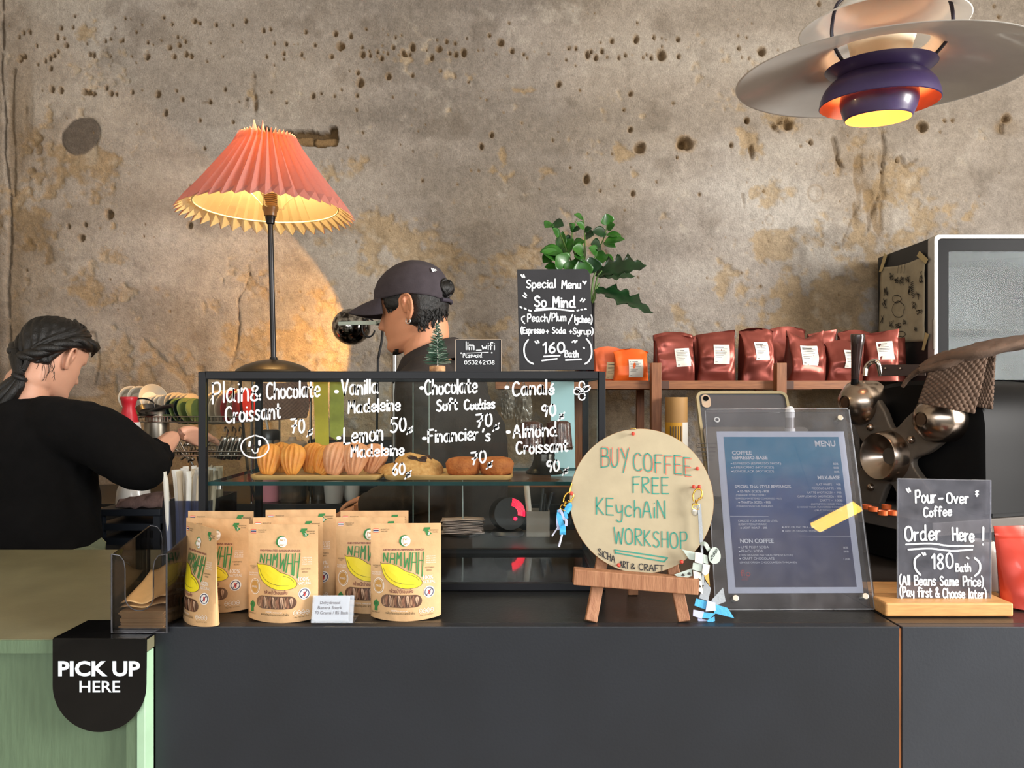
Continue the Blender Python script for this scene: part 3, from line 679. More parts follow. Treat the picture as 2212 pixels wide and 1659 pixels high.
# writing on the front glass
white_ink = M('white_pen_ink', '#eef2f6', 0.6, var=0.02, emit=None)
fp = Plane((0, Z0 + 0.0018, 0), (1, 0, 0), (0, 0, 1))
for s, x0, y0, x1, y1, h in (('Plain', 458, 871, 536, 866, 44), ('&', 541, 866, 563, 864, 32), ('Chocolate', 576, 861, 690, 857, 34), ('Croissant', 487, 914, 606, 903, 34), ('70', 628, 936, 658, 934, 30), ('Vanilla', 738, 853, 816, 849, 32),
                            ('Madeleine', 752, 892, 864, 886, 26), ('50', 843, 933, 877, 931, 30), ('Lemon', 742, 959, 826, 951, 34), ('Madeleine', 758, 987, 872, 983, 24), ('60', 848, 1027, 874, 1024, 24), ('Chocolate', 918, 853, 1030, 848, 32),
                            ('Soft', 943, 888, 988, 884, 24), ('Cookies', 1003, 885, 1068, 882, 20), ('70', 1028, 924, 1062, 920, 27), ("Financier", 924, 956, 1032, 950, 28), ("'s", 1042, 954, 1058, 952, 24), ('70', 1017, 1003, 1049, 999, 26),
                            ('Canal', 1107, 855, 1180, 851, 30), ('\u00e9', 1185, 853, 1196, 851, 22), ('90', 1169, 900, 1200, 898, 24), ('Almond', 1109, 945, 1202, 941, 28), ('Croissant', 1115, 981, 1226, 974, 26), ('90', 1180, 1020, 1208, 1016, 24)):
    w = MB(); hand(w, fp, s, x0, y0, x1, y1, h, 4.2, seed=int(x0)); w.build('handwritten_price' if s.isdigit() else 'handwritten_word', white_ink, pane)
for x, y in ((664, 940), (880, 935), (876, 1031), (1066, 928), (1052, 1010), (1207, 905), (1216, 1024)):
    w = MB(); hand(w, fp, '\u0e3f', x, y, x + 12, y - 2, 15, 3.2, seed=x); w.build('currency_mark', white_ink, pane)
for x, y in ((727, 846), (732, 946), (911, 838), (917, 947), (1095, 837), (1098, 933)): w = MB(); pen(w, fp, [(x - 1.5, y), (x + 1.5, y)], 7.5); w.build('bullet_dot', white_ink, pane)
w = MB()
pen(w, fp, [(551, 940), (528, 950), (521, 967), (530, 983), (551, 989), (572, 982), (581, 967), (573, 948), (551, 940)], 3)
pen(w, fp, [(540, 955), (539, 963)], 5); pen(w, fp, [(561, 953), (561, 960)], 6); pen(w, fp, [(545, 971), (549, 978), (556, 977), (558, 969)], 2.6)
w.build('smiley_drawing', white_ink, pane); w = MB()
for (a, b, rx, ry, ang) in ((1257, 832, 6, 8, 0), (1267, 840, 9, 5, -.6), (1257, 856, 7, 8, .1), (1246, 846, 7, 6, .3)):
    pen(w, fp, [(a + rx * math.cos(q) * math.cos(ang) - ry * math.sin(q) * math.sin(ang), b + rx * math.cos(q) * math.sin(ang) + ry * math.sin(q) * math.cos(ang)) for q in np.linspace(0, 2 * PI, 10)], 3)
pen(w, fp, [(1246, 838), (1256, 844), (1258, 848)], 6)
w.build('flower_drawing', white_ink, pane)

# ================================================================== things on the front counter
class Surf:
    """curved face of a pouch: local metres (a from the middle, b from the bottom) to a point in front of the face"""
    def __init__(s, fn): s.fn = fn
    def at(s, a, b, off=0.0):
        p = s.fn(a, b); e = 1e-4
        n = (s.fn(a + e, b) - s.fn(a - e, b)).cross(s.fn(a, b + e) - s.fn(a, b - e)).normalized()
        return p + n * off

kraft = M('kraft_paper', '#cfa677', 0.62, var=0.05, vs=90, bump=0.10, bs=160)
def make_pouch():
    t = thing('snack_pouch', None, None)
    PW, PH, TH = 0.108, 0.146, 0.034
    def th(b):
        q = max(0.0, 1 - b / PH); return TH * (0.10 * q + 0.90 * q ** 1.6) + 0.0008
    def front(a, b):
        u = min(1.0, abs(a) / (PW / 2)); q = max(0.0, 1 - b / PH)
        bul = (1 - u ** 2.2)
        y = -th(b) * 0.5 * bul ** 0.7 * 1.0 - 0.010 * math.exp(-((a / 0.033) ** 2 + ((b - 0.052) / 0.040) ** 2))
        y += 0.0012 * noise.noise(Vector((a * 60, b * 60, 1))) * (1 - u) - 0.0014 * math.exp(-((b - 0.118) / 0.0025) ** 2) * (1 - u ** 4)
        z = b - 0.003 * u ** 2 * 0 + 0.004 * (u ** 2) * math.exp(-b / 0.02)
        return Vector((a, y, z))
    mb = MB(); nu, nv = 26, 34
    for sgn in (1, -1):
        def fn(u, v):
            p = front((u - 0.5) * PW * 0.9999, v * PH); return (p.x, p.y * sgn, p.z)
        mb.grid(fn, nu, nv)
    k = (nu + 1) * (nv + 1)
    rim = [i for i in range(nu + 1)] + [j * (nu + 1) + nu for j in range(1, nv + 1)] + [nv * (nu + 1) + i for i in range(nu - 1, -1, -1)] + [j * (nu + 1) for j in range(nv - 1, 0, -1)]
    mb.f += [(rim[i], rim[(i + 1) % len(rim)], k + rim[(i + 1) % len(rim)], k + rim[i]) for i in range(len(rim))]; mb.mi += [0] * len(rim)
    skin_ = mb.build('pouch', kraft, t, smooth=50)
    sf = Surf(front)
    def g(x, y): return ((x - 985) / 885 * PW - PW / 2, (1500 - y) / 1185 * PH)
    mats = [M('print_green', '#2f7a3c', 0.6), M('print_maroon', '#6a2530', 0.6), M('print_white', '#ece7df', 0.6), M('print_navy', '#2a2950', 0.6), M('print_red', '#cc4234', 0.6), M('print_yellow', '#e6d21a', 0.5, var=0.05), M('print_dark', '#3a3a20', 0.6), M('print_brown', '#b98a44', 0.6)]
    gr, ma, wh, na, rd, ye, dk, bw = range(8)
    mb = MB()
    def pg(pts, mi, off=0.0005, smooth=0):
        pts = [g(*p) for p in pts]
        if smooth: pts = [(p.x, p.y) for p in catmull([(a, b, 0) for a, b in pts], smooth, True)]
        mb2 = bmesh.new(); vs = [mb2.verts.new((a, b, 0)) for a, b in pts]; f = mb2.faces.new(vs)
        bmesh.ops.triangulate(mb2, faces=[f])
        bmesh.ops.subdivide_edges(mb2, edges=[e for e in mb2.edges if e.calc_length() > 0.008], cuts=3, use_grid_fill=True)
        bmesh.ops.triangulate(mb2, faces=mb2.faces)
        mb2.verts.index_update()
        mb.add([sf.at(v.co.x, v.co.y, off) for v in mb2.verts], [tuple(v.index for v in f.verts) for f in mb2.faces], mi); mb2.free()
    def ell(cx, cy, rx, ry, mi, off, n=28): pg([(cx + rx * math.cos(2 * PI * i / n), cy - ry * math.sin(2 * PI * i / n)) for i in range(n)], mi, off)
    def ln(pts, w, mi, off=0.0009, sm=4): stroke2d(mb, sf, [g(*p) for p in pts], w / 885 * PW, off, mi, sm)
    def tx(s, x0, x1, y, h, mi, bold=0.0, off=0.0008):
        a, b = g(x0, y); c, _ = g(x1, y); text(mb, sf, s, a, b, w=c - a, h=h / 1185 * PH, bold=bold, off=off, mi=mi)
    for i, m in enumerate((rd, wh, na, na, wh, rd)): pg([(1018, 427 - i * 8), (1085, 427 - i * 8), (1085, 419 - i * 8), (1018, 419 - i * 8)], m)
    tx('PRODUCT OF', 1112, 1218, 397, 15, dk); tx('THAILAND', 1112, 1196, 420, 15, dk)
    pg([(1735, 365), (1660, 368), (1642, 412), (1664, 408), (1690, 465), (1715, 473), (1755, 440), (1722, 425), (1706, 398), (1732, 390)], gr)
    tx('3', 1702, 1728, 460, 34, wh, 0.02, 0.0010); tx('BANANAS', 1730, 1836, 408, 16, dk); tx('inside', 1765, 1832, 432, 16, dk)
    ell(1412, 530, 68, 72, gr, 0.0005); ell(1428, 533, 58, 64, wh, 0.0009)
    ln([(1395, 500), (1395, 545)], 5, bw, 0.0012); ln([(1395, 500), (1410, 505), (1398, 520)], 5, bw, 0.0012); ln([(1418, 505), (1422, 525), (1432, 502), (1436, 525)], 5, bw, 0.0012); ln([(1445, 505), (1458, 515), (1448, 525)], 5, bw, 0.0012)
    ln([(1402, 560), (1408, 580), (1418, 560), (1424, 580), (1436, 560), (1450, 572)], 5, bw, 0.0012)
    tx('DEHYDRATED BANANA SNACK', 1145, 1660, 650, 22, ma, 0.02)
    for st in ([(1150, 778), (1155, 682)], [(1155, 682), (1200, 785)], [(1200, 785), (1206, 680)], [(1235, 795), (1243, 680), (1290, 682), (1292, 805)], [(1238, 748), (1290, 750)], [(1318, 812), (1325, 678)], [(1325, 678), (1345, 745)], [(1345, 745), (1370, 676)], [(1370, 676), (1374, 830)],
               [(1412, 676), (1420, 850)], [(1420, 850), (1455, 742)], [(1455, 742), (1470, 878)], [(1470, 878), (1486, 676)], [(1500, 890), (1515, 676), (1560, 676), (1570, 920)], [(1508, 788), (1562, 792)], [(1592, 674), (1590, 930)], [(1592, 770), (1648, 772)], [(1650, 672), (1636, 960)]):
        ln(st, 15, gr, sm=0)
    ban = [(1112, 785), (1135, 805), (1185, 805), (1265, 812), (1340, 840), (1430, 890), (1520, 920), (1590, 965), (1628, 1015), (1632, 1050), (1600, 1078), (1520, 1095), (1400, 1090), (1290, 1055), (1205, 1000), (1155, 930), (1130, 850)]
    pg(ban, ye, 0.0013, 3); ln(ban + ban[:1], 4, dk, 0.0017); ln([(1150, 850), (1190, 930), (1270, 1000), (1380, 1035), (1540, 1048)], 4, dk, 0.0017); ln([(1470, 930), (1550, 960), (1600, 1010)], 4, dk, 0.0017)
    tx('\u0e01\u0e25\u0e49\u0e27\u0e22\u0e19\u0e49\u0e33\u0e27\u0e49\u0e32\u0e2d\u0e1a\u0e41\u0e2b\u0e49\u0e07', 1228, 1532, 1150, 40, ma, 0.01)
    tx('NOTHING', 1675, 1785, 870, 18, dk); tx('ADDED', 1690, 1756, 902, 18, dk); tx('100%', 1650, 1770, 1000, 46, wh); tx('NATURAL', 1645, 1795, 1048, 34, wh)
    for i in range(4): tx(('LESS SUGAR', 'LESS FAT', 'AND', 'PRESERVATIVE')[i], 1685, 1800, 730 + i * 26, 14, wh)
    tx("NATURALLY", 1018, 1108, 840, 16, dk); tx('SWEET', 1040, 1082, 862, 16, dk); tx('GLUTEN FREE', 1010, 1130, 920, 14, wh); tx('NON GMO', 1012, 1128, 945, 14, wh)
    ell(1723, 1155, 66, 72, wh, 0.0006)
    ln([(1723 + 50 * math.cos(2 * PI * i / 16), 1155 + 54 * math.sin(2 * PI * i / 16)) for i in range(17)], 9, na, 0.0011)
    pg([(1710, 1130), (1740, 1130), (1738, 1170), (1725, 1195), (1712, 1170)], rd, 0.0010); ln([(1690, 1195), (1755, 1115)], 8, na, 0.0013, 0)
    ell(1095, 1075, 70, 96, wh, 0.0005); ell(1095, 1075, 63, 88, bw, 0.0007); ell(1095, 1075, 54, 78, wh, 0.0009); ell(1095, 1075, 51, 74, bw, 0.0011); tx('DRIED', 1060, 1132, 1090, 24, wh, 0, 0.0014)
    pg([(1040, 1395), (1044, 1340), (1026, 1310), (1036, 1275), (1055, 1262), (1064, 1245), (1080, 1265), (1096, 1280), (1098, 1310), (1080, 1345), (1082, 1392)], gr); ln([(1046, 1285), (1050, 1315)], 4, dk, 0.0009); ln([(1066, 1285), (1068, 1312)], 4, dk, 0.0009)
    tx('GO FOR IT', 1006, 1112, 1425, 20, dk)
    tx('100% natural', 1258, 1462, 1380, 18, wh); tx('\u0e1c\u0e25\u0e34\u0e15\u0e20\u0e31\u0e13\u0e11\u0e4c\u0e0a\u0e38\u0e21\u0e0a\u0e19 \u0e08\u0e32\u0e01\u0e19\u0e49\u0e33\u0e1c\u0e36\u0e49\u0e07', 1190, 1550, 1415, 26, dk)
    for i in range(4):
        x = 1620 + i * 46; ln([(x - 18, 1375), (x, 1352), (x + 18, 1375), (x + 18, 1398), (x, 1416), (x - 18, 1398), (x - 18, 1375)], 5, wh, 0.0008, 0); ln([(x - 10, 1385), (x + 10, 1385)], 6, wh, 0.0008, 0)
    tx('70 g / NET WT 70 G', 1615, 1775, 1447, 13, dk)
    mb.build('printed_label', mats, skin_)
    w = MB(); mbk = mb; mb = w
    L, Rt, y0, y1 = 1125, 1637, 1175, 1333; ry = (y1 - y0) / 2; rx = ry
    st = [(L + rx - rx * math.sin(a), (y0 + y1) / 2 - ry * math.cos(a)) for a in np.linspace(PI, 0, 12)] + [(Rt - rx + rx * math.sin(a), (y0 + y1) / 2 - ry * math.cos(a)) for a in np.linspace(0, PI, 12)]
    pg(st, 0, 0.0006)
    r = random.Random(3); x = L + 45; i = 0
    while x < Rt - 40:
        wd = r.uniform(30, 46); lo = y1 - 6 - (14 if x < L + 70 or x > Rt - 90 else 0); hi = y0 + 6 + (14 if x < L + 70 or x > Rt - 90 else 0)
        pts = [(x + wd * 0.42 * math.sin(q) + 8 * math.sin(i * 2 + q * 2), (lo + hi) / 2 - (hi - lo) / 2 * math.cos(q)) for q in np.linspace(0.15, 2 * PI - 0.15, 16)]
        pg(pts, 1 + i % 3, 0.0009 + 0.0003 * (i % 2)); ln([(x - 2, hi + 20), (x + 4, (hi + lo) / 2), (x - 3, lo - 20)], 4, 0, 0.0014); x += wd; i += 1
    mb.build('window', [M('window_brown', '#5d4030', 0.3, coat=1), M('dried_banana_tan', '#a57f62', 0.35, var=0.25, vs=200, coat=0.8), M('dried_banana_brown', '#8a5f48', 0.35, var=0.25, vs=200, coat=0.8), M('dried_banana_pale', '#c4a186', 0.35, var=0.2, vs=200, coat=0.8)], skin_)  # first colour is the brown ground behind the banana slices
    return t
pouch0 = make_pouch()
first = [True]
def pouch(px, Z, rz, label, sc=1.0, lean=0.0):
    o = pouch0 if first[0] else copy_tree(pouch0); first[0] = False
    p = P(px, 0, Z); put(o, (p.x, Z, HC), rot=(lean, 0, R(rz)), scale=sc)
    return tag(o, label, 'snack pouch', 'banana snack pouches')
pouch(612, 1.137, -2, 'kraft banana snack pouch standing front and centre beside the small price tag')
pouch(877, 1.145, 3, 'kraft banana snack pouch at the right end of the row, in front')
pouch(434, 1.128, -44, 'kraft banana snack pouch turned sideways at the left end of the row')
pouch(470, 1.19, -8, 'kraft banana snack pouch half hidden behind the sideways one')
pouch(477, 1.238, -2, 'kraft banana snack pouch of which just the top edge shows at the back left', 1.03)
pouch(622, 1.185, 3, 'kraft banana snack pouch tucked right behind the front centre one', 1.02)
pouch(650, 1.225, 4, 'kraft banana snack pouch at the back, its right side showing above the price tag', 1.06)
pouch(800, 1.185, 1, 'kraft banana snack pouch behind the right end one, its left half showing', 1.02)
pouch(809, 1.232, 2, 'kraft banana snack pouch at the back right, just its top strip showing', 1.04)

acr = GLASS('clear_acrylic', '#f6f8fa', 0.8, 0.03, 0.05)
# small price tag
t = thing('price_tag', 'small clear acrylic tag with a white banana snack price card', 'price tag', P(716, 1350, 1.108))
Zt = 1.112; a, b = P(672, 0, Zt).x, P(762, 0, Zt).x
pl = Plane((a, Zt, HC + 0.002), (1, 0, 0), (0, 0.30, 1)); wd = b - a; ht = 0.0400
m = MB(); v = pl.v
m.poly([pl.at(0, 0), pl.at(wd, 0), pl.at(wd, ht), pl.at(0, ht)], pl.n * 0.0016).poly([pl.at(0, 0, -0.0040), pl.at(wd, 0, -0.0040), pl.at(wd, ht, -0.004), pl.at(0, ht, -0.004)], pl.n * 0.0016)
m.box((a, Zt + 0.004, HC + 0.0003), (b, Zt + 0.042, HC + 0.002))
m.build('acrylic_holder', acr, t)
MB().poly([pl.at(.002, .003, -0.0022), pl.at(wd - .007, .003, -0.0022), pl.at(wd - .007, ht - .001, -0.0022), pl.at(.002, ht - .001, -0.0022)], pl.n * 0.0015).build('card', M('white_card', '#e9e7ea', 0.8, var=0.03, vs=80), t)
m = MB()
for s, x0, x1, y in (('Dehydrated', 692, 735, 1305), ('Banana Snack', 687, 739, 1316), ('70 Grams / 85 Bath', 680, 752, 1327)): ptext(m, pl, s, x0, x1, y, off=0.0018)
m.build('lettering', M('grey_print', '#6d6a72', 0.7), [c for c in t.children if c.name.startswith('card')][0])

# round cardboard notice on a small wooden easel
ew = M('stained_pine', '#8a5a3c', 0.65, col2='#a87856', vs=14, stretch=(9, 9, 1.2), bump=0.25, bs=40)
t = thing('easel', 'small brown wooden tabletop easel carrying the round cardboard notice', 'easel', P(1372, 1345, 1.12))
apex = P(1372, 965, 1.245)
def leg(px, py, Z, dx, dz, nm, wdt):
    p = P(px, py, Z); p.z = HC + 0.001
    MB().bar(p, apex + Vector((dx, dz, 0)), wdt, 0.010, up=(0, 1, 0.2)).build(nm, ew, t, bevel=0.0012)
leg(1276, 1345, 1.122, -0.020, 0, 'front_leg', 0.018); leg(1478, 1345, 1.122, 0.020, 0, 'front_leg', 0.018); leg(1367, 1285, 1.276, 0, 0.012, 'rear_leg', 0.017)
a, b = P(1237, 1236, 1.145), P(1502, 1252, 1.145)
MB().bar((a.x, 1.131, a.z - 0.002), (b.x, 1.131, b.z - 0.006), 0.020, 0.024).build('ledge', ew, t, bevel=0.0015)
lean = Vector((0.012, 0.16, 1.0)).normalized()
dc = P(1386, 1080, 1.160)
pd = Plane(dc, (1, -0.02, -0.015), lean)
RD = 0.1125
t = thing('cardboard_sign', 'round brown cardboard notice about a free keychain workshop on the easel', 'sign', dc - pd.v * RD)
circ = lambda r, off, n=72: [pd.at(r * math.cos(2 * PI * i / n), r * math.sin(2 * PI * i / n), off) for i in range(n)]
MB().poly(circ(RD, -0.005), pd.n * 0.0042).build('board', M('corrugated_board', '#a5713f', 0.8, var=0.3, vs=160), t)
face_ = MB().poly(circ(RD - 0.0005, -0.0006), pd.n * 0.0006).build('paper_facing', M('brown_wrapping_paper', '#ada084', 0.75, var=0.07, vs=26, bump=0.12, bs=40), t)
pd0 = Plane(pd.at(0, 0, 0.0002), pd.u, pd.v)
teal, redp, blkp = M('teal_marker', '#2d8a78', 0.6), M('red_marker', '#d0654f', 0.6), M('black_marker', '#1d1b1d', 0.6)
m = MB()
hand(m, pd0, 'BUY', 1297, 1010, 1358, 1009, 40, 2.4, 0.0005, seed=3); hand(m, pd0, 'COFFEE', 1368, 1016, 1492, 1026, 38, 2.4, 0.0005, seed=5)
hand(m, pd0, 'FREE', 1366, 1064, 1444, 1066, 34, 2.6, 0.0005, seed=8)
hand(m, pd0, 'KEychAiN', 1287, 1110, 1436, 1120, 36, 2.6, 0.0005, seed=8)
hand(m, pd0, 'WORKSHOP', 1326, 1174, 1484, 1186, 34, 2.6, 0.0005, seed=9)
pen(m, pd0, [(1328, 1188), (1385, 1196), (1442, 1205)], 2.6, 0.0005); pen(m, pd0, [(1330, 1194), (1384, 1204), (1434, 1213)], 2.6, 0.0005); pen(m, pd0, [(1442, 1205), (1434, 1214)], 2.6, 0.0005); pen(m, pd0, [(1328, 1188), (1330, 1195)], 2.6, 0.0005)
m.build('marker_lettering', teal, face_)
m = MB()
hand(m, pd0, 'BUY', 1299, 1008, 1360, 1007, 41, 1.6, 0.0003, seed=3); hand(m, pd0, 'COFFEE', 1370, 1018, 1495, 1029, 39, 1.6, 0.0003, seed=5)
m.build('red_underlettering', redp, face_)
m = MB()
hand(m, pd0, 'SiCHA', 1292, 1198, 1328, 1216, 14, 2, 0.0005); hand(m, pd0, 'ART', 1339, 1225, 1358, 1228, 14, 2, 0.0005); hand(m, pd0, '&', 1363, 1229, 1371, 1230, 11, 2, 0.0005); hand(m, pd0, 'CRAFT', 1380, 1231, 1434, 1235, 13, 2, 0.0005)
m.build('black_lettering', blkp, face_)
pinm = M('red_pin_plastic', '#d8402f', 0.3, coat=0.5)
def pin(x, y, lab):
    p = pd.px(x, y); MB().ball(p + pd.n * 0.008, 0.0031, 12, sc=(1, 1.2, 1)).tube([p - pd.n * 0.003, p + pd.n * 0.007], 0.0011, 8).build('pin', pinm, t)
for x, y in ((1366, 938), (1504, 1013), (1496, 1052), (1508, 1052), (1470, 1213), (1335, 1220)): pin(x, y, '')
MB().tube([pd.px(1364, 931, -0.012), pd.px(1362, 926, 0.004), pd.px(1372, 926, 0.004), pd.px(1372, 931, -0.012)], 0.0008, 6).build('wire_clip', M('brass', '#c59a4e', 0.25, 1.0), t)

# keychains
gold = M('gold_clasp', '#d8a548', 0.22, 1.0, var=0.1)
skyb, palb, mint, cream, taup, grey = M('sky_blue_leather', '#45a8dc', 0.5, bump=0.25, bs=300), M('pale_lilac_leather', '#b9bfdd', 0.6), M('pale_mint_leather', '#b9c6bd', 0.6, bump=0.1, bs=200), M('ivory_leather', '#e3ded0', 0.6), M('tan_leather', '#d8a652', 0.6), M('grey_leather', '#9aa0a6', 0.6, bump=0.2, bs=200)
def strip(mb, pts, w, off0, Zf, nrm=Vector((0, -1, 0)), th=0.0016):
    """leather strip w wide along points"""
    pts = catmull(pts, 5) if len(pts) > 2 else [Vector(p) for p in pts]
    rings = []
    for i, p in enumerate(pts):
        d = (pts[min(i + 1, len(pts) - 1)] - pts[max(i - 1, 0)]).normalized(); s = d.cross(nrm).normalized() * w / 2; n = s.cross(d).normalized() * th / 2
        rings.append([p - s - n, p + s - n, p + s + n, p - s + n])
    mb.loft(rings)
def clasp(par, pl, x, y, k=1.0, ang=0.0, off=0.010):
    def q(dx, dy): 
        c, s = math.cos(ang), math.sin(ang); return pl.px(x + (dx * c - dy * s) * k, y + (dx * s + dy * c) * k, off)
    m = MB()
    m.tube([q(-6, 18), q(-9, 6), q(-6, -6), q(2, -10), q(9, -4), q(8, 8), q(3, 14)], 0.0013, 8, smooth=4)
    m.tube([q(0, 14), q(-1, 22)], [0.0026, 0.0018], 8).tube([q(2, 10), q(12, 8)], 0.0008, 6)
    m.tube([q(-7, 24), q(-7, 34), q(7, 34), q(7, 24)], 0.0013, 8, closed=True)
    m.build('clasp', gold, par, smooth=60)
t = thing('keychain', 'sky blue leather keychain hanging at the left of the round notice', 'keychain', pd.px(1212, 1140, 0.0), group='leather keychains')
clasp(t, pd, 1229, 1072, 0.95, 0.45, 0.004)
m = MB(); q = lambda x, y, o=0.004: pd.px(x, y, o)
m.tube([q(1235, 1045), q(1232, 1055), q(1230, 1066)], 0.0012, 6); m.build('chain', gold, t)
MB().ball(pd.px(1234, 1066, 0.006), 0.0032, 12).build('pin_bead', pinm, t)
m = MB(); strip(m, [q(1224, 1120), q(1221, 1104), q(1229, 1090, .007), q(1232, 1094, .004), q(1225, 1108)], 0.005, 0, 0)
strip(m, [q(1209, 1103, .004), q(1208, 1118, .012), q(1213, 1134, .008), q(1216, 1138, .0)], 0.0085, 0, 0); strip(m, [q(1215, 1136, .002), q(1215, 1146, .009), q(1215, 1154, .006)], 0.0095, 0, 0)
m.build('blue_braid', skyb, t)
m = MB(); strip(m, [q(1206, 1144, .002), q(1204, 1120, .004), q(1208, 1103, .008), q(1213, 1108, .01), q(1217, 1120, .012), q(1222, 1124, .013), q(1222, 1136, .01)], 0.004, 0, 0)
m.build('lilac_braid', palb, t)
m = MB(); m.tube([q(1205, 1139), q(1192, 1158)], 0.0012, 6).tube([q(1214, 1153), q(1207, 1181)], 0.0016, 6); m.build('cord_ends', M('white_cord', '#cfd3ea', 0.6), t)

t = thing('keychain', 'ivory and mint woven leather fish keychain hanging right of the round notice, tagged 250', 'keychain', pd.px(1505, 1190, 0.0), group='leather keychains')
clasp(t, pd, 1504, 1066, 1.0, 0.15)
m = MB(); m.ball(pd.px(1499, 1105, 0.008), 0.006, 16, sc=(1, 0.45, 1.2)); m.build('charm', M('pearl_charm', '#cfcabc', 0.25, 0.4), t, smooth=60)
q = lambda x, y, o=0.010: pd.px(x, y, o)
m = MB(); strip(m, [q(1507, 1088), q(1512, 1172)], 0.0055, 0, 0); strip(m, [q(1512, 1172, .011), q(1515, 1262, .012)], 0.0035, 0, 0); m.build('cord', grey, t)
def patch(mb, pts, off, th=0.0016):
    mb.poly([pd.px(x, y, off) for x, y in pts], pd.n * th)
m = MB(); patch(m, [(1470, 1186), (1498, 1192), (1500, 1210), (1485, 1207)], .010); patch(m, [(1493, 1214), (1512, 1217), (1511, 1234), (1491, 1229)], .0125); patch(m, [(1514, 1196), (1524, 1199), (1526, 1218), (1514, 1214)], .010); patch(m, [(1453, 1240), (1490, 1227), (1492, 1242), (1472, 1251)], .010); m.build('mint_strips', mint, t)
m = MB(); patch(m, [(1497, 1191), (1513, 1194), (1512, 1217), (1496, 1213)], .0145); patch(m, [(1514, 1216), (1528, 1219), (1526, 1236), (1518, 1242), (1511, 1236)], .0145); patch(m, [(1493, 1231), (1510, 1236), (1512, 1262), (1514, 1282), (1496, 1266)], .0125); m.build('ivory_strips', cream, t)
m = MB(); patch(m, [(1516, 1240), (1527, 1238), (1529, 1264), (1520, 1250)], .011); m.build('tan_strip', taup, t)
m = MB()
for cx, cy in ((1471, 1240), (1484, 1237), (1505, 1250), (1506, 1264)):
    patch(m, [(cx + 3.2 * math.cos(a) + 1.5 * math.sin(2 * a), cy + 3.2 * math.sin(a)) for a in np.linspace(0, 2 * PI, 12)[:-1]], .0143, 0.0004)
m.build('cut_marks', M('dark_cutout', '#33302c', 0.8), t)
m = MB(); strip(m, [q(1510, 1176), q(1518, 1174, .015), q(1528, 1188)], 0.006, 0, 0)
m.poly([pd.px(1539 + 13 * math.cos(a) * (1 + .12 * math.sin(a)), 1199 + 18 * math.sin(a), .012) for a in np.linspace(0, 2 * PI, 24)[:-1]], pd.n * 0.0016); ptag_ = m.build('price_tag', mint, t)
m = MB(); pt = Plane(pd.at(0, 0, 0.0138), pd.u, pd.v)
hand(m, pt, '250', 1536, 1211, 1549, 1192, 9, 1.3, 0.0004); m.build('tag_lettering', blkp, ptag_)

# second fish lying on the counter at the foot of the easel
t = thing('keychain', 'blue and lilac woven leather fish lying at the foot of the acrylic menu', 'keychain', P(1530, 1345, 1.12), group='leather keychains')
pf = Plane(P(1530, 1340, 1.135), (1, 0, 0), (0, 0.35, 1))
def patch2(mb, pts, off, th=0.002): mb.poly([pf.px(x, y, off) for x, y in pts], pf.n * th)
m = MB(); patch2(m, [(1500, 1294), (1525, 1300), (1521, 1318), (1496, 1309)], .010); patch2(m, [(1539, 1305), (1569, 1314), (1583, 1336), (1540, 1325)], .006); patch2(m, [(1517, 1323), (1542, 1326), (1530, 1337), (1512, 1336)], .008); patch2(m, [(1524, 1340), (1540, 1332), (1541, 1342), (1526, 1347)], .008); m.build('blue_strips', skyb, t)
m = MB(); patch2(m, [(1523, 1298), (1540, 1303), (1541, 1320), (1519, 1322)], .0125); patch2(m, [(1494, 1318), (1517, 1322), (1512, 1338), (1493, 1331)], .010); patch2(m, [(1505, 1336), (1530, 1340), (1522, 1347), (1505, 1341)], .005); m.build('lilac_strips', palb, t)
m = MB(); patch2(m, [(1521, 1256), (1533, 1272), (1527, 1299), (1507, 1293)], .006); patch2(m, [(1535, 1297), (1560, 1270), (1566, 1300), (1546, 1308)], .003); m.build('grey_strips', grey, t)

# drinks menu behind clear acrylic
Zm = 1.19
pm_ = Plane(P(1545, 1317, Zm), (1, -0.03, 0), (0.012, 0.134, 0.32))
pm_.o.z = HC + 0.003
t = thing('menu_stand', 'leaning clear acrylic menu stand with a blue printed drinks menu', 'menu stand', (pm_.o.x + 0.12, Zm, HC))
def quad(pl, pts, off, th, mb=None): return (mb or MB()).poly([pl.px(x, y, off) for x, y in pts], pl.n * th)
panel = [(1545, 1317), (1887, 1316), (1891, 1311), (1834, 889), (1828, 883), (1528, 886), (1522, 892), (1544, 1312)]
quad(pm_, panel, 0.0, 0.003).build('front_sheet', GLASS('scratched_acrylic', '#eef0f4', 0.8, 0.012, 0.035, '#d8d4d8'), t)
quad(pm_, [(1546, 1316), (1884, 1315), (1828, 887), (1527, 889)], -0.009, 0.003).build('back_sheet', GLASS('scratched_acrylic_2', '#e4e4e6', 0.7, 0.05, 0.04, '#b8b4b2'), t)
e = MB()
for p, q_ in (((1545, 1317), (1523, 888)), ((1888, 1314), (1833, 886)), ((1526, 885), (1830, 883)), ((1546, 1317), (1887, 1316))): e.tube([pm_.px(*p, 0.0015), pm_.px(*q_, 0.0015)], 0.0010, 6)
e.build('polished_edge', GLASS('acrylic_edge', '#f4f4f8', 1.0, 0.1, 0.30, '#ffffff'), t)
quad(pm_, [(1575, 1281), (1868, 1280), (1825, 930), (1549, 930)], -0.0055, 0.001).build('menu_sheet', M('white_menu_paper', '#e6e7f2', 0.8, var=0.03, vs=150), t)
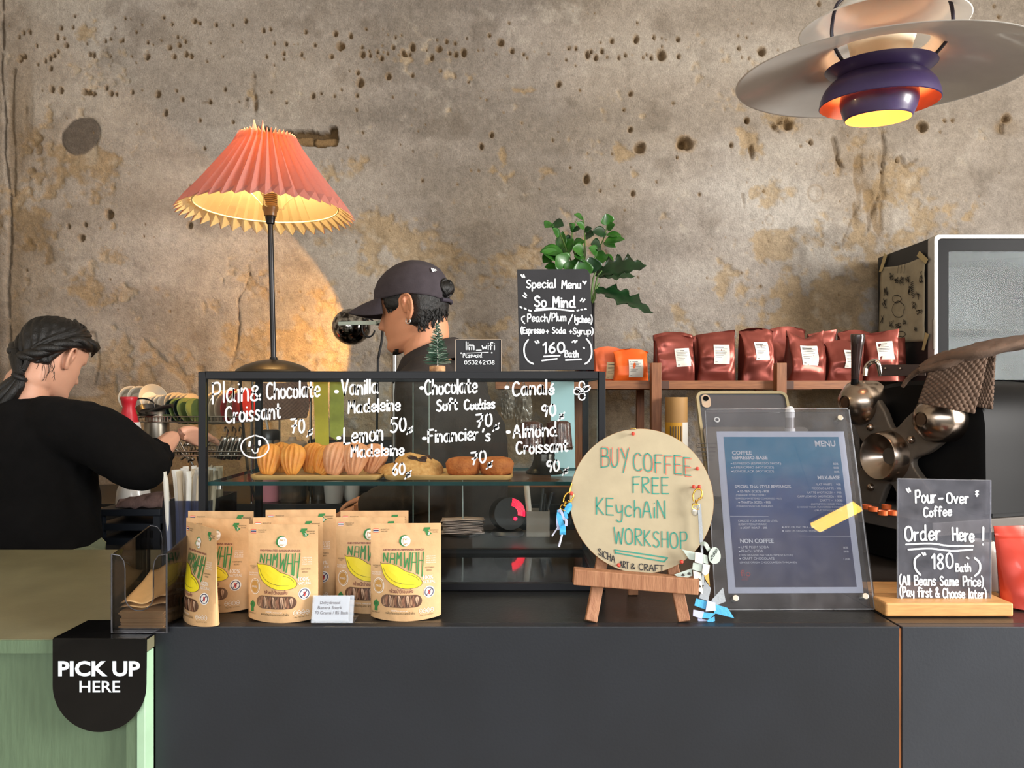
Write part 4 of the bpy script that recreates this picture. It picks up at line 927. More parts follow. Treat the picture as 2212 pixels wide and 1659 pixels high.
# printed colour fade of the menu, teal at the head to slate violet at the foot
mm = bpy.data.materials.new('menu_print'); mm.use_nodes = True
n_, l_ = mm.node_tree.nodes, mm.node_tree.links; b_ = n_['Principled BSDF']
tc_ = n_.new('ShaderNodeTexCoord'); sp_ = n_.new('ShaderNodeSeparateXYZ'); rp_ = n_.new('ShaderNodeValToRGB'); nz_ = n_.new('ShaderNodeTexNoise'); ad_ = n_.new('ShaderNodeMath'); ad_.operation = 'MULTIPLY_ADD'; ad_.inputs[1].default_value = 0.3
nz_.inputs['Scale'].default_value = 14
l_.new(tc_.outputs['Object'], nz_.inputs['Vector'])
l_.new(tc_.outputs['Generated'], sp_.inputs[0]); l_.new(nz_.outputs['Fac'], ad_.inputs[0]); l_.new(sp_.outputs['Z'], ad_.inputs[2])
rp_.color_ramp.elements[0].color = lin('#47455c'); rp_.color_ramp.elements[0].position = 0.12
rp_.color_ramp.elements[1].color = lin('#1f86ac'); rp_.color_ramp.elements[1].position = 1.0
for p_, c_ in ((0.45, '#3f4a78'), (0.72, '#2f5792')): e_ = rp_.color_ramp.elements.new(p_); e_.color = lin(c_)
l_.new(ad_.outputs[0], rp_.inputs[0]); l_.new(rp_.outputs[0], b_.inputs['Base Color']); b_.inputs['Roughness'].default_value = 0.5
quad(pm_, [(1590, 1268), (1853, 1267), (1813, 942), (1564, 942)], -0.0043, 0.0002).build('printed_panel', mm, t); panel_ = [c for c in t.children if c.name.startswith('printed_panel')][0]
pmt = Plane(pm_.at(0, 0, -0.0039), pm_.u, pm_.v)
m = MB()
X0 = 1500; Y0 = 820; k_ = 420 / 1340
for s, x0, x1, y, h, bo in (('MENU', 833, 974, 460, 36, .03), ('COFFEE', 260, 396, 516, 23, .03), ('ESPRESSO-BASE', 262, 505, 549, 21, .03), ('ESPRESSO (ESPRESSO SHOT)', 268, 598, 585, 14, 0), ('AMERICANO (HOT/ICED)', 270, 548, 612, 14, 0), ('LONGBLACK (HOT/ICED)', 272, 548, 639, 14, 0),
        ('80B', 956, 992, 588, 14, 0), ('80B', 960, 995, 615, 14, 0), ('80B', 964, 999, 643, 14, 0), ('MILK-BASE', 851, 1003, 687, 22, .03), ('SPECIAL THAI STYLE BEVERAGES', 279, 666, 748, 19, .02), ('ES-YEN (ICED) - 80B', 317, 514, 778, 15, .01), ('(THAILAND STYLE COFFEE /', 287, 492, 802, 11, 0),
        ('ESPRESSO+SWEETENED CONDENSED MILK)', 286, 602, 825, 11, 0), ('THAITEA (ICED)  - 80B', 322, 525, 853, 15, .01), ('(THAILAND SIGNATURE TEA BLEND)', 290, 542, 878, 11, 0), ('FLAT WHITE -   90B', 838, 1009, 730, 13, 0), ('PICCOLO LATTE - 90B', 811, 1011, 757, 13, 0), ('LATTE (HOT/ICED) -  90B', 780, 1014, 785, 13, 0),
        ('CAPPUCHINO (HOT/ICED) -  80B', 711, 1018, 812, 13, 0), ('DIRTY -  100B', 866, 1021, 839, 13, 0), ('(RISTRETTO+COLD MILK)', 804, 1024, 863, 10, 0), ('CHOOSE YOUR FLAVORED IN DIRTY', 707, 1026, 884, 10, 0), ('(FRUITY/CHOCOLATE)', 830, 1020, 906, 10, 0),
        ('CHOOSE YOUR ROASTED LEVEL', 302, 576, 980, 13, 0), ('(LIGHT/MEDIUM/DARK)', 304, 501, 1004, 13, 0), ('LIGHT ROAST - 20B', 335, 502, 1028, 13, .01), ('ADD ON OAT MILK - 15B', 622, 830, 1023, 12, 0), ('ADD ON ORGANIC HONEY - 10B', 625, 895, 1049, 12, 0), ('NON COFFEE', 316, 548, 1126, 27, .03),
        ('UME PLUM SODA', 322, 514, 1163, 16, 0), ('PEACH SODA', 325, 475, 1190, 16, 0), ('(100% ORGANIC NATURAL FEMENTATION)', 310, 680, 1216, 12, 0), ('CRAFT CHOCOLATE', 330, 552, 1241, 16, 0), ('(SINGLE ORIGIN CHOCOLATE IN THAILAND)', 314, 706, 1266, 12, 0), ('80B', 1027, 1060, 1165, 13, 0), ('80B', 1030, 1064, 1191, 13, 0), ('120B', 1030, 1074, 1243, 13, 0)):
    ptext(m, pmt, s, X0 + x0 * k_, X0 + x1 * k_, Y0 + y * k_, h * k_ * 1.05, bold=bo, off=0.0003)
for x, y in ((256, 580), (258, 607), (260, 633), (303, 772), (308, 847), (322, 1023), (608, 1017), (611, 1043), (308, 1156), (312, 1184), (316, 1235)): pen(m, pmt, [(X0 + x * k_ - .6, Y0 + y * k_), (X0 + x * k_ + .6, Y0 + y * k_)], 2.6, 0.0003)
for (x0, y0, x1, y1) in ((247, 942, 510, 944), (724, 1077, 1085, 1080)): pen(m, pmt, [(X0 + x0 * k_, Y0 + y0 * k_), (X0 + x1 * k_, Y0 + y1 * k_)], 0.8, 0.0003)
m.build('lettering', M('menu_white_print', '#f2f2f6', 0.7), panel_)
m = MB(); ptext(m, pmt, 'flo', X0 + 320 * k_, X0 + 388 * k_, Y0 + 1356 * k_, 44 * k_, off=0.0003); ptext(m, pmt, 'COFFEE', X0 + 328 * k_, X0 + 370 * k_, Y0 + 1370 * k_, 6 * k_, off=0.0003); ptext(m, pmt, 'BREWERS', X0 + 326 * k_, X0 + 370 * k_, Y0 + 1383 * k_, 6 * k_, off=0.0003)
m.build('red_logo', M('menu_red_print', '#c0424a', 0.7), panel_)
steel = M('steel', '#b9b6b0', 0.25, 1.0)
for x, y in ((1812, 905), (1587, 1293), (1866, 1289)):
    c = pm_.px(x, y, 0); MB().cyl(c - pm_.n * 0.010, c + pm_.n * 0.0075, 0.0050, n=20).build('stand_off_bolt', M('satin_steel', '#c8c2b4', 0.35, 0.9), t, smooth=40, bevel=0.0006)
c = pm_.px(1548, 908, 0); MB().lathe([(0.003, 0), (0.0052, 0), (0.0052, 0.0035), (0.003, 0.0035)], 20, c, axis=pm_.n, closed=True).build('bolt_hole_rim', GLASS('acrylic_edge'), t)
m = MB(); a_ = pm_.at(0.06, 0.20, -0.010); b_2 = pm_.at(0.17, 0.20, -0.010)
m.poly([a_, b_2, Vector((b_2.x, a_.y + 0.055, HC + 0.001)), Vector((a_.x, a_.y + 0.055, HC + 0.001))], (0, 0.003, 0)); m.build('rear_strut', GLASS('scratched_acrylic_2'), t)

# linear lamp under the ceiling behind the customer; the menu mirrors it as a yellow streak
def mirrored(x, y, zc):
    p = pm_.px(x, y, 0.003); d = (p - Vector((0, 0, ZC))).normalized(); r = d - pm_.n * 2 * d.dot(pm_.n)
    return p + r * ((zc - p.z) / r.z)
la, lb_ = mirrored(1760, 1141, 2.75), mirrored(1852, 1094, 2.75)
t = thing('linear_lamp', 'straight yellow lamp hanging under the ceiling, mirrored in the acrylic menu', 'lamp', (la + lb_) / 2)
MB().bar(la, lb_, 0.075, 0.02).build('diffuser', M('lit_diffuser', '#fff0c0', 0.5, emit='#ffc13c', es=26.0), t)
MB().bar(la + Vector((0, 0, .02)), lb_ + Vector((0, 0, .02)), 0.09, 0.018).build('housing', M('black_frame_paint'), t)
for p in (la.lerp(lb_, .15), la.lerp(lb_, .85)): MB().cyl(p + Vector((0, 0, .029)), Vector((p.x, p.y, 3.2995)), .0015, n=6).build('hanger', M('black_frame_paint'), t)

# pour-over notice on its wooden block
maple = M('pale_maple', '#d09a5e', 0.5, var=0.14, vs=30, stretch=(1.2, 8, 8), bump=0.05)
Zp = 1.147
t = thing('pour_over_sign', 'grey acrylic pour-over coffee notice standing in a pale wooden block', 'sign', (P(2045, 0, Zp).x, Zp + 0.03, HC))
a, b = P(1913, 0, Zp).x, P(2190, 0, Zp).x
m = MB(); m.box((a, Zp, HC + 0.0005), (b, Zp + 0.062, HC + 0.022)); m.build('wooden_block', maple, t, bevel=0.003, seg=3)
Zq = 1.176
pq = Plane(P(1937, 1298, Zq), (1, 0, 0), (0, 0.06, 1))
sheet = [(1937, 1302), (2138, 1304), (2139, 1037), (1937, 1033)]
sheet_ = quad(pq, sheet, 0, 0.003).build('acrylic_sheet', GLASS('smoky_scratched_acrylic', '#d4d5dc', 0.9, 0.04, 0.15, '#b0b0bc'), t)
e = MB(); e.tube([pq.px(1938, 1300, .0015), pq.px(1938, 1034, .0015)], 0.0014, 6).tube([pq.px(2138, 1300, .0015), pq.px(2138, 1038, .0015)], 0.0014, 6).tube([pq.px(1938, 1034, .0015), pq.px(2138, 1038, .0015)], 0.0010, 6); e.build('polished_edge', GLASS('acrylic_edge'), t)
pq2 = Plane(pq.at(0, 0, 0.0032), pq.u, pq.v); m = MB()
for s, x0, y0, x1, y1, h, pn in (('Pour', 1977, 1086, 2021, 1085, 26, 3.8), ('-', 2027, 1084, 2036, 1084, 22, 3.8), ('Over', 2045, 1087, 2091, 1087, 22, 3.8), ('Coffee', 1995, 1116, 2055, 1114, 20, 3.6), ('Order', 1955, 1169, 2030, 1166, 30, 4.2), ('Here', 2057, 1167, 2103, 1170, 26, 4.2), ('!', 2119, 1176, 2125, 1176, 34, 4.4),
        ('(', 1974, 1234, 1988, 1236, 34, 4.2), ('180', 2012, 1228, 2058, 1228, 32, 4), ('Bath', 2064, 1234, 2096, 1234, 16, 3.4), (')', 2104, 1238, 2118, 1238, 30, 4.2), ('(All Beans Same Price)', 1943, 1263, 2124, 1266, 20, 3.2), ('(Pay first & Choose later)', 1944, 1288, 2130, 1293, 20, 3.2)):
    hand(m, pq2, s, x0, y0, x1, y1, h, pn, 0.0004, seed=int(x1))
for pts in ([(1957, 1176), (2010, 1174), (2050, 1179), (2102, 1179)], [(1962, 1187), (2010, 1185), (2055, 1190), (2100, 1187)], [(1958, 1056), (1962, 1063)], [(1963, 1055), (1966, 1061)], [(1992, 1194), (1995, 1199)], [(1997, 1194), (1999, 1198)], [(2088, 1204), (2092, 1206)]): pen(m, pq2, pts, 3.6, 0.0004)
for pts in ([(2107, 1062), (2113, 1068)], [(2113, 1061), (2107, 1068)], [(2110, 1060), (2110, 1072)]): pen(m, pq2, pts, 2.6, 0.0004)
m.build('handwriting', white_ink, sheet_)
t = thing('wooden_tray', 'pale wooden tray lying behind the pour-over notice', 'tray', (P(2025, 0, 1.27).x, 1.27, HC))
a, b = P(1893, 0, 1.24).x, P(2168, 0, 1.24).x
MB().box((a, 1.235, HC + 0.0005), (b, 1.33, HC + 0.010)).build('tray_board', maple, t, bevel=0.003)
wcer = M('white_ceramic', '#d9d6d0', 0.25, coat=0.4, var=0.02)
o = MB().lathe([(0.0, 0), (0.030, 0), (0.0345, .004), (0.0345, .05), (0.031, .066), (0.022, .079), (0.018, .082), (0.016, .08), (0.0, .079)], 36, (P(2119, 0, 1.285).x, 1.285, HC + 0.0105)).build('white_jar', wcer, smooth=50)
tag(o, 'white rounded jar standing on the wooden tray behind the pour-over notice', 'jar')

# ------------------------------------------------------------------ pick up corner
gla = M('gloss_black_acrylic')
t = thing('pick_up_sign', 'black acrylic pick up here tab hooked over the green counter edge', 'sign', (P(214, 0, 1.068).x, 1.07, HG - 0.14))
yf = 1.0655
a, b = P(113, 0, yf).x, P(315, 0, yf).x; c = (a + b) / 2; rr = (b - a) / 2
zt = HG + 0.0035; zc_ = P(0, 1481, yf).z
pts = [(a, yf, zt), (a, yf, zc_)] + [(c - rr * math.cos(q), yf, zc_ - rr * math.sin(q)) for q in np.linspace(0, PI, 40)[1:-1]] + [(b, yf, zc_), (b, yf, zt)]
m = MB(); m.poly(pts, (0, 0.003, 0)); m.box((a, yf + 0.003, zt - 0.003), (b, 1.155, zt)); tab_ = m.build('acrylic_tab', gla, t, bevel=0.0008)
pk = Plane((a, yf, 0), (1, 0, 0), (0, 0, 1)); m = MB()
ptext(m, pk, 'PICK UP', 126, 303, 1459, 30, bold=0.035, off=0.0005); ptext(m, pk, 'HERE', 172, 260, 1495, 24, bold=0.012, off=0.0005)
m.build('lettering', M('white_vinyl', '#dfe9f0', 0.5), tab_)

smoke = GLASS('smoked_acrylic', '#dddbdc', 0.9, 0.03)
t = thing('napkin_holder', 'smoked acrylic napkin holder with round cut-outs on the green counter', 'napkin holder', (P(300, 0, 1.12).x, 1.12, HG))
zb = zt + 0.0005; yn0, yn1 = 1.090, 1.205
a, b = P(241, 0, yn0).x, P(360, 0, yn0).x; top = P(0, 1197, yn0).z; c = (a + b) / 2
def notch(y, h, cut, rad):
    hw = (b - a) * 0.255
    p = [(a, y, zb), (b, y, zb), (b, y, h)]
    p += [(c + hw + (b - c - hw) * math.cos(q), y, h - 0.02 + 0.02 * math.sin(q)) for q in np.linspace(PI / 2, PI, 6)] if False else []
    p += [(c + hw + 0.008, y, h - 0.002), (c + hw + 0.002, y, h - 0.010), (c + hw, y, h - 0.022)]
    p += [(c + hw * math.cos(q), y, cut + hw - hw * math.sin(q)) for q in np.linspace(0, PI, 14)]
    p += [(c - hw, y, h - 0.022), (c - hw - 0.002, y, h - 0.010), (c - hw - 0.008, y, h - 0.002), (a, y, h)]
    return p
m = MB(); m.poly(notch(yn0, top, P(0, 1319, yn0).z, 0), (0, 0.003, 0)); m.build('front_wall', smoke, t)
m = MB(); m.poly(notch(yn1 - 0.003, top + 0.022, top - 0.07, 0), (0, 0.003, 0)); m.build('back_wall', smoke, t)
for x in (a, b - 0.003):
    MB().poly([(x, yn0 + 0.003, zb), (x, yn1 - 0.003, zb), (x, yn1 - 0.003, top + 0.022), (x, yn0 + 0.003, top)], (0.003, 0, 0)).build('side_wall', smoke, t)
MB().box((a + 0.003, yn0 + 0.003, zb), (b - 0.003, yn1 - 0.003, zb + 0.003)).build('base', smoke, t)
e = MB(); e.tube([(a, yn0, zb), (a, yn0, top)], 0.0012, 6).tube([(b, yn0, zb), (b, yn0, top)], 0.0012, 6); e.tube(notch(yn0, top, P(0, 1319, yn0).z, 0)[2:], 0.0007, 6).tube(notch(yn1, top + 0.022, top - 0.07, 0)[2:], 0.0007, 6).build('polished_edge', GLASS('grey_acrylic_edge', '#6a6a70', 1.0, 0.1, 0.15, '#a8a8b0'), t)
nap = M('brown_napkin_paper', '#d3ab76', 0.85, var=0.07, vs=60, bump=0.15, bs=60)
z = zb + 0.004; r = random.Random(2)
for i in range(14):
    dx, dy, th = r.uniform(-.002, .002), r.uniform(-.002, .002), 0.0022
    x0, x1 = a + 0.009 + dx, b - 0.006 + dx; y0 = yn0 + 0.007 + dy; y1 = y0 + 0.092
    m = MB()
    if i < 12:
        lump = 0.0022
        m.box((x0, y0, z), (x1, y1, z + th * 0.9))
    else:
        def fn(u, v, off=0):
            hgt = 0.008 + 0.030 * v * v + 0.026 * u ** 2.2 * (0.4 + v) + 0.003 * math.sin(9 * u + 4 * v)
            return Vector((x0 + (x1 - x0) * u, y0 + (y1 - y0) * v, z + 0.005 + (hgt - 0.008) * (1 if i == 13 else .55) + 0.004 * (i - 12)))
        m.grid(fn, 16, 16)
    o = m.build('paper_napkin', nap, solid=0.0012 if i >= 12 else 0, smooth=60 if i >= 12 else None)
    tag(o, 'brown paper napkin, flat in the stack inside the smoked holder' if i < 12 else ('brown paper napkin curling up on top of the stack in the smoked holder' if i == 13 else 'brown paper napkin bent up just under the topmost one in the holder'), 'napkin', 'napkins in the smoked holder')
    z += th
m = None
# front napkin block folded edge is the stack itself; straws stand in the taller box behind
t = thing('straw_holder', 'tall smoked blue acrylic box of wrapped straws behind the napkin holder', 'straw holder', (-0.62, 1.47, HG))
sx0, sx1, sy0, sy1, szt = P(351, 0, 1.40).x, -0.572, 1.40, 1.54, P(0, 1082, 1.40).z
sm2 = GLASS('smoked_blue_acrylic', '#c3c9dc', 0.9, 0.03)
z0 = HG + 0.0006
MB().box((sx0, sy0, z0), (sx1, sy0 + 0.003, szt)).build('front_wall', sm2, t)
MB().box((sx0, sy1 - 0.003, z0), (sx1, sy1, szt)).build('back_wall', sm2, t)
for x in (sx0, sx1 - 0.003): MB().box((x, sy0 + 0.003, z0), (x + 0.003, sy1 - 0.003, szt)).build('side_wall', sm2, t)
MB().box((sx0 + 0.003, sy0 + 0.003, z0), (sx1 - 0.003, sy1 - 0.003, z0 + 0.003)).build('base', sm2, t)
wrap = [M('straw_wrapper_white', '#dcd8d0', 0.6, var=0.06), M('straw_wrapper_cream', '#c9b9a0', 0.6, var=0.06)]
s0 = None
for i in range(34):
    if s0 is None or i in (1,):
        m = MB(); L = 0.205; w_ = 0.0048
        m.loft([[Vector((w_ * math.cos(q) * (1 if 0.01 < zz < L - .012 else 1.25), w_ * math.sin(q) * (1 if 0.01 < zz < L - .012 else .25), zz)) for q in np.linspace(0, 2 * PI, 11)[:-1]] for zz in (0, .012, .05, .12, L - .016, L - .006, L)])
        o = m.build('wrapped_straw', wrap[i], smooth=40)
        src = [o] if i == 0 else src + [o]; s0 = o
    else:
        o = src[i % 2].copy(); COL.objects.link(o)
    col_, row = i % 6, i // 6
    bx = sx0 + 0.014 + col_ * (sx1 - sx0 - 0.028) / 5 + r.uniform(-.002, .002); by = sy0 + 0.013 + row * 0.0225 + r.uniform(-.003, .003)
    tx_ = r.uniform(-0.17, 0.02) if col_ < 3 else r.uniform(-0.10, 0.16)
    put(o, (bx, by, z0 + 0.0045), rot=(r.uniform(-.05, .08), tx_ * 0.55, r.uniform(0, 3)))
    tag(o, 'paper-wrapped drinking straw standing among the others in the smoked blue box', 'straw', 'wrapped straws')

# ================================================================== pastries in the case
ZT = zs + 0.0004
bamboo = M('bamboo', '#c99f62', 0.5, var=0.12, vs=30, stretch=(0.8, 8, 8))
def tray(x0, x1, y0, y1, label, r=0.018, lip=0.006):
    def rr(d, z):
        pts = []
        for cx, cy, a0 in ((x1 - r, y1 - r, 0), (x0 + r, y1 - r, PI / 2), (x0 + r, y0 + r, PI), (x1 - r, y0 + r, 3 * PI / 2)):
            pts += [Vector((cx + (r - d) * math.cos(a0 + q), cy + (r - d) * math.sin(a0 + q), z)) for q in np.linspace(0, PI / 2, 7)]
        return pts
    m = MB(); m.loft([rr(0.004, ZT), rr(0.0, ZT + 0.005), rr(0, ZT + 0.0085), rr(0.003, ZT + 0.0085), rr(0.006, ZT + 0.0055)])
    o = m.build('bamboo_tray', bamboo, smooth=40); return tag(o, label, 'tray', 'bamboo trays in the case')
yA = 1.335
tray(P(535, 0, yA).x, P(822, 0, yA).x, yA, 1.47, 'rounded bamboo tray under the madeleines'); tray(P(826, 0, yA).x, P(1108, 0, yA).x, yA, 1.47, 'bamboo tray under the cookies and financiers')
ZP = ZT + 0.006
def madeleine(kind, col, c2):
    L, Wd, T = 0.059, 0.049, 0.024
    m = MB()
    hs = np.interp(np.linspace(0, 1, 61), [0, .03, .12, .3, .5, .66, .8, .9, .96, 1], [.30, .44, .60, .80, .96, 1.0, .92, .72, .46, .02])
    hs = np.convolve(np.pad(hs, 2, 'edge'), np.ones(5) / 5, 'valid')
    def half(v): return 0.5 * Wd * float(np.interp(v, np.linspace(0, 1, 61), hs))
    def fn(s):
        def f(u, v):
            v2 = 0.004 + 0.992 * v; x = (2 * u - 1); w = half(v2)
            bul = math.sqrt(max(0, 1 - abs(x) ** 2.3))
            if s > 0:
                rib = 0.0016 * math.cos(x * 5.2 * PI) * bul * min(1, 4 * (1 - v2)) * min(1, 5 * v2)
                return (x * w, -(T * 0.62 * bul * math.sin(v2 * PI) ** 0.5 + rib), v2 * L)
            return (x * w, T * 0.5 * bul * math.sin(v2 * PI) ** 1.2 * (1 + 0.5 * math.exp(-((v2 - .5) / .2) ** 2)), v2 * L)
        return f
    m.grid(fn(1), 36, 24).grid(fn(-1), 36, 16)
    o = m.build('madeleine', M(kind, col, 0.5, col2=c2, vs=55, bump=0.3, bs=420), smooth=70)
    return o
mg = madeleine('golden_sponge', '#dd8530', '#eba650'); ml = madeleine('lemon_glazed_sponge', '#d48e62', '#e2a67e')
for i, (src_, x, Z, rz, tilt, roll, lab) in enumerate(((mg, 577, 1.362, 8, -18, 6, 'golden madeleine at the left end of the bamboo tray'), (mg, 630, 1.360, -3, -16, -2, 'golden madeleine second from the left, standing in front'), (mg, 603, 1.398, 5, -14, 2, 'golden madeleine peeking out behind the two at the left'),
        (mg, 668, 1.392, -6, -14, 10, 'golden madeleine leaning behind the front ones, in the middle of the row'), (mg, 690, 1.372, 10, -24, 24, 'golden madeleine tilted over beside the first glazed one'), (ml, 717, 1.360, 10, -16, 14, 'pinkish glazed lemon madeleine, tallest in the middle of the tray'),
        (ml, 762, 1.362, -4, -16, 4, 'pinkish glazed lemon madeleine second from the right end of the tray'), (ml, 796, 1.395, 14, -16, 22, 'pinkish glazed lemon madeleine at the right end of the tray'), (ml, 742, 1.400, 4, -14, -6, 'pinkish glazed lemon madeleine glimpsed between the other two'))):
    o = src_ if src_.get('label') is None else src_.copy()
    if o is not src_: COL.objects.link(o)
    k = 1.06 if x in (717, 762) else 1.0
    put(o, (P(x, 0, Z).x, Z, ZP + 0.001), rot=(R(tilt), R(roll), R(rz)), scale=k); tag(o, lab, 'madeleine', 'madeleines')
def cookie(x, Z, z, rot, label, seed):
    t = thing('cookie', label, 'cookie', (P(x, 0, Z).x, Z, z), rot=rot, group='chocolate cookies')
    r = random.Random(seed); m = MB()
    mw = WM[t]
    def fn(u, v):
        a = 2 * PI * u; q = v
        rad = 0.046 * (1 + 0.05 * math.sin(3 * a + seed) + 0.03 * math.sin(7 * a)) 
        if q < 0.5: rr, zz = rad * (q * 2), 0.0
        else:
            s = (q - 0.5) * 2; rr = rad * math.cos(s * PI / 2) ** 0.7 if s < 1 else 0; zz = 0.018 * math.sin(s * PI / 2)
        p = Vector((rr * math.cos(a), rr * math.sin(a), zz)); p.z += 0.0022 * noise.noise(p * 90) * (zz > 0.002)
        return mw @ p
    m.grid(fn, 40, 22); dough_ = m.build('cookie_dough', M('cookie_dough', '#c08c4c', 0.85, col2='#dcae70', vs=130, bump=0.6, bs=260), t, smooth=60)
    for i in range(4):
        a = r.uniform(0, 6.28); rr = r.uniform(0.006, 0.03); c = Vector((rr * math.cos(a), rr * math.sin(a), 0.018 * (1 - (rr / .046) ** 2) ** .5 + 0.0005))
        mm = MB(); k = len(mm.v); mm.ball((0, 0, 0), 1, 12, sc=(r.uniform(.007, .012), r.uniform(.005, .008), .003))
        mm.v = [tuple(mw @ (c + Matrix.Rotation(a * 2, 3, 'Z') @ Vector(v) * (1 + 0.25 * noise.noise(Vector(v) * 300)))) for v in mm.v]
        mm.build('chocolate_chunk', M('dark_chocolate', '#3a201a', 0.35, var=0.2), dough_, smooth=60)
cookie(905, 1.395, ZP + 0.011, (R(20), R(11), 0.3), 'chocolate chunk cookie lying tilted on top of another on the bamboo tray', 1)
cookie(868, 1.405, ZP + 0.001, (0, 0, 1.2), 'chocolate chunk cookie flat underneath the tilted one', 4)
def financier(x, Z, label, rz=0):
    m = MB(); n = 48; rings = []
    for rr, zz in ((0.024, 0), (0.0285, 0.001), (0.0315, 0.010), (0.033, 0.020), (0.031, 0.024), (0.027, 0.029), (0.016, 0.0315), (0.004, 0.032)):
        ring = []
        for k in range(n):
            a = 2 * PI * k / n; f = 1 + 0.025 * abs(math.cos(a * 4)) - 0.012 + 0.012 * noise.noise(Vector((math.cos(a) * 2, math.sin(a) * 2, zz * 90)))
            ring.append(Vector((P(x, 0, Z).x + rr * f * math.cos(a + rz), Z + rr * f * math.sin(a + rz), ZP + zz)))
        rings.append(ring)
    m.loft(rings); o = m.build('financier', M('almond_cake', '#a0541f', 0.7, col2='#c4773a', vs=90, bump=0.5, bs=300), smooth=60)
    return tag(o, label, 'financier', 'financiers')
financier(1001, 1.385, 'round brown financier cake beside the cookies on the bamboo tray'); financier(1072, 1.388, 'round brown financier cake at the right end of the bamboo tray', 0.6)
# cake stand with caneles
Zc = 1.452; scx = P(1176, 0, Zc).x
t = thing('cake_stand', 'small dark glossy cake stand holding two caneles inside the case', 'cake stand', (scx, Zc, ZT))
plz = 0.046
MB().lathe([(0, 0), (0.036, 0), (0.037, .003), (0.034, .006), (0.026, .014), (0.020, .030), (0.021, .037), (0.018, plz - .003), (0, plz - .003)], 40, (scx, Zc, ZT + 0.0003)).build('pedestal', M('dark_pewter', '#3a3733', 0.22, 0.6), t, smooth=50)
MB().lathe([(0, plz - .003), (0.03, plz - .002), (0.055, plz + .004), (0.058, plz + .007), (0.054, plz + .006), (0.03, plz + .0005), (0, plz)], 48, (scx, Zc, ZT + 0.0003)).build('plate', M('bronze_glaze', '#5a4526', 0.2, 0.3, coat=0.6), t, smooth=50)
def canele(x, Z, h, r0, label):
    m = MB(); rings = []
    for v in np.linspace(0, 1, 14):
        rr = r0 * (1.0 - 0.18 * v) if v < 0.93 else r0 * 0.78 * (1 - (v - .93) * 4)
        ring = []
        for k in range(72):
            a = 2 * PI * k / 72; f = 1 + 0.075 * (abs(math.cos(a * 6)) ** 0.7 - 0.5) * (1 if v < .95 else .3)
            f += 0.02 * noise.noise(Vector((math.cos(a) * 6, math.sin(a) * 6, v * 9)))
            ring.append(Vector((P(x, 0, Z).x + rr * f * math.cos(a), Z + rr * f * math.sin(a), ZT + plz + 0.0015 + h * v)))
        rings.append(ring)
    m.loft(rings); o = m.build('canele', M('caramel_crust', '#2e1410', 0.3, col2='#572a1c', vs=120, bump=0.5, bs=300, coat=0.5), smooth=50)
    return tag(o, label, 'canele', 'caneles')
canele(1147, Zc, 0.054, 0.0255, 'dark fluted canele cake at the left of the cake stand'); canele(1207, Zc - 0.004, 0.056, 0.0265, 'dark fluted canele cake at the right of the cake stand, against the pale blue card')

# paper strips fixed to the sliding glass
def note(name, quad_px, Zn, mat, label, cat='paper'):
    m = MB(); m.poly([P(x, y, Zn) for x, y in quad_px], (0, 0.0006, 0)); return tag(m.build(name, mat), label, cat)
note('paper_card', [(1190, 1029), (1243, 1029), (1240, 822), (1190, 822)], Z1 - 0.0125, M('pale_blue_card', '#a5c9cf', 0.7, var=0.03), 'tall pale blue card standing against the glass behind the caneles', 'card')
yel = M('yellow_tissue', '#d9c33f', 0.6, var=0.2, vs=18)
note('paper_strip', [(681, 966), (711, 966), (708, 820), (677, 820)], Z1 + 0.010, yel, 'yellow paper strip hanging behind the glass, left of the lime one', 'paper strip')
note('paper_strip', [(712, 942), (728, 952), (742, 935), (742, 822), (712, 822)], Z1 + 0.010, M('lime_tissue', '#aeb04a', 0.6, var=0.25, vs=30), 'lime paper strip hanging behind the glass, right of the yellow one', 'paper strip')

# ================================================================== on top of the case
zt_ = ct + 0.0005
# pleated table lamp
Zl = 1.475
lx = P(591, 0, Zl).x
t = thing('table_lamp', 'table lamp with pleated salmon shade glowing warm on the pastry case', 'table lamp', (lx, Zl, zt_))
black_metal = M('black_lamp_metal', '#1c1a1b', 0.35, 0.5, var=0.1)
MB().lathe([(0, 0), (0.074, 0), (0.0745, .003), (0.070, .009), (0.056, .018), (0.032, .026), (0.012, .029), (0, .0295)], 56, (lx, Zl, zt_)).build('base', M('dark_bronze_metal', '#4a4032', 0.35, 0.7), t, smooth=50)
ptop = P(584, 482, Zl)
MB().cyl((lx, Zl, zt_ + 0.028), (lx, Zl, zt_ + 0.034), 0.0085, 0.0070).tube([(lx, Zl, zt_ + 0.028), ptop], 0.0052, 16).build('pole', black_metal, t, smooth=40)
sx = ptop.x; sz = ptop.z
MB().lathe([(0.005, 0), (0.008, .002), (0.0095, .012), (0.010, .013), (0.010, .016), (0.0085, .018)], 24, (sx, Zl, sz - 0.003)).build('socket_collar', black_metal, t, smooth=40)
k_pro = [(0.0085, .016), (0.0120, .017), (0.013, .026), (0.0155, .030), (0.0155, .036), (0.0135, .038)]
for i in range(6): k_pro += [(0.0138, .040 + i * .004), (0.0125, .042 + i * .004)]
MB().lathe(k_pro + [(0.008, .066)], 28, (sx, Zl, sz - 0.003)).build('socket', M('brown_bakelite', '#7a5a35', 0.35, var=0.15), t, smooth=40)
bulb_z = sz + 0.098
MB().lathe([(0.0, -.034), (0.011, -.034), (0.012, -.025), (0.022, -.008), (0.0255, .006), (0.021, .021), (0.011, .029), (0, .031)], 28, (sx, Zl, bulb_z)).build('bulb', M('lit_bulb_glass', '#fff2d0', 0.3, emit='#ffc46a', es=9.0), t, smooth=60)
d = bpy.data.lights.new('table_lamp_glow', 'POINT'); d.energy = 10.5; d.color = (1.0, 0.76, 0.42); d.shadow_soft_size = 0.03
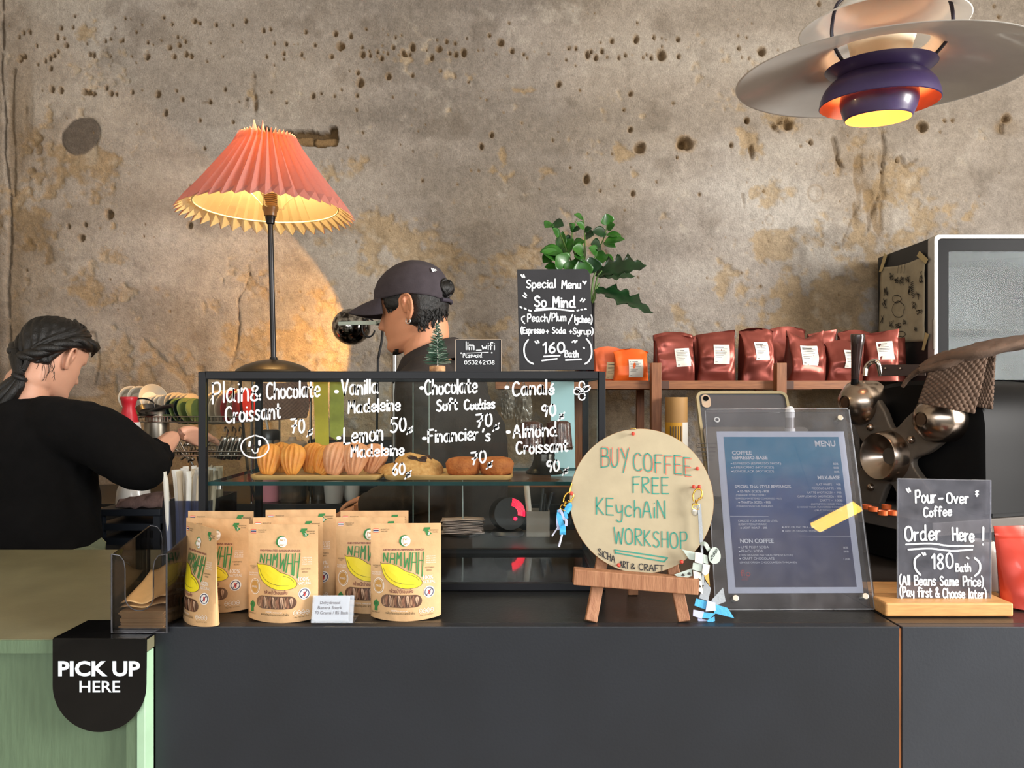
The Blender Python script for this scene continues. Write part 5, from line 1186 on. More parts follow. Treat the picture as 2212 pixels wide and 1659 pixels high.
lo = bpy.data.objects.new('table_lamp_glow', d); lo.location = Vector((sx, Zl, bulb_z + 0.0)) - Vector((lx, Zl, zt_)); COL.objects.link(lo); lo.parent = t
bulb_obj = [c for c in t.children if c.name.startswith('bulb')][0]; bulb_obj.visible_shadow = True
lo.location.z += 0.072
# pleated cloth shade: a translucent two-layer cone
sm = bpy.data.materials.new('pleated_shade_cloth'); sm.use_nodes = True
n_, l_ = sm.node_tree.nodes, sm.node_tree.links; n_.clear()
ou = n_.new('ShaderNodeOutputMaterial'); df = n_.new('ShaderNodeBsdfDiffuse'); tl = n_.new('ShaderNodeBsdfTranslucent'); mx = n_.new('ShaderNodeMixShader')
nz = n_.new('ShaderNodeTexNoise'); nz.inputs['Scale'].default_value = 220; tcx = n_.new('ShaderNodeTexCoord'); l_.new(tcx.outputs['Object'], nz.inputs['Vector'])
rp = n_.new('ShaderNodeValToRGB'); rp.color_ramp.elements[0].color = lin('#a0746e'); rp.color_ramp.elements[1].color = lin('#b0847c'); l_.new(nz.outputs['Fac'], rp.inputs[0]); l_.new(rp.outputs[0], df.inputs[0])
tl.inputs[0].default_value = lin('#f08a5c'); mx.inputs[0].default_value = 0.36
l_.new(df.outputs[0], mx.inputs[1]); l_.new(tl.outputs[0], mx.inputs[2]); l_.new(mx.outputs[0], ou.inputs[0])
lining = bpy.data.materials.new('shade_lining'); lining.use_nodes = True
n_, l_ = lining.node_tree.nodes, lining.node_tree.links; n_.clear()
ou = n_.new('ShaderNodeOutputMaterial'); df = n_.new('ShaderNodeBsdfDiffuse'); tl = n_.new('ShaderNodeBsdfTranslucent'); mx = n_.new('ShaderNodeMixShader')
df.inputs[0].default_value = lin('#f2e3b4'); tl.inputs[0].default_value = lin('#f6d9a0'); mx.inputs[0].default_value = 0.45
l_.new(df.outputs[0], mx.inputs[1]); l_.new(tl.outputs[0], mx.inputs[2]); l_.new(mx.outputs[0], ou.inputs[0])
cb, ctp = P(577, 462, Zl), P(578, 300, Zl)
m = MB(); NP = 42
rings = []
for v in np.linspace(0, 1, 9):
    c = cb.lerp(ctp, v); rad = 0.165 + (0.050 - 0.165) * (v ** 0.92)
    ring = []
    for k in range(NP * 2):
        a = 2 * PI * k / (NP * 2)
        am = 0.0075 * (1 - v) + 0.0050 * v
        rr = rad + (am if k % 2 else -am); dz = (0.006 if k % 2 else -0.003) * (1 if v > .97 else 0) + (-0.006 if k % 2 else 0.004) * (1 if v < .03 else 0)
        if k in (61, 65) and v > .97: dz += 0.013
        rr *= 1 + 0.012 * noise.noise(Vector((a * 3, v * 2, 1)))
        ring.append(Vector((c.x + rr * math.cos(a), c.y + rr * math.sin(a), c.z + dz)))
    rings.append(ring)
m.loft(rings, caps=False); shade_ = m.build('lamp_shade', sm, t)
m = MB(); m.loft([[c_ + (Vector((rg_c.x, rg_c.y, c_.z)) - c_) * 0.012 for c_ in rg] for rg, rg_c in [(rings[i], cb.lerp(ctp, i / 8)) for i in range(9)]], caps=False); m.build('shade_lining', lining, shade_)
wire = M('cream_wire', '#e8d8a8', 0.5)
c = cb.lerp(ctp, 0.10)
m = MB(); m.tube([(c.x + 0.138 * math.cos(a), c.y + 0.138 * math.sin(a), c.z) for a in np.linspace(0, 2 * PI, 49)[:-1]], 0.0016, 6, closed=True)
for a in (0.4, 2.5, 4.6): m.tube([(sx + 0.012 * math.cos(a), Zl + .012 * math.sin(a), sz + 0.030), (sx + 0.026 * math.cos(a), Zl + .026 * math.sin(a), sz + .030), (sx + 0.030 * math.cos(a), Zl + .030 * math.sin(a), sz + .042), (c.x + .148 * math.cos(a) * .55, c.y + .148 * math.sin(a) * .55, sz + 0.09)], 0.0012, 6, smooth=3)
m.build('shade_carrier', wire, shade_)
m = MB(); m.tube([P(520, 806, 1.53), P(519, 830, 1.60), P(520, 870, 1.66), P(523, 900, 1.68), P(529, 960, 1.70), P(540, 1040, 1.75), P(560, 1100, 1.8)], 0.0032, 8, smooth=4)
m.build('power_cord', M('black_rubber', '#161516', 0.6), t)

# bottle brush tree
Zx = 1.335; bx = P(945, 0, Zx).x
t = thing('bottle_brush_tree', 'tiny frosted bottle brush fir tree on a wood slice atop the case', 'toy tree', (bx, Zx, zt_))
MB().lathe([(0, 0), (0.0140, 0), (0.0145, .002), (0.0145, .009), (0.0138, .011), (0, .0112)], 24, (bx, Zx, zt_ + 0.0002)).build('wood_slice', M('bark_slice', '#8a5c3a', 0.8, col2='#c49a6e', vs=120, bump=0.5), t, smooth=40)
MB().cyl((bx, Zx, zt_ + 0.011), (bx, Zx, zt_ + 0.094), 0.0011, 0.0006, 6).build('trunk_wire', steel, t)
m = MB(); r = random.Random(4)
for tier in range(17):
    z = zt_ + 0.015 + tier * 0.0044; rad = 0.0245 * (1 - tier / 17.5) + 0.0015
    for k in range(30):
        a = r.uniform(0, 2 * PI); rr = rad * r.uniform(.8, 1.08); zz = z + r.uniform(-.0016, .0016)
        p = Vector((bx, Zx, zz)); q = p + Vector((rr * math.cos(a), rr * math.sin(a), r.uniform(0.000, 0.0045)))
        m.tube([p, q], [0.0006, 0.00045], 3, mi=0 if k % 4 else 1)
m.build('bristles', [M('fir_green_bristle', '#2f5340', 0.7), M('frosted_bristle', '#a9bfae', 0.6)], t)

# wifi board
slate = M('chalkboard_slate', '#212125', 0.75, var=0.18, vs=25, bump=0.05, bs=300)
Zw = 1.33
a, b = P(984, 0, Zw).x, P(1083, 0, Zw).x; hw = 0.0575
t = thing('wifi_board', 'small blackboard with the wifi name and password on the pastry case', 'sign', ((a + b) / 2, Zw, zt_))
MB().box((a, Zw, zt_ + 0.0002), (b, Zw + 0.0035, zt_ + hw)).build('board', slate, t); board_ = [c for c in t.children if c.name.startswith('board')][0]
m = MB()
for p, q in (((a, zt_), (b, zt_)), ((a, zt_ + hw), (b, zt_ + hw)), ((a, zt_), (a, zt_ + hw)), ((b, zt_), (b, zt_ + hw))): m.bar((p[0], Zw + .0012, p[1] + .0006), (q[0], Zw + .0012, q[1] + .0006), 0.0045, 0.0011, up=(1, 0, 0) if p[1] == q[1] and False else (0, 0, 1) if p[1] == q[1] else (1, 0, 0))
m.build('raw_wood_edge', M('raw_board_edge', '#a59585', 0.8), board_)
pw_ = Plane((a, Zw, 0), (1, 0, 0), (0, 0, 1)); m = MB()
hand(m, pw_, 'lim', 1006, 755, 1024, 755, 17, 2.3); hand(m, pw_, '_', 1029, 756, 1039, 756, 14, 2); hand(m, pw_, 'wifi', 1041, 756, 1068, 755, 15, 2.1); hand(m, pw_, 'Password', 1000, 772, 1041, 772, 9, 1.6); hand(m, pw_, '053242138', 1003, 787, 1068, 787, 8, 1.5)
pen(m, pw_, [(1008, 763), (1055, 761)], 1.2); pen(m, pw_, [(996, 763), (996.6, 763)], 3); pen(m, pw_, [(1062, 762), (1062.6, 762)], 3)
m.build('handwriting', white_ink, board_)
# special menu board
Zb = 1.375
pb = Plane(P(1120, 798, Zb), (1, 0, 0), (0, 0.03, 1)); pb.o.z = zt_ + 0.0005
t = thing('special_menu_board', 'taller chalkboard with the special menu standing on the pastry case', 'sign', (P(1200, 0, Zb).x, Zb, zt_))
mt = MB().poly([pb.px(x, y, 0) for x, y in ((1122, 799), (1284, 799), (1274, 592), (1270, 584), (1264, 581), (1117, 582))], pb.n * -0.005); board_ = mt.build('board', slate, t, bevel=0.0005)
pb2 = Plane(pb.at(0, 0, 0.0003), pb.u, pb.v); m = MB()
for s, x0, y0, x1, y1, h, pn in (('Special', 1137, 622, 1199, 621, 17, 3.2), ('Menu', 1213, 623, 1254, 623, 17, 3.2), ('So Mind', 1154, 662, 1242, 664, 22, 4), ('(', 1126, 695, 1133, 697, 12, 2.8), ('Peach/Plum', 1139, 695, 1222, 693, 16, 2.8), ('/', 1227, 696, 1237, 696, 15, 3), ('lychee)', 1241, 696, 1279, 697, 15, 2.6),
                         ('(Espresso', 1125, 720, 1175, 720, 13, 2.6), ('+ Soda', 1180, 720, 1222, 720, 13, 2.6), ('+Syrup)', 1230, 721, 1281, 722, 13, 2.6), ('160', 1172, 762, 1219, 762, 22, 4), ('Bath', 1220, 771, 1249, 771, 13, 3)):
    hand(m, pb2, s, x0, y0, x1, y1, h, pn, 0.0004, seed=int(x1))
for pts in ([(1126, 594), (1129, 599)], [(1131, 594), (1133, 599)], [(1259, 608), (1264, 612)], [(1266, 608), (1263, 613)], [(1133, 633), (1137, 638)], [(1130, 639), (1136, 643)], [(1254, 650), (1258, 645)], [(1259, 652), (1263, 647)], [(1124, 663), (1127, 665)], [(1133, 666), (1136, 668)], [(1142, 670), (1147, 672)], [(1247, 671), (1250, 670)], [(1255, 669), (1258, 669)], [(1263, 668), (1266, 668)],
            [(1155, 671), (1200, 668), (1239, 672)], [(1158, 667), (1200, 666)], [(1175, 770), (1209, 768)], [(1171, 779), (1203, 775)], [(1222, 778), (1255, 776)], [(1156, 738), (1160, 742)], [(1161, 736), (1164, 740)], [(1236, 739), (1241, 736)], [(1242, 740), (1246, 736)], [(1260, 751), (1262, 752)],
            [(1141, 734), (1133, 747), (1133, 765), (1141, 780), (1152, 786)], [(1267, 732), (1276, 745), (1278, 765), (1272, 780), (1264, 786)]): pen(m, pb2, pts, 3.4, 0.0004)
m.build('handwriting', white_ink, board_)

# ================================================================== back bench and what stands on it
HB = 1.09
t = thing('back_bench', 'black work bench running along the plaster wall', 'bench', (0, 2.65, 0))
MB().box((-1.9, 2.40, HB - 0.03), (2.6, YW - 0.022, HB)).build('worktop', black_top, t, bevel=0.002)
MB().box((-1.88, 2.43, 0), (2.58, 2.45, HB - 0.0305)).build('front_panel', black_lam, t)
MB().box((-1.88, 2.46, 0), (-1.86, YW - 0.03, HB - 0.0305)).build('side_panel', black_lam, t)
chrome = M('chrome', '#cfcac2', 0.12, 1.0, var=0.05)
# dish rack
rx0, rx1, ry0, ry1 = P(272, 0, 2.45).x, P(548, 0, 2.45).x, 2.43, 2.72
zu, zl = P(0, 912, 2.43).z, P(0, 985, 2.43).z
t = thing('dish_rack', 'chrome two-tier wire dish rack against the plaster wall', 'dish rack', ((rx0 + rx1) / 2, 2.58, HB))
def wire_tier(nm, z, y0, y1, lip):
    m = MB()
    for zz, rr in ((z, .0022), (z + lip, .0025)): m.tube([(rx0, y0, zz), (rx1, y0, zz), (rx1, y1, zz), (rx0, y1, zz)], rr, 6, closed=True)
    n = 40
    for i in range(n + 1):
        x = rx0 + (rx1 - rx0) * i / n; m.tube([(x, y0, z + lip), (x, y0, z), (x, y1, z), (x, y1, z + lip)], 0.0013, 5)
    m.build(nm, chrome, t)
wire_tier('upper_tier', zu, ry0, ry1, 0.018); wire_tier('lower_tier', zl, ry0, ry1, 0.014)
for x, y in ((rx0, ry0), (rx0, ry1), (P(447, 0, ry0).x, ry0), (P(447, 0, ry1).x, ry1), (rx1, ry0), (rx1, ry1)): MB().cyl((x, y, HB), (x, y, zu + 0.03), 0.0042, n=10).build('post', chrome, t, smooth=40)
def plate(name, x, y, Z, r, mat, label, axis, deep=0.18, grp='plates in the dish rack', cat='plate'):
    p = P(x, y, Z)
    prof = [(0, 0), (r * .55, 0), (r * .6, r * .02), (r * .98, r * deep), (r, r * deep + .002), (r * .97, r * deep + .003), (r * .58, r * .06), (0, r * .045)]
    o = MB().lathe(prof, 40, p, axis=axis).build(name, mat, smooth=40); return tag(o, label, cat, grp)
wht, crm = M('white_glaze', '#ddd6c8', 0.25, coat=0.5, var=0.03), M('cream_glaze', '#d2bfa2', 0.3, coat=0.4, var=0.05)
gg, dg, rg = M('green_glaze', '#5d7040', 0.2, coat=0.6, var=0.1), M('dark_blue_glaze', '#1d2a2c', 0.2, coat=0.6), M('red_glaze', '#c03a3c', 0.25, coat=0.5)
for i, (x, y, r, lab) in enumerate(((287, 866, .047, 'white bowl at the left end of the rack, behind the red bottle'), (299, 866, .047, 'white bowl second from the left in the rack'), (319, 864, .050, 'widest white bowl, leaning in the rack behind the black skillet'))):
    plate('bowl', (279, 298, 324)[i], y, 2.60, r, wht, lab, (0.72, -0.62, 0.25), 0.55, cat='bowl', grp='bowls in the dish rack')
for i, (x, lab) in enumerate(((338, 'small white saucer right beside the widest bowl'), (347, 'small white saucer, second of the run after the bowls'), (357, 'small white saucer, third of the run after the bowls'), (373, 'cream saucer, fourth of the run in the rack'), (383, 'cream saucer, fifth of the run in the rack'), (393, 'cream saucer, sixth of the run in the rack'), (402, 'cream saucer, seventh of the run in the rack'), (412, 'cream saucer, last of the run before the case post'))):
    plate('saucer', x, 876 - (3 if i > 2 else 0), 2.60, .036 + .003 * (i in (3, 4)), wht if i < 3 else crm, lab, (0.80, -0.55, 0.2), 0.25, 'saucers in the dish rack', 'saucer')
for i, (x, mt, r, lab) in enumerate(((379, dg, .046, 'dark blue plate, first of the leaning green and blue ones'), (389, gg, .048, 'green plate between two dark blue ones in the rack'), (397, dg, .046, 'dark blue plate between two green ones in the rack'), (407, gg, .050, 'large green plate beside the case post in the rack'), (424, gg, .048, 'green plate right behind the black case post'))):
    plate('plate', x, 890, 2.50, r, mt, lab, (0.85, -0.42, 0.42), 0.12)
plate('plate', 300, 901, 2.50, .042, gg, 'green plate lying flat at the left of the rack', (0.05, -0.12, 1), 0.3); plate('plate', 362, 902, 2.50, .050, gg, 'green plate lying flat in the middle of the rack', (0.05, -0.12, 1), 0.3)
for i, (x, mt, lab) in enumerate(((462, crm, 'cream and brown plate, first behind the case glass'), (475, crm, 'cream and brown plate, second behind the case glass'), (488, crm, 'cream plate, third behind the case glass'), (501, rg, 'red plate with cream rim, left of the other red one'), (514, crm, 'cream plate between the two red ones'), (526, rg, 'red plate with cream rim at the right end of the rack'))):
    plate('plate', x, 880 - i, 2.55, .060, mt, lab, (0.9, -0.40, -0.15), 0.1)
# little black skillet
t = thing('skillet', 'small black skillet with its handle up lying across the dish rack', 'skillet', P(335, 895, 2.46))
p = P(325, 893, 2.47)
MB().lathe([(0, 0), (0.036, 0), (0.046, .016), (0.044, .016), (0.034, .003), (0, .003)], 36, p, axis=(0.25, -0.35, 1)).build('pan', M('black_iron', '#151414', 0.3), t, smooth=40)
MB().tube([P(322, 890, 2.45), P(345, 882, 2.44), P(372, 876, 2.43)], [0.006, 0.008, 0.0075], 10).tube([P(292, 862, 2.46), P(312, 861, 2.45), P(330, 868, 2.45), P(334, 880, 2.45)], 0.0028, 8, smooth=4).build('handle', M('black_handle', '#101010', 0.35), t, smooth=50)
# red and white bottle
bz = P(0, 935, 2.36)
o = MB(); c0 = P(281, 935, 2.36)
m = MB(); t = thing('sauce_bottle', 'red topped white plastic bottle behind the sleeve of the woman', 'bottle', (c0.x, 2.36, HB))
zb_ = lambda y: P(0, y, 2.36).z
MB().lathe([(0, HB + .0), (0.032, HB), (0.033, HB + .01), (0.032, zb_(925)), (0.029, zb_(912)), (0, zb_(912))], 28, (c0.x, 2.36, 0)).build('body', M('white_plastic', '#e2dfdc', 0.4), t, smooth=50)
MB().lathe([(0.029, zb_(912)), (0.024, zb_(897)), (0.018, zb_(880)), (0.022, zb_(868)), (0.026, zb_(860)), (0.024, zb_(857)), (0, zb_(857))], 28, (c0.x - 0.004, 2.36, 0)).build('cap', M('red_plastic', '#c4202e', 0.4), t, smooth=50)
# cutlery and utensils on the lower tier
r = random.Random(8)
for i in range(9):
    p = P(388 + i * 5, 1000 - r.uniform(0, 14), 2.47 + r.uniform(0, .1)); p.z = zl + 0.004 + .004 * (i % 3)
    d = Vector((r.uniform(-.05, .05), r.uniform(-.04, .04), r.uniform(.02, .05)))
    m = MB(); m.tube([p - d, p + d], [0.0035, 0.0025], 8).ball(p + d * 1.1, 0.011, 12, sc=(1, .5, .7)); tag(m.build('spoon', chrome, smooth=60), 'steel spoon in the jumble on the lower tier of the dish rack', 'spoon', 'spoons on the rack')
m = MB().tube([P(379, 970, 2.46), P(405, 988, 2.46), P(412, 993, 2.46)], [0.0045, 0.004, 0.004], 8); m.ball(P(413, 992, 2.46), 0.012, 12, sc=(1, .6, .6)); tag(m.build('ladle', chrome, smooth=60), 'long handled steel ladle lying across the lower tier of the rack', 'ladle')
for i, (x, lab) in enumerate(((475, 'steel jug hanging first behind the case glass'), (492, 'steel jug hanging second behind the case glass'), (507, 'steel jug hanging third behind the case glass'))):
    m = MB(); a = P(x, 990, 2.50); b = P(x + 14, 945, 2.50); m.tube([a, a.lerp(b, .5), b], [0.019, 0.022, 0.016], 16).tube([b, P(x + 18, 930, 2.5), P(x + 12, 922, 2.5), P(x + 10, 932, 2.5)], 0.003, 6, smooth=3); tag(m.build('steel_jug', chrome, smooth=50), lab, 'jug', 'steel jugs on the rack')
o = MB().lathe([(0, 0), (0.040, 0), (0.041, .004), (0.038, .10), (0.034, .13), (0.036, .142), (0.033, .142), (0.031, .12), (0, .11)], 32, (P(352, 0, 2.47).x - 0.02, 2.47, zl + 0.003)).build('milk_pitcher', M('brushed_steel', '#8d867a', 0.35, 0.9), smooth=50); tag(o, 'brushed steel milk pitcher standing right beside the elbow of the woman', 'pitcher')

# low black trolley with a white bowl and a brown cloth
t = thing('utility_trolley', 'low black slatted trolley behind the green counter', 'trolley', (P(295, 0, 2.25).x, 2.25, 0))
tx0, tx1 = P(215, 0, 2.2).x, P(352, 0, 2.2).x
ztr = P(0, 1098, 2.2).z
MB().box((tx0, 2.18, ztr - 0.02), (tx1, 2.36, ztr)).build('top', black_lam, t, bevel=0.002)
for y in (1137, 1168): z = P(0, y, 2.2).z; MB().box((tx0, 2.185, z - 0.010), (tx1, 2.355, z + 0.010)).build('shelf', black_lam, t)
for x in (tx0, tx1 - 0.02):
    for y in (2.18, 2.34): MB().box((x, y, 0), (x + 0.02, y + 0.02, ztr - 0.0205)).build('leg', black_lam, t)
p = P(283, 1090, 2.27)
o = MB().lathe([(0.050, 0), (0.050, .012), (0.046, .045), (0.034, .075), (0.018, .084), (0, .086)], 36, (p.x, 2.285, ztr + 0.001)).build('white_bowl', wcer, smooth=60); tag(o, 'white bowl turned upside down under the elbow of the woman', 'bowl')
def clothfn(u, v):
    x = tx0 + 0.055 + (tx1 - tx0 - 0.05) * u; y = 2.185 + 0.06 * v
    z = ztr + 0.004 + 0.045 * math.sin(PI * v) ** .7 * (0.35 + 0.65 * u) + 0.008 * noise.noise(Vector((u * 6, v * 4, 2)))
    return (x, y, z)
o = MB().grid(clothfn, 40, 24).build('cleaning_cloth', M('brown_cloth', '#5f4a45', 0.95, var=0.2, vs=30, bump=0.4, bs=150), smooth=80, solid=0.004, offset=1); tag(o, 'crumpled brown cleaning cloth on the black trolley', 'cloth')

# things seen through the case
def can(name, prof, x, Z, base, mat, label, cat, grp=None): return tag(MB().lathe(prof, 36, (P(x, 0, Z).x, Z, base)).build(name, mat, smooth=50), label, cat, grp)
Zt = 2.46
t = thing('tumbler', 'pink insulated tumbler with black lid and straw behind the case', 'tumbler', (P(582, 0, Zt).x, Zt, HB))
tx_ = P(582, 0, Zt).x
MB().lathe([(0, 0), (0.031, 0), (0.033, .004), (0.034, .19), (0, .19)], 36, (tx_, Zt, HB + .0005)).build('body', M('pink_powder_coat', '#d98e9c', 0.5), t, smooth=40)
MB().lathe([(0.0342, .19), (0.0345, .205), (0, .205)], 36, (tx_, Zt, HB)).build('steel_band', steel, t, smooth=40)
MB().lathe([(0.034, .205), (0.034, .232), (0.030, .238), (0, .238)], 36, (tx_, Zt, HB)).build('lid', M('black_lid_plastic', '#2a2626', 0.3), t, smooth=40)
MB().tube([(tx_ - .004, Zt, HB + .235), (tx_ - .012, Zt, HB + .275)], 0.004, 10).build('straw', M('clear_straw', '#bfb8b0', 0.3), t, smooth=60)
t = thing('storage_jar', 'clear plastic jar with pale lid beside the pink tumbler', 'jar', (P(632, 0, Zt).x, Zt, HB))
jx = P(632, 0, Zt).x
MB().lathe([(0, 0.0), (0.042, 0), (0.044, .005), (0.044, .175), (0.042, .18)], 40, (jx, Zt, HB + .0005)).build('jar_body', GLASS('jar_plastic', '#c9c2b8', 0.9, 0.05, 0.08, '#d0c8bc'), t, smooth=50, solid=0.002)
MB().lathe([(0, .18), (0.047, .18), (0.047, .192), (0.040, .198), (0.014, .202), (0.010, .214), (0, .215)], 40, (jx, Zt, HB)).build('lid', M('pale_lid', '#b8a28c', 0.5), t, smooth=40)
can('measuring_cup', [(0, 0), (0.026, 0), (0.028, .004), (0.033, .068), (0.031, .068), (0.026, .006), (0, .006)], 721, 2.42, HB + .0005, M('frosted_plastic', '#b5b2ae', 0.4), 'frosted plastic measuring cup under the glass shelf, left of the white cup', 'measuring cup')
can('cup', [(0, 0), (0.018, 0), (0.028, .02), (0.031, .055), (0.029, .055), (0.026, .02), (0, .005)], 758, 2.47, HB + .0005, wcer, 'small white ceramic cup right of the measuring cup', 'cup')
can('drinking_glass', [(0, 0), (0.022, 0), (0.026, .085), (0.0245, .085), (0.021, .004), (0, .004)], 690, 2.5, HB + .0005, GLASS('jar_plastic'), 'clear drinking glass between the jar and the measuring cup', 'glass')
x0, x1, zt5 = P(668, 0, 2.62).x, P(868, 0, 2.62).x, P(0, 950, 2.60).z
t = thing('bench_appliance', 'low black appliance with ridged front on the bench behind the cups', 'appliance', ((x0 + x1) / 2, 2.7, HB))
MB().box((x0, 2.60, HB + .012), (x1, 2.80, zt5)).build('housing', M('matt_black_plastic', '#131315', 0.5), t, bevel=.006)
m = MB()
for i in range(14): z = HB + .03 + i * (zt5 - HB - .06) / 14; m.box((x0 + .02, 2.594, z), (x1 - .02, 2.5995, z + .005))
m.build('vent_ridges', M('dark_grey_plastic', '#2a2a2c', 0.45), t)
for x in (x0 + .02, x1 - .04): MB().box((x, 2.62, HB + .0004), (x + .02, 2.78, HB + .0118)).build('foot', M('black_rubber'), t)
pb_ = GLASS('plastic_bag_film', '#d8d4cc', 0.8, 0.12, 0.22, '#b8b0a4')
for (x0_, x1_, y0_, y1_, lab) in ((1082, 1112, 842, 905, 'crumpled clear plastic bag hanging from the rack rail, left of the other one'), (1112, 1150, 850, 930, 'crumpled clear plastic bag hanging lower from the rack rail, right of the other one')):
    A_, B_ = P(x0_, y0_, 2.41), P(x1_, y1_, 2.41)
    m = MB(); m.grid(lambda u, v: (A_.x + (B_.x - A_.x) * (u * (.6 + .4 * math.sin(PI * v) ** .5) + .2 * (1 - math.sin(PI * v) ** .5)), 2.41 - .02 * math.sin(PI * u) * (1 - v) + .008 * noise.noise(Vector((u * 8, v * 8, x0_))), A_.z + (B_.z - A_.z) * v), 24, 30)
    m.tube([(A_.x + (B_.x - A_.x) * .3, 2.41, A_.z), ((A_.x + B_.x) / 2, 2.415, P(0, 826, 2.41).z), (A_.x + (B_.x - A_.x) * .7, 2.41, A_.z)], .002, 6, smooth=4)
    tag(m.build('plastic_bag', pb_, smooth=60), lab, 'plastic bag', 'plastic bags on the rack')
t = thing('waffle_towel', 'brown waffle weave towel hanging behind the case from the dish rack side', 'towel', P(605, 905, 2.47))
a, b, zt2, zb2 = P(552, 0, 2.47).x, P(662, 0, 2.47).x, P(0, 826, 2.47).z, P(0, 905, 2.47).z
def wf_(u, v): return (a + (b - a) * u + 0.01 * math.sin(v * 3), 2.47 + 0.006 * math.sin(u * 9 + v * 2) + 0.0022 * math.sin(u * 75) * math.sin(v * 56), zb2 + (zt2 - zb2) * v - 0.004 * math.sin(u * 5))
MB().grid(wf_, 110, 80).build('towel_cloth', M('brown_waffle', '#7d6253', 0.95, var=0.12), t, smooth=80, solid=0.003)
MB().tube([(a - 0.012, 2.476, HB), (a - 0.012, 2.476, zt2 + .004), (b + 0.012, 2.476, zt2 + .004), (b + 0.012, 2.476, HB)], 0.004, 8).build('rail', chrome, t, smooth=40)

# counter tools behind the case: receipt spike, scanner, pen box
t = thing('receipt_spike', 'steel spike stacked with paper receipts behind the case', 'receipt spike', (P(1000, 0, 1.84).x, 1.84, HC))
px_ = P(1000, 0, 1.84).x
MB().lathe([(0, 0), (0.045, 0), (0.045, .004), (0, .004)], 32, (px_, 1.84, HC + .0004)).build('base', black_metal, t)
MB().cyl((px_, 1.84, HC + .004), (px_ - 0.001, 1.84, HC + 0.145), 0.0024, 0.0009, 10).build('spike', M('pale_steel', '#b8c4c4', 0.3, 0.7), t)
r = random.Random(6); rec = M('receipt_paper', '#b5a199', 0.8, var=0.08, vs=40)
for i in range(11):
    w_, h_ = r.uniform(.046, .054), .028; an = r.uniform(-.15, .15) ; z = HC + 0.0052 + i * 0.0032; m = MB()
    def rf(u, v, w_=w_, h_=h_, z=z, an=an, i=i):
        x, y = (u - .5) * 2 * w_, (v - .5) * 2 * h_; return (px_ + x * math.cos(an) - y * math.sin(an), 1.84 + x * math.sin(an) + y * math.cos(an), z + 0.0012 * math.sin(u * 7 + i) + 0.0008 * math.sin(v * 5 + 2 * i))
    o = m.grid(rf, 10, 6).build('receipt', rec, solid=0.0005, smooth=80); tag(o, 'paper receipt in the stack impaled on the steel spike', 'receipt', 'receipts on the spike')
Zs = 1.83; sx_ = P(1096, 0, Zs).x
t = thing('barcode_scanner', 'dark countertop scanner glowing red behind the case', 'scanner', (sx_, Zs, HC))
MB().lathe([(0, 0), (0.040, 0), (0.041, .004), (0.036, .012), (0, .012)], 36, (sx_, Zs, HC + .0004)).build('base', M('black_scanner_plastic', '#1a1718', 0.35), t, smooth=40)
m = MB(); zc2 = HC + 0.052
m.lathe([(0, -.03), (0.039, -.03), (0.041, -.024), (0.041, .024), (0.039, .03), (0, .03)], 48, (sx_, Zs, zc2), axis=(0.25, -1, 0.15)).build('head', M('black_scanner_plastic'), t, smooth=40); head_ = [c for c in t.children if c.name.startswith('head')][0]
m = MB(); ax = Vector((0.25, -1, 0.15)).normalized(); q = Vector((0, 0, 1)).rotation_difference(ax)
for i in range(7):
    rr = 0.020 + i * 0.0028
    m.tube([Vector((sx_, Zs, zc2)) + q @ Vector((rr * math.cos(a), rr * math.sin(a), 0.0305)) for a in np.linspace(2.6, 4.2, 10) - PI * 0.82], 0.0006, 5)
c = Vector((sx_, Zs, zc2)) + ax * 0.0315
m.ball(c + Vector((0.012, 0, -0.012)), 0.0045, 12)
m.build('red_lights', M('red_led', '#400008', 0.3, emit='#ff1030', es=7.0), head_)
t = thing('pen_box', 'pale square box of pens behind the case', 'pen holder', (P(1165, 0, Zs).x, Zs, HC))
x0, x1 = P(1137, 0, Zs).x, P(1186, 0, Zs).x
bm_ = M('grey_card_box', '#8a817a', 0.6); zt3 = HC + 0.062
for q_ in (((x0, 1.80, HC + .0004), (x1, 1.802, zt3)), ((x0, 1.852, HC + .0004), (x1, 1.854, zt3)), ((x0, 1.802, HC + .0004), (x0 + .002, 1.852, zt3)), ((x1 - .002, 1.802, HC + .0004), (x1, 1.852, zt3)), ((x0 + .002, 1.802, HC + .0004), (x1 - .002, 1.852, HC + .002))): MB().box(*q_).build('side' if q_[1][2] > HC + .01 else 'bottom', bm_, t)
for i, (dx, tl, mt, rr, nm, lab) in enumerate(((.012, -.10, M('white_marker_barrel', '#c9c2bb', 0.4), .0072, 'marker', 'fat white marker sticking out of the pale box'), (.028, .12, black_lam, .004, 'pen', 'black pen leaning right in the pale box'), (.036, .28, black_lam, .004, 'pen', 'black pen leaning furthest right in the pale box'), (.044, .02, black_lam, .005, 'pen', 'black pen standing upright in the pale box'))):
    p = Vector((x0 + dx, 1.815 + .008 * i, HC + .004)); d = Vector((tl, 0.05, 1)).normalized(); L = 0.118 - .008 * i
    tag(MB().tube([p, p + d * L, p + d * (L + .002)], [rr, rr, rr * .8], 12).build(nm, mt, smooth=40), lab, 'pen', 'pens in the box')

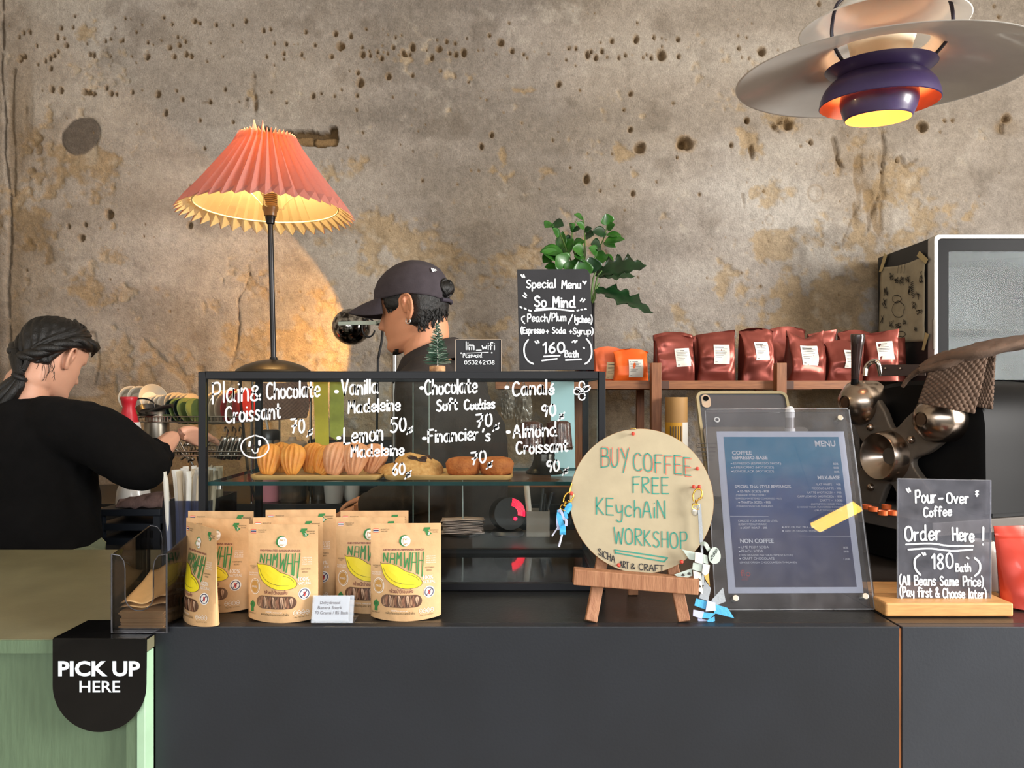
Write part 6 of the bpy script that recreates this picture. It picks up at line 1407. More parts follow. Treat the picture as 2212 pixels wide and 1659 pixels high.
# silvered globe lamp on a stand, lighting the wall
Zg = 2.52; gc = P(759, 706, Zg); gr_ = 41 / FPX * Zg
t = thing('globe_lamp', 'half silvered glass globe lamp on a slim stand behind the man', 'lamp', (P(852, 0, Zg + .02).x, Zg + .02, HB))
px2 = P(852, 0, Zg + .02).x
MB().lathe([(0, 0), (0.06, 0), (0.06, .008), (0, .01)], 36, (px2, Zg + .02, HB + .0003)).build('base', steel, t)
MB().cyl((px2, Zg + .02, HB + .009), (px2, Zg + .02, P(0, 694, Zg).z), 0.0095, n=20).build('pole', M('satin_aluminium', '#a8a6a2', 0.35, 0.9), t, smooth=40)
prof = [(math.sin(a) * gr_, -math.cos(a) * gr_ * 0.96) for a in np.linspace(0.02, PI - .02, 28)]
gm = bpy.data.materials.new('half_silvered_glass'); gm.use_nodes = True
n_, l_ = gm.node_tree.nodes, gm.node_tree.links; b_ = n_['Principled BSDF']; b_.inputs['Metallic'].default_value = 1.0; b_.inputs['Roughness'].default_value = 0.12
nz = n_.new('ShaderNodeTexNoise'); nz.inputs['Scale'].default_value = 60; nz.inputs['Detail'].default_value = 8; tcx = n_.new('ShaderNodeTexCoord'); l_.new(tcx.outputs['Object'], nz.inputs['Vector'])
rp = n_.new('ShaderNodeValToRGB'); rp.color_ramp.elements[0].position = .42; rp.color_ramp.elements[1].position = .6; rp.color_ramp.elements[0].color = lin('#3a3634'); rp.color_ramp.elements[1].color = lin('#aaa6a2'); l_.new(nz.outputs['Fac'], rp.inputs[0]); l_.new(rp.outputs[0], b_.inputs['Base Color'])
bp = n_.new('ShaderNodeBump'); bp.inputs['Strength'].default_value = 0.25; bp.inputs['Distance'].default_value = .003; l_.new(nz.outputs['Fac'], bp.inputs['Height']); l_.new(bp.outputs[0], b_.inputs['Normal'])
MB().lathe(prof, 48, gc).build('globe', gm, t, smooth=180)
m = MB(); m.bar(P(731, 699, Zg - gr_ * 1.02), P(812, 697, Zg - gr_ * .9), 0.004, 0.012, up=(0, 0, 1)); m.tube([P(812, 697, Zg - gr_ * .9), P(830, 694, Zg), (px2, Zg + .02, P(0, 694, Zg).z)], 0.006, 10); m.build('bracket', M('grey_green_metal', '#7d8478', 0.4, 0.6), t)
MB().tube([P(796 + 14 * math.cos(a), 708 + 20 * math.sin(a), Zg - gr_ * .8) for a in np.linspace(0.3, 5.9, 20)], 0.003, 8).build('clamp_ring', black_metal, t, smooth=60)
MB().tube([P(812, 700, Zg - .05), P(826, 705, Zg - .06), P(824, 740, Zg - .05), P(818, 770, Zg - .05), P(816, 805, Zg - .04), (P(818, 0, Zg).x, Zg - .03, HB + .003), (P(835, 0, Zg).x, Zg, HB + .012)], 0.0042, 8, smooth=4).build('cable', M('black_rubber'), t, smooth=60)
d = bpy.data.lights.new('globe_lamp_beam', 'SPOT'); d.energy = 21; d.color = (1.0, 0.50, 0.12); d.spot_size = R(100); d.spot_blend = 0.06; d.shadow_soft_size = 0.012
so = bpy.data.objects.new('globe_lamp_beam', d); wp = Vector((gc.x - gr_ * 0.55, Zg + gr_ * 1.15, gc.z - 0.012)); so.location = wp - Vector((px2, Zg + .02, HB))
so.rotation_euler = (P(455, 760, YW) - wp).to_track_quat('-Z', 'Y').to_euler(); COL.objects.link(so); so.parent = t

# ================================================================== the two people
HEAD_T = np.array([(-.115, .076, -.010, .016), (-.110, .086, -.030, .030), (-.100, .0915, -.050, .042), (-.090, .0925, -.060, .049), (-.075, .088, -.068, .055), (-.060, .0905, -.074, .060), (-.040, .0900, -.081, .065), (-.020, .0890, -.088, .069), (.0, .0870, -.094, .0715),
                   (.020, .0925, -.098, .0735), (.040, .0920, -.099, .0745), (.060, .0860, -.095, .072), (.080, .0700, -.084, .064), (.095, .0500, -.068, .052), (.106, .0290, -.048, .035), (.112, .0120, -.030, .019), (.115, -.008, -.009, .001)])
def head_pt(u, v, k=1.0, feat=1.0, off=0.0):
    """u: turn (0 = face, .25 = left ear, .5 = back), v: 0 chin .. 1 crown"""
    z = -.115 + .230 * (0.5 - 0.5 * math.cos(PI * v))
    fr, bk, hw = (np.interp(z, HEAD_T[:, 0], HEAD_T[:, i]) for i in (1, 2, 3))
    a = 2 * PI * u; c, s = math.cos(a), math.sin(a)
    xc = -.012
    x = xc + (fr - xc) * abs(c) ** .88 if c > 0 else xc - (xc - bk) * abs(c) ** .95
    y = hw * math.copysign(abs(s) ** .92, s) * (1 - .10 * max(0, c))
    if feat and c > 0:
        g = lambda q, w: math.exp(-(q / w) ** 2)
        nose = np.interp(z, [-.052, -.046, -.040, -.032, -.020, -.005, .012, .022], [0, .007, .021, .026, .019, .010, .003, 0])
        x += feat * nose * g(y, .0085 + .004 * g(z + .038, .01))
        x += feat * .004 * g(abs(y) - .012, .005) * g(z + .040, .007)
        x -= feat * .010 * g(abs(y) - .031, .015) * g(z - .004, .012)
        x += feat * .0055 * g(abs(y) - .031, .010) * g(z - .001, .007)
        x += feat * .004 * g(abs(y) - .028, .022) * g(z - .022, .007)
        x += feat * .0055 * g(y, .019) * (g(z + .057, .0045) + .9 * g(z + .069, .005)) - feat * .004 * g(y, .022) * g(z + .063, .0025)
        x += feat * .005 * g(y, .018) * g(z + .095, .012)
    p = Vector((x, y, z))
    if off: p += Vector((x + .01, y, z * .9)).normalized() * off
    return p * k
def head_grid(mb, M4, k=1.0, off=None, feat=1.0, nu=88, nv=80):
    rings = []
    for j in range(nv + 1):
        v = .004 + .992 * j / nv
        rings.append([M4 @ head_pt(i / nu, v, k, feat, off(i / nu, -.115 + .230 * (0.5 - 0.5 * math.cos(PI * v))) if off else 0) for i in range(nu)])
    return mb.loft(rings)
def ear(mb, M4, k, side):
    """helix, lobe and bowl of an ear"""
    c = Vector((-.012, side * .0700, -.008)); F = lambda a, b, o: M4 @ ((c + Vector((a * .95 - .10 * abs(o), side * (o + .012 * (-a / .018) * .5 + .004), b))) * k)
    rim = [(.010, -.012, .000), (.014, .010, .004), (.010, .026, .010), (-.004, .033, .014), (-.017, .026, .016), (-.021, .008, .016), (-.016, -.012, .013), (-.006, -.026, .009), (.004, -.030, .005), (.008, -.022, .002)]
    mb.tube([F(*p) for p in rim], [.0042, .0040, .0040, .0042, .0042, .0040, .0042, .0058, .0058, .0042], 10, smooth=4)
    mb.tube([F(.004, -.004, .002), F(-.004, .014, .008), F(-.010, .018, .011)], [.005, .0045, .003], 8, smooth=3)
    mb.tube([F(-.012, -.010, .006), F(-.014, .006, .009), F(-.008, .020, .008)], [.007, .008, .006], 8, smooth=3)
    mb.tube([F(.002, -.024, .003), F(-.004, -.012, .002), F(-.004, .006, .000)], [.006, .008, .009], 8, smooth=3)
def frame(loc, yaw, pitch, roll=0.0):
    """yaw: direction of the face from +X; pitch: nodding down"""
    return Matrix.Translation(Vector(loc)) @ Matrix.Rotation(yaw, 4, 'Z') @ Matrix.Rotation(pitch, 4, 'Y') @ Matrix.Rotation(roll, 4, 'X')
def skin_mesh(chains, root, sub=1):
    """grow a limb surface along joints: chains of (x, y, z, radius)"""
    vs, es, rad, key = [], [], [], {}
    for ch in chains:
        prev = None
        for x, y, z, r in ch:
            kk = (round(x, 5), round(y, 5), round(z, 5))
            if kk not in key: key[kk] = len(vs); vs.append((x, y, z)); rad.append(r)
            i = key[kk]
            if prev is not None and prev != i: es.append((prev, i))
            prev = i
    me = bpy.data.meshes.new('limbs'); me.from_pydata(vs, es, [])
    o = bpy.data.objects.new('limbs', me); COL.objects.link(o)
    o.modifiers.new('skin', 'SKIN'); 
    for i, sv in enumerate(me.skin_vertices[0].data): sv.radius = (rad[i], rad[i]); sv.use_root = (i == root)
    sb = o.modifiers.new('sub', 'SUBSURF'); sb.levels = sub; sb.render_levels = sub
    dg = bpy.context.evaluated_depsgraph_get(); m2 = bpy.data.meshes.new_from_object(o.evaluated_get(dg))
    out = MB(); out.add([v.co.copy() for v in m2.vertices], [tuple(p.vertices) for p in m2.polygons])
    bpy.data.objects.remove(o); return out
def fuse(o, vox, smooth_it=4, disp=None):
    bake(o, ('REMESH', dict(mode='VOXEL', voxel_size=vox, use_smooth_shade=True)), ('SMOOTH', dict(factor=.5, iterations=smooth_it)))
    if disp:
        me = o.data
        for v in me.vertices: v.co += v.normal * disp(v.co)
    o.data.polygons.foreach_set('use_smooth', [True] * len(o.data.polygons))
    return o
def hand_chains(w, d, side, up, curl, L=.085):
    """palm and five separate fingers from wrist w along d; side = towards the thumb, up = back of the hand"""
    w, d, side, up = Vector(w), Vector(d).normalized(), Vector(side).normalized(), Vector(up).normalized(); ch = []
    T = lambda p, r: (p.x, p.y, p.z, r)
    mid = w + d * L * .5
    for i, (off, ln, r) in enumerate(((.030, .068, .0088), (.010, .076, .0090), (-.010, .071, .0086), (-.029, .056, .0078))):
        k0 = w + d * L * (1.0 - .05 * abs(i - 1)) + side * off; dd = d; pts = [T(w, .021), T(w + d * .016 + side * off * .4, .017), T(w + d * L * .55 + side * off * .85, .014), T(k0, .0105)]; p = k0
        for s, f in enumerate((.45, .31, .24)):
            dd = (dd - up * math.tan(curl * (.7 + .35 * s)) * .8).normalized(); p = p + dd * ln * f; pts.append(T(p, r * (1 - .12 * s)))
        ch.append(pts)
    t0 = w + d * .022 + side * .020; td = (d * .55 + side * .75 - up * .25).normalized(); t1 = t0 + td * .036; t2 = t1 + (d * .85 + side * .35 - up * .3).normalized() * .030; t3 = t2 + (d * .95 + side * .1 - up * .35).normalized() * .024
    ch.append([T(w, .021), T(t0, .0150), T(t1, .0105), T(t2, .0095), T(t3, .0078)])
    return ch
def oval(c, rt, fw, hw, hd, n=40, e=.85):
    return [Vector(c) + rt * hw * math.copysign(abs(math.cos(a)) ** e, math.cos(a)) + fw * hd * math.copysign(abs(math.sin(a)) ** e, math.sin(a)) for a in np.linspace(0, 2 * PI, n + 1)[:-1]]

skinm = M('warm_skin', '#d6946f', 0.5, var=0.05, vs=14, sub=0.12, bump=0.05, bs=220)
skinl = M('light_skin', '#dba488', 0.5, var=0.05, vs=14, sub=0.12, bump=0.05, bs=220)
hairm = M('black_hair', '#0b0908', 0.45, var=0.5, vs=60, stretch=(5, 5, 1), bump=0.5, bs=130)

# ---------------------------------------------------------------- man in the cap, profile to the left, looking down
ZM = 2.175
earp = P(873, 668, ZM - .065)
yawM = R(180 - 13); HM = frame((earp.x + .016, ZM, earp.z + .010), yawM, R(11)); kM = 1.04
fwM = Vector((math.cos(yawM), math.sin(yawM), 0)); lfM = Vector((-math.sin(yawM), math.cos(yawM), 0))
hc = HM.translation
t = thing('person', 'man in a dark cap and dark shirt looking down behind the pastry case', 'person', (hc.x + .10, hc.y, 0))
body = MB(); head_grid(body, HM, kM); ear(body, HM, kM, 1); ear(body, HM, kM, -1)
nb = Vector((hc.x + .040, hc.y - .01, hc.z - .150)); chest = nb + Vector((.085, 0, -.19)); waist = chest + Vector((.02, .0, -.26)); pel = waist + Vector((0, 0, -.14))
body.tube([HM @ Vector((-.030, 0, -.02)), HM @ Vector((-.034, 0, -.085)), nb + Vector((-.004, 0, .02)), nb + Vector((.014, 0, -.03)), nb + Vector((.04, 0, -.09))], [.062, .060, .060, .068, .09], 24, smooth=4)
T4 = lambda p, r: (p[0], p[1], p[2], r)
shL, shR = nb + lfM * .165 + Vector((.055, 0, -.085)), nb - lfM * .165 + Vector((.055, 0, -.085))
elL, elR = shL + Vector((.01, -.02, -.28)) + fwM * .02, shR + Vector((.02, .02, -.28)) + fwM * .03
wrL, wrR = elL + fwM * .20 + Vector((0, 0, -.06)) - lfM * .06, elR + fwM * .22 + Vector((0, 0, -.05)) + lfM * .05
ch = [[T4(pel, .12), T4(waist, .12), T4(chest, .13), T4(nb + Vector((.02, 0, -.05)), .075)],
      [T4(chest, .13), T4(shL, .058), T4(shL.lerp(elL, .5), .048), T4(elL, .042), T4(elL.lerp(wrL, .5), .038), T4(wrL, .027)], [T4(chest, .13), T4(shR, .058), T4(shR.lerp(elR, .5), .048), T4(elR, .042), T4(elR.lerp(wrR, .5), .038), T4(wrR, .027)]]
for s_ in (1, -1):
    hp = pel + lfM * .09 * s_ + Vector((0, 0, -.03)); kn = Vector((hp.x, hp.y, .50)) + fwM * .02; an = Vector((hp.x, hp.y, .09)); toe = an + fwM * .15 + Vector((0, 0, -.05))
    ch.append([T4(pel, .12), T4(hp, .085), T4(kn, .058), T4(an, .042), T4(toe, .034)])
body.join(skin_mesh(ch, 0))
dL = (wrL - elL).normalized(); dR = (wrR - elR).normalized()
body.join(skin_mesh(hand_chains(wrL, dL, -lfM * 1 + fwM * .2, Vector((0, 0, 1)), .35), 0)); body.join(skin_mesh(hand_chains(wrR, dR, lfM + fwM * .2, Vector((0, 0, 1)), .35), 0))
o = body.build('body', skinm, t); fuse(o, .0036, 3)
# shirt with collar
sb = MB(); rt = lfM
def sh_rings(spec): return [oval(c, rt, fwM, hw, hd) for c, hw, hd in spec]
sb.loft(sh_rings([(pel + Vector((0, 0, .02)), .185, .13), (waist, .175, .125), (waist.lerp(chest, .5), .195, .135), (chest, .215, .14), (shL.lerp(shR, .5) + Vector((0, 0, -.02)), .205, .115), (nb + Vector((.040, 0, -.040)), .135, .092), (nb + Vector((.018, 0, -.004)), .078, .076)]))
for a_, b_2, c_2 in ((shL, elL, wrL), (shR, elR, wrR)): sb.tube([nb.lerp(a_, .55) + Vector((.02, 0, -.045)), a_, a_.lerp(b_2, .45), a_.lerp(b_2, .9), b_2, b_2.lerp(c_2, .5), b_2.lerp(c_2, .9)], [.08, .085, .075, .062, .058, .050, .042], 20, smooth=4)
sh_m = M('brown_black_shirt', '#2c2522', 0.85, var=0.15, vs=30, bump=0.15, bs=300)
o = shirt_ = sb.build('shirt', sh_m, t); fuse(o, .008, 5, lambda c: .006 * noise.noise(Vector((c.x * 14, c.y * 14, c.z * 9))) + .003 * noise.noise(c * 40))
cm = MB(); cr_ = []
for r_, dz, fl in ((.076, -.012, 0), (.076, .036, .004), (.086, .030, .012), (.104, -.020, .02)):
    ring_ = []
    for a in np.linspace(-PI + .25, PI - .25, 60):
        front = max(0, -math.cos(a)) ** 6
        ring_.append(nb + Vector((.012, 0, -.004)) - fwM * (r_ * 1.04) * math.cos(a) + lfM * r_ * math.sin(a) + Vector((0, 0, dz * (1 - .4 * front) - .030 * front + .030 * math.cos(a))))
    cr_.append(ring_)
cm.loft(cr_, caps=False, close=False); cm.build('collar', sh_m, shirt_, smooth=60, solid=.003)
tm = MB()
for s_ in (1, -1):
    hp = pel + lfM * .09 * s_; tm.tube([pel + lfM * .06 * s_ + Vector((0, 0, .06)), hp + Vector((0, 0, -.08)), Vector((hp.x, hp.y, .5)) + fwM * .02, Vector((hp.x, hp.y, .07))], [.125, .105, .082, .070], 20, smooth=4)
o = tm.build('trousers', M('dark_trousers', '#1c1c20', 0.9), t); fuse(o, .012, 3)
# hair: nape and sides, bun; cap
def hoff(u, z):
    back = sstep(.17, .30, min(u, 1 - u)); m_ = back * sstep(-.075, -.045, z); side = sstep(.12, .16, min(u, 1 - u)) * sstep(-.02, .01, z); m_ = max(m_, side)
    hole = math.exp(-((min(u, 1 - u) - .245) / .045) ** 2 - ((z - .002) / .046) ** 2)
    m_ *= 1 - .95 * hole
    curl = .004 * noise.noise(Vector((u * 60, z * 300, 2)))
    return -.006 + (.016 + curl) * m_
hm = MB(); head_grid(hm, HM, kM, hoff, 0.0, 120, 110); hair_ = hm.build('hair', hairm, t, smooth=180)
m = MB(); bc = HM @ (Vector((-.106, .012, .032)) * kM)
m.ball(bc, .027, 24, sc=(1, 1, .85)); rnd = random.Random(3)
for i in range(16):
    a = i * .8; ax = Vector((rnd.uniform(-1, 1), rnd.uniform(-1, 1), rnd.uniform(-1, 1))).normalized(); q_ = ax.orthogonal().normalized(); w_ = ax.cross(q_)
    m.tube([bc + (q_ * math.cos(b) + w_ * math.sin(b)) * .025 for b in np.linspace(0, 3.6, 12)], .0045, 6)
m.build('hair_bun', hairm, hair_, smooth=60)
m = MB(); rnd = random.Random(9)
for i in range(70):
    u = rnd.uniform(.29, .52); zz = rnd.uniform(-.058, -.02); v = math.acos(1 - 2 * (zz + .115) / .23) / PI
    p0 = HM @ head_pt(u, v, kM, 0, .008); p1 = HM @ head_pt(u + rnd.uniform(-.02, .02), v - .03, kM, 0, .014); p2 = HM @ head_pt(u + rnd.uniform(-.03, .03), v - .06, kM, 0, .008)
    m.tube([p0, p1, p2], [.0028, .0022, .0008], 5, smooth=3)
for i in range(16):
    u = rnd.uniform(.145, .185); p0 = HM @ head_pt(u, .56, kM, 0, .005); p1 = HM @ head_pt(u + .004, .50 + rnd.uniform(-.03, .0), kM, 0, .003); m.tube([p0, p1], [.0025, .0008], 5)
m.build('hair_ends', hairm, hair_, smooth=60)
m = MB()
for s_ in (1, -1): m.tube([HM @ (Vector((.090, s_ * .018, .020)) * kM), HM @ (Vector((.091, s_ * .030, .026)) * kM), HM @ (Vector((.080, s_ * .046, .023)) * kM)], [.003, .0035, .0015], 8, smooth=4)
for s_ in (1, -1): m.tube([HM @ (Vector((.0850, s_ * .022, -.002)) * kM), HM @ (Vector((.0860, s_ * .032, -.003)) * kM), HM @ (Vector((.076, s_ * .043, -.001)) * kM)], .0015, 6, smooth=3)
m.build('brows_and_lashes', hairm, t, smooth=60)
m = MB()
for s_ in np.linspace(-.9, .9, 15): m.tube([HM @ (Vector((.083 - .012 * abs(s_), s_ * .018, -.114 + .012 * s_ * s_)) * kM), HM @ (Vector((.070 - .018 * abs(s_), s_ * .030, -.118 + .012 * s_ * s_)) * kM)], [.003, .0015], 6)
m.build('goatee', hairm, t, smooth=60)
capm = M('washed_black_cotton', '#3d363c', 0.9, var=0.16, vs=40, bump=0.2, bs=260)
def cap_line(u):
    w = min(u, 1 - u); return float(np.interp(w, [0, .10, .18, .25, .32, .42, .5], [.040, .034, .028, .026, .016, .002, -.002]))
m = MB(); rings = []; NU = 96
for j in range(30):
    ring_ = []
    for i in range(NU):
        u = i / NU; z0_ = cap_line(u); w = min(u, 1 - u)
        if w > .44: z0_ += .050 * math.sqrt(max(0, 1 - ((.5 - w) / .06) ** 2))
        z_ = z0_ + (.1149 - z0_) * (1 - (1 - j / 29) ** 1.6); v = math.acos(max(-1, min(1, 1 - 2 * (z_ + .115) / .23))) / PI
        p = head_pt(u, min(v, .997), kM, 0, .012 + .006 * sstep(.03, .09, z_))
        pk = abs(((u * 6) % 1) - .5)
        p *= 1 - .003 * math.exp(-(pk / .02) ** 2)
        ring_.append(HM @ p)
    rings.append(ring_)
m.loft(rings, caps=False); m.add([HM @ Vector((-.008, 0, .1365))], [])
k0 = len(m.v) - 1; b0 = 29 * NU; m.f += [(b0 + i, b0 + (i + 1) % NU, k0) for i in range(NU)]; m.mi += [0] * NU
crown_ = m.build('cap_crown', capm, t, smooth=50, solid=.003)
MB().ball(HM @ Vector((-.008, 0, .137)), .007, 16, sc=(1, 1, .5)).build('cap_button', capm, crown_, smooth=60)
m = MB()
def vis(s, q):
    a = (s - .5) * 2; u = a * .145; v = math.acos(1 - 2 * (cap_line(u % 1) + .117) / .23) / PI
    base = head_pt(u % 1, v, kM, 0, .012); L_ = .088 * math.sqrt(max(0, 1 - abs(a) ** 2.6)) + .002
    return HM @ (base + Vector((L_ * q, 0, -.014 * q * q - .028 * q * a * a - .004 * q)))
m.grid(vis, 40, 16); m.build('cap_visor', capm, crown_, smooth=80, solid=.0045)
m = MB(); m.tube([HM @ head_pt(u, math.acos(1 - 2 * (-.002 + .115) / .23) / PI, kM, 0, .016) for u in np.linspace(.43, .57, 14)], .006, 8); m.build('cap_strap', M('cap_strap_cotton', '#3a3440', 0.8), crown_, smooth=60)
sfm = Surf(lambda a, b: HM @ head_pt(.40 + a, .70 + b, kM, 0, .0245)); m = MB()
for i in range(3): stroke2d(m, sfm, [(.0 + .012 * i, -.018 + .006 * i), (.004 + .010 * i, .012 - .005 * i)], .009, -.0008, 0, 0)
m.build('cap_emblem', M('white_embroidery', '#d9dde2', 0.8), crown_)
ec = HM @ (Vector((-.008, .078, -.042)) * kM); m = MB()
m.tube([ec + fwM * .007 * math.cos(a) + Vector((0, 0, -.004 + .0075 * math.sin(a))) for a in np.linspace(1.9, 7.2, 18)], .0017, 8); m.build('earring', M('silver', '#e2dfd8', 0.15, 1.0), t, smooth=60)

# ---------------------------------------------------------------- woman in black, seen from behind, reaching to the right
ZF = 2.05
yawF = R(74); kF = .91
HF = frame((P(117, 0, ZF).x, ZF, P(0, 772, ZF).z), yawF, R(25), R(4))
hc = HF.translation
fwB = Vector((.40, .917, 0)).normalized(); rtB = Vector((fwB.y, -fwB.x, 0))
t = thing('person', 'woman in a black blouse with tied dark hair, seen from behind at the left', 'person', (hc.x - .03, hc.y, 0))
body = MB(); head_grid(body, HF, kF); ear(body, HF, kF, 1); ear(body, HF, kF, -1)
nb = Vector((hc.x - .040, hc.y - .065, hc.z - .100)); chest = nb + Vector((-.015, .01, -.19)); waist = chest + Vector((0, .02, -.25)); pel = waist + Vector((0, 0, -.15))
body.tube([HF @ Vector((-.028, 0, -.02)), HF @ Vector((-.030, 0, -.08)), nb + Vector((.004, .004, .035)), nb + Vector((0, 0, -.02)), nb + Vector((-.005, 0, -.09))], [.054, .049, .049, .058, .085], 24, smooth=4)
shR = nb + rtB * .163 + Vector((0, 0, -.080)); shL = nb - rtB * .165 + Vector((0, 0, -.085))
elR = P(314, 1004, 1.98); wrR = P(380, 938, 2.16)
elL = shL + Vector((-.03, .02, -.27)); wrL = elL + fwB * .20 + rtB * .04
ch = [[T4(pel, .125), T4(waist, .105), T4(chest, .115), T4(nb + Vector((0, 0, -.06)), .075)],
      [T4(chest, .115), T4(shR, .052), T4(shR.lerp(elR, .5), .043), T4(elR, .038), T4(elR.lerp(wrR, .4), .036), T4(wrR, .024)], [T4(chest, .115), T4(shL, .052), T4(shL.lerp(elL, .5), .043), T4(elL, .038), T4(elL.lerp(wrL, .5), .034), T4(wrL, .024)]]
for s_ in (1, -1):
    hp = pel + rtB * .09 * s_ + Vector((0, 0, -.03)); kn = Vector((hp.x, hp.y, .46)) + fwB * .02; an = Vector((hp.x, hp.y, .08)); toe = an + fwB * .14 + Vector((0, 0, -.045))
    ch.append([T4(pel, .125), T4(hp, .085), T4(kn, .055), T4(an, .04), T4(toe, .032)])
body.join(skin_mesh(ch, 0))
body.join(skin_mesh(hand_chains(wrR, P(424, 936, 2.22) - wrR, Vector((0.1, .75, -.45)), Vector((-.1, -.15, 1)), .38, .078), 0)); body.join(skin_mesh(hand_chains(wrL, fwB + rtB * .2, rtB, Vector((0, 0, 1)), .3, .078), 0))
o = body.build('body', skinl, t); fuse(o, .0036, 3)
sb = MB(); rt = rtB
rings = [oval(c, rtB, fwB, hw, hd) for c, hw, hd in ((pel + Vector((0, 0, .02)), .238, .150), (waist, .226, .145), (waist.lerp(chest, .5), .215, .145), (chest + Vector((0, 0, .02)), .210, .145), (shL.lerp(shR, .5) + Vector((0, 0, -.015)), .200, .120), (nb + Vector((0, -.005, -.045)), .135, .10), (nb + Vector((0, 0, -.018)), .088, .078))]
sb.loft(rings)
sb.tube([nb.lerp(shR, .5) + Vector((0, 0, -.05)), shR + Vector((0, 0, -.01)), shR.lerp(elR, .35) + Vector((.01, 0, .005)), shR.lerp(elR, .72), elR.lerp(wrR, .02) + Vector((0, -.01, -.006)), elR.lerp(wrR, .28)], [.080, .080, .082, .078, .066, .050], 24, smooth=5)
sb.tube([nb.lerp(shL, .5) + Vector((0, 0, -.05)), shL, shL.lerp(elL, .5), shL.lerp(elL, .9)], [.085, .088, .096, .07], 24, smooth=5)
bl = M('black_cotton_blouse', '#090809', 0.95, spec=0.2, var=0.25, vs=26, bump=0.2, bs=200)
o = blouse_ = sb.build('blouse', bl, t); fuse(o, .007, 5, lambda c: .008 * noise.noise(Vector((c.x * 12, c.y * 12, c.z * 10))) + .004 * noise.noise(Vector((c.x * 34, c.y * 30, c.z * 24))))
cf = elR.lerp(wrR, .25); cd = (wrR - elR).normalized(); q_ = cd.orthogonal().normalized(); w_ = cd.cross(q_)
m = MB(); m.loft([[cf + cd * dz + (q_ * math.cos(a) + w_ * math.sin(a)) * (rr + .003 * math.sin(a * 9)) for a in np.linspace(0, 2 * PI, 49)[:-1]] for dz, rr in ((-.012, .050), (.0, .043), (.012, .050), (.016, .047), (.006, .040))], caps=False); m.build('cuff', bl, blouse_, smooth=60)
tm = MB()
for s_ in (1, -1):
    hp = pel + rtB * .09 * s_; tm.tube([pel + rtB * .06 * s_ + Vector((0, 0, .05)), hp + Vector((0, 0, -.08)), Vector((hp.x, hp.y, .46)) + fwB * .02, Vector((hp.x, hp.y, .06))], [.13, .105, .08, .07], 20, smooth=4)
o = tm.build('trousers', M('dark_trousers'), t); fuse(o, .012, 3)
m = MB(); ap = P(205, 1186, 1.90); sft = [P(150, 1188, 1.905), P(190, 1180, 1.90), P(218, 1162, 1.89), P(228, 1172, 1.89), P(226, 1188, 1.895)]
m.poly(sft, (0, .004, 0)); m.build('apron_tie', M('pale_green_cloth', '#6f7358', 0.9), t)
# hair: crown to the nape, rolled strands to a low tie, ponytail over the left shoulder
def hoffF(u, z):
    w = min(u, 1 - u)
    lo = float(np.interp(w, [0, .12, .17, .21, .27, .34, .5], [.080, .070, .056, .046, .024, -.048, -.066])); m_ = sstep(lo - .010, lo + .012, z)
    st_ = .0022 * math.sin(u * 130 + z * 90 + 3 * noise.noise(Vector((u * 9, z * 20, 1)))) + .002 * noise.noise(Vector((u * 40, z * 60, 5)))
    return -.007 + (.020 + st_ - .005 * sstep(.06, .10, z)) * m_
hm = MB(); head_grid(hm, HF, kF, hoffF, 0.0, 160, 130); hair_ = hm.build('hair', hairm, t, smooth=180)
m = MB()
HP = lambda u, z, o_: HF @ head_pt(u, math.acos(1 - 2 * (z + .115) / .23) / PI, kF, 0, o_)
tie = P(42, 815, 1.93)
for k in range(3):                                   # rolled side strand from the right temple round the nape
    pts = []
    for i, u in enumerate(np.linspace(.86, .50, 16)):
        a = i * .9 + k * 2 * PI / 3; pts.append(HP(u, float(np.interp(u, [.50, .58, .66, .74, .80, .86], [-.045, -.030, .002, .040, .052, .060])) + .006 * math.sin(a), .017 + .006 * math.cos(a)))
    pts.append(tie.lerp(pts[-1], .4)); pts.append(tie); m.tube(pts, [.009] + [.0125] * 10 + [.012, .010], 10, smooth=3)
for k in range(3):
    pts = []
    for i, u in enumerate(np.linspace(.16, .46, 12)):
        a = i * .9 + k * 2 * PI / 3; pts.append(HP(u, float(np.interp(u, [.16, .26, .34, .46], [.055, .044, .0, -.04])) + .006 * math.sin(a), .017 + .006 * math.cos(a)))
    pts.append(tie); m.tube(pts, .012, 10, smooth=3)
for k in range(7):
    a = k * 2 * PI / 6; rr = .011 if k < 6 else 0; dv = Vector((.3, .3, 1)); e_ = Vector((math.cos(a) * rr, math.sin(a) * rr * .8, math.sin(a) * rr))
    m.tube([tie + e_ * .6, P(28, 834, 1.925) + e_ * 1.6, P(6, 860, 1.925) + e_ * 2.2, P(-10, 905, 1.92) + e_ * 2.0, P(-14, 960, 1.92) + e_ * .8], [.008, .012, .014, .012, .004], 10, smooth=4)
for side_ in (1, -1):
    for k in range(13):
        pts = []
        for u, z in ((.045, .074), (.11, .082), (.19, .072), (.28, .045), (.36, .008), (.44, -.030)):
            zz = min(.1125, z + (k - 3.5) * .0072 * (1 - .75 * max(0, (u - .1) / .34))); uu = u if side_ > 0 else 1 - u
            pts.append(HP(uu, zz, .0130 + .0025 * math.sin(k * 2.3 + u * 9)))
        pts.append(tie.lerp(pts[-1], .3)); m.tube(pts, [.002, .0045, .0052, .0052, .0052, .006, .006], 6, smooth=4)
m.build('tied_strands', hairm, hair_, smooth=60)
MB().lathe([(.016, -.006), (.020, -.003), (.020, .003), (.016, .006)], 20, tie, axis=(P(28, 834, 1.925) - tie), closed=True).build('hair_tie', M('black_rubber'), hair_, smooth=60)
rnd = random.Random(7); m = MB()
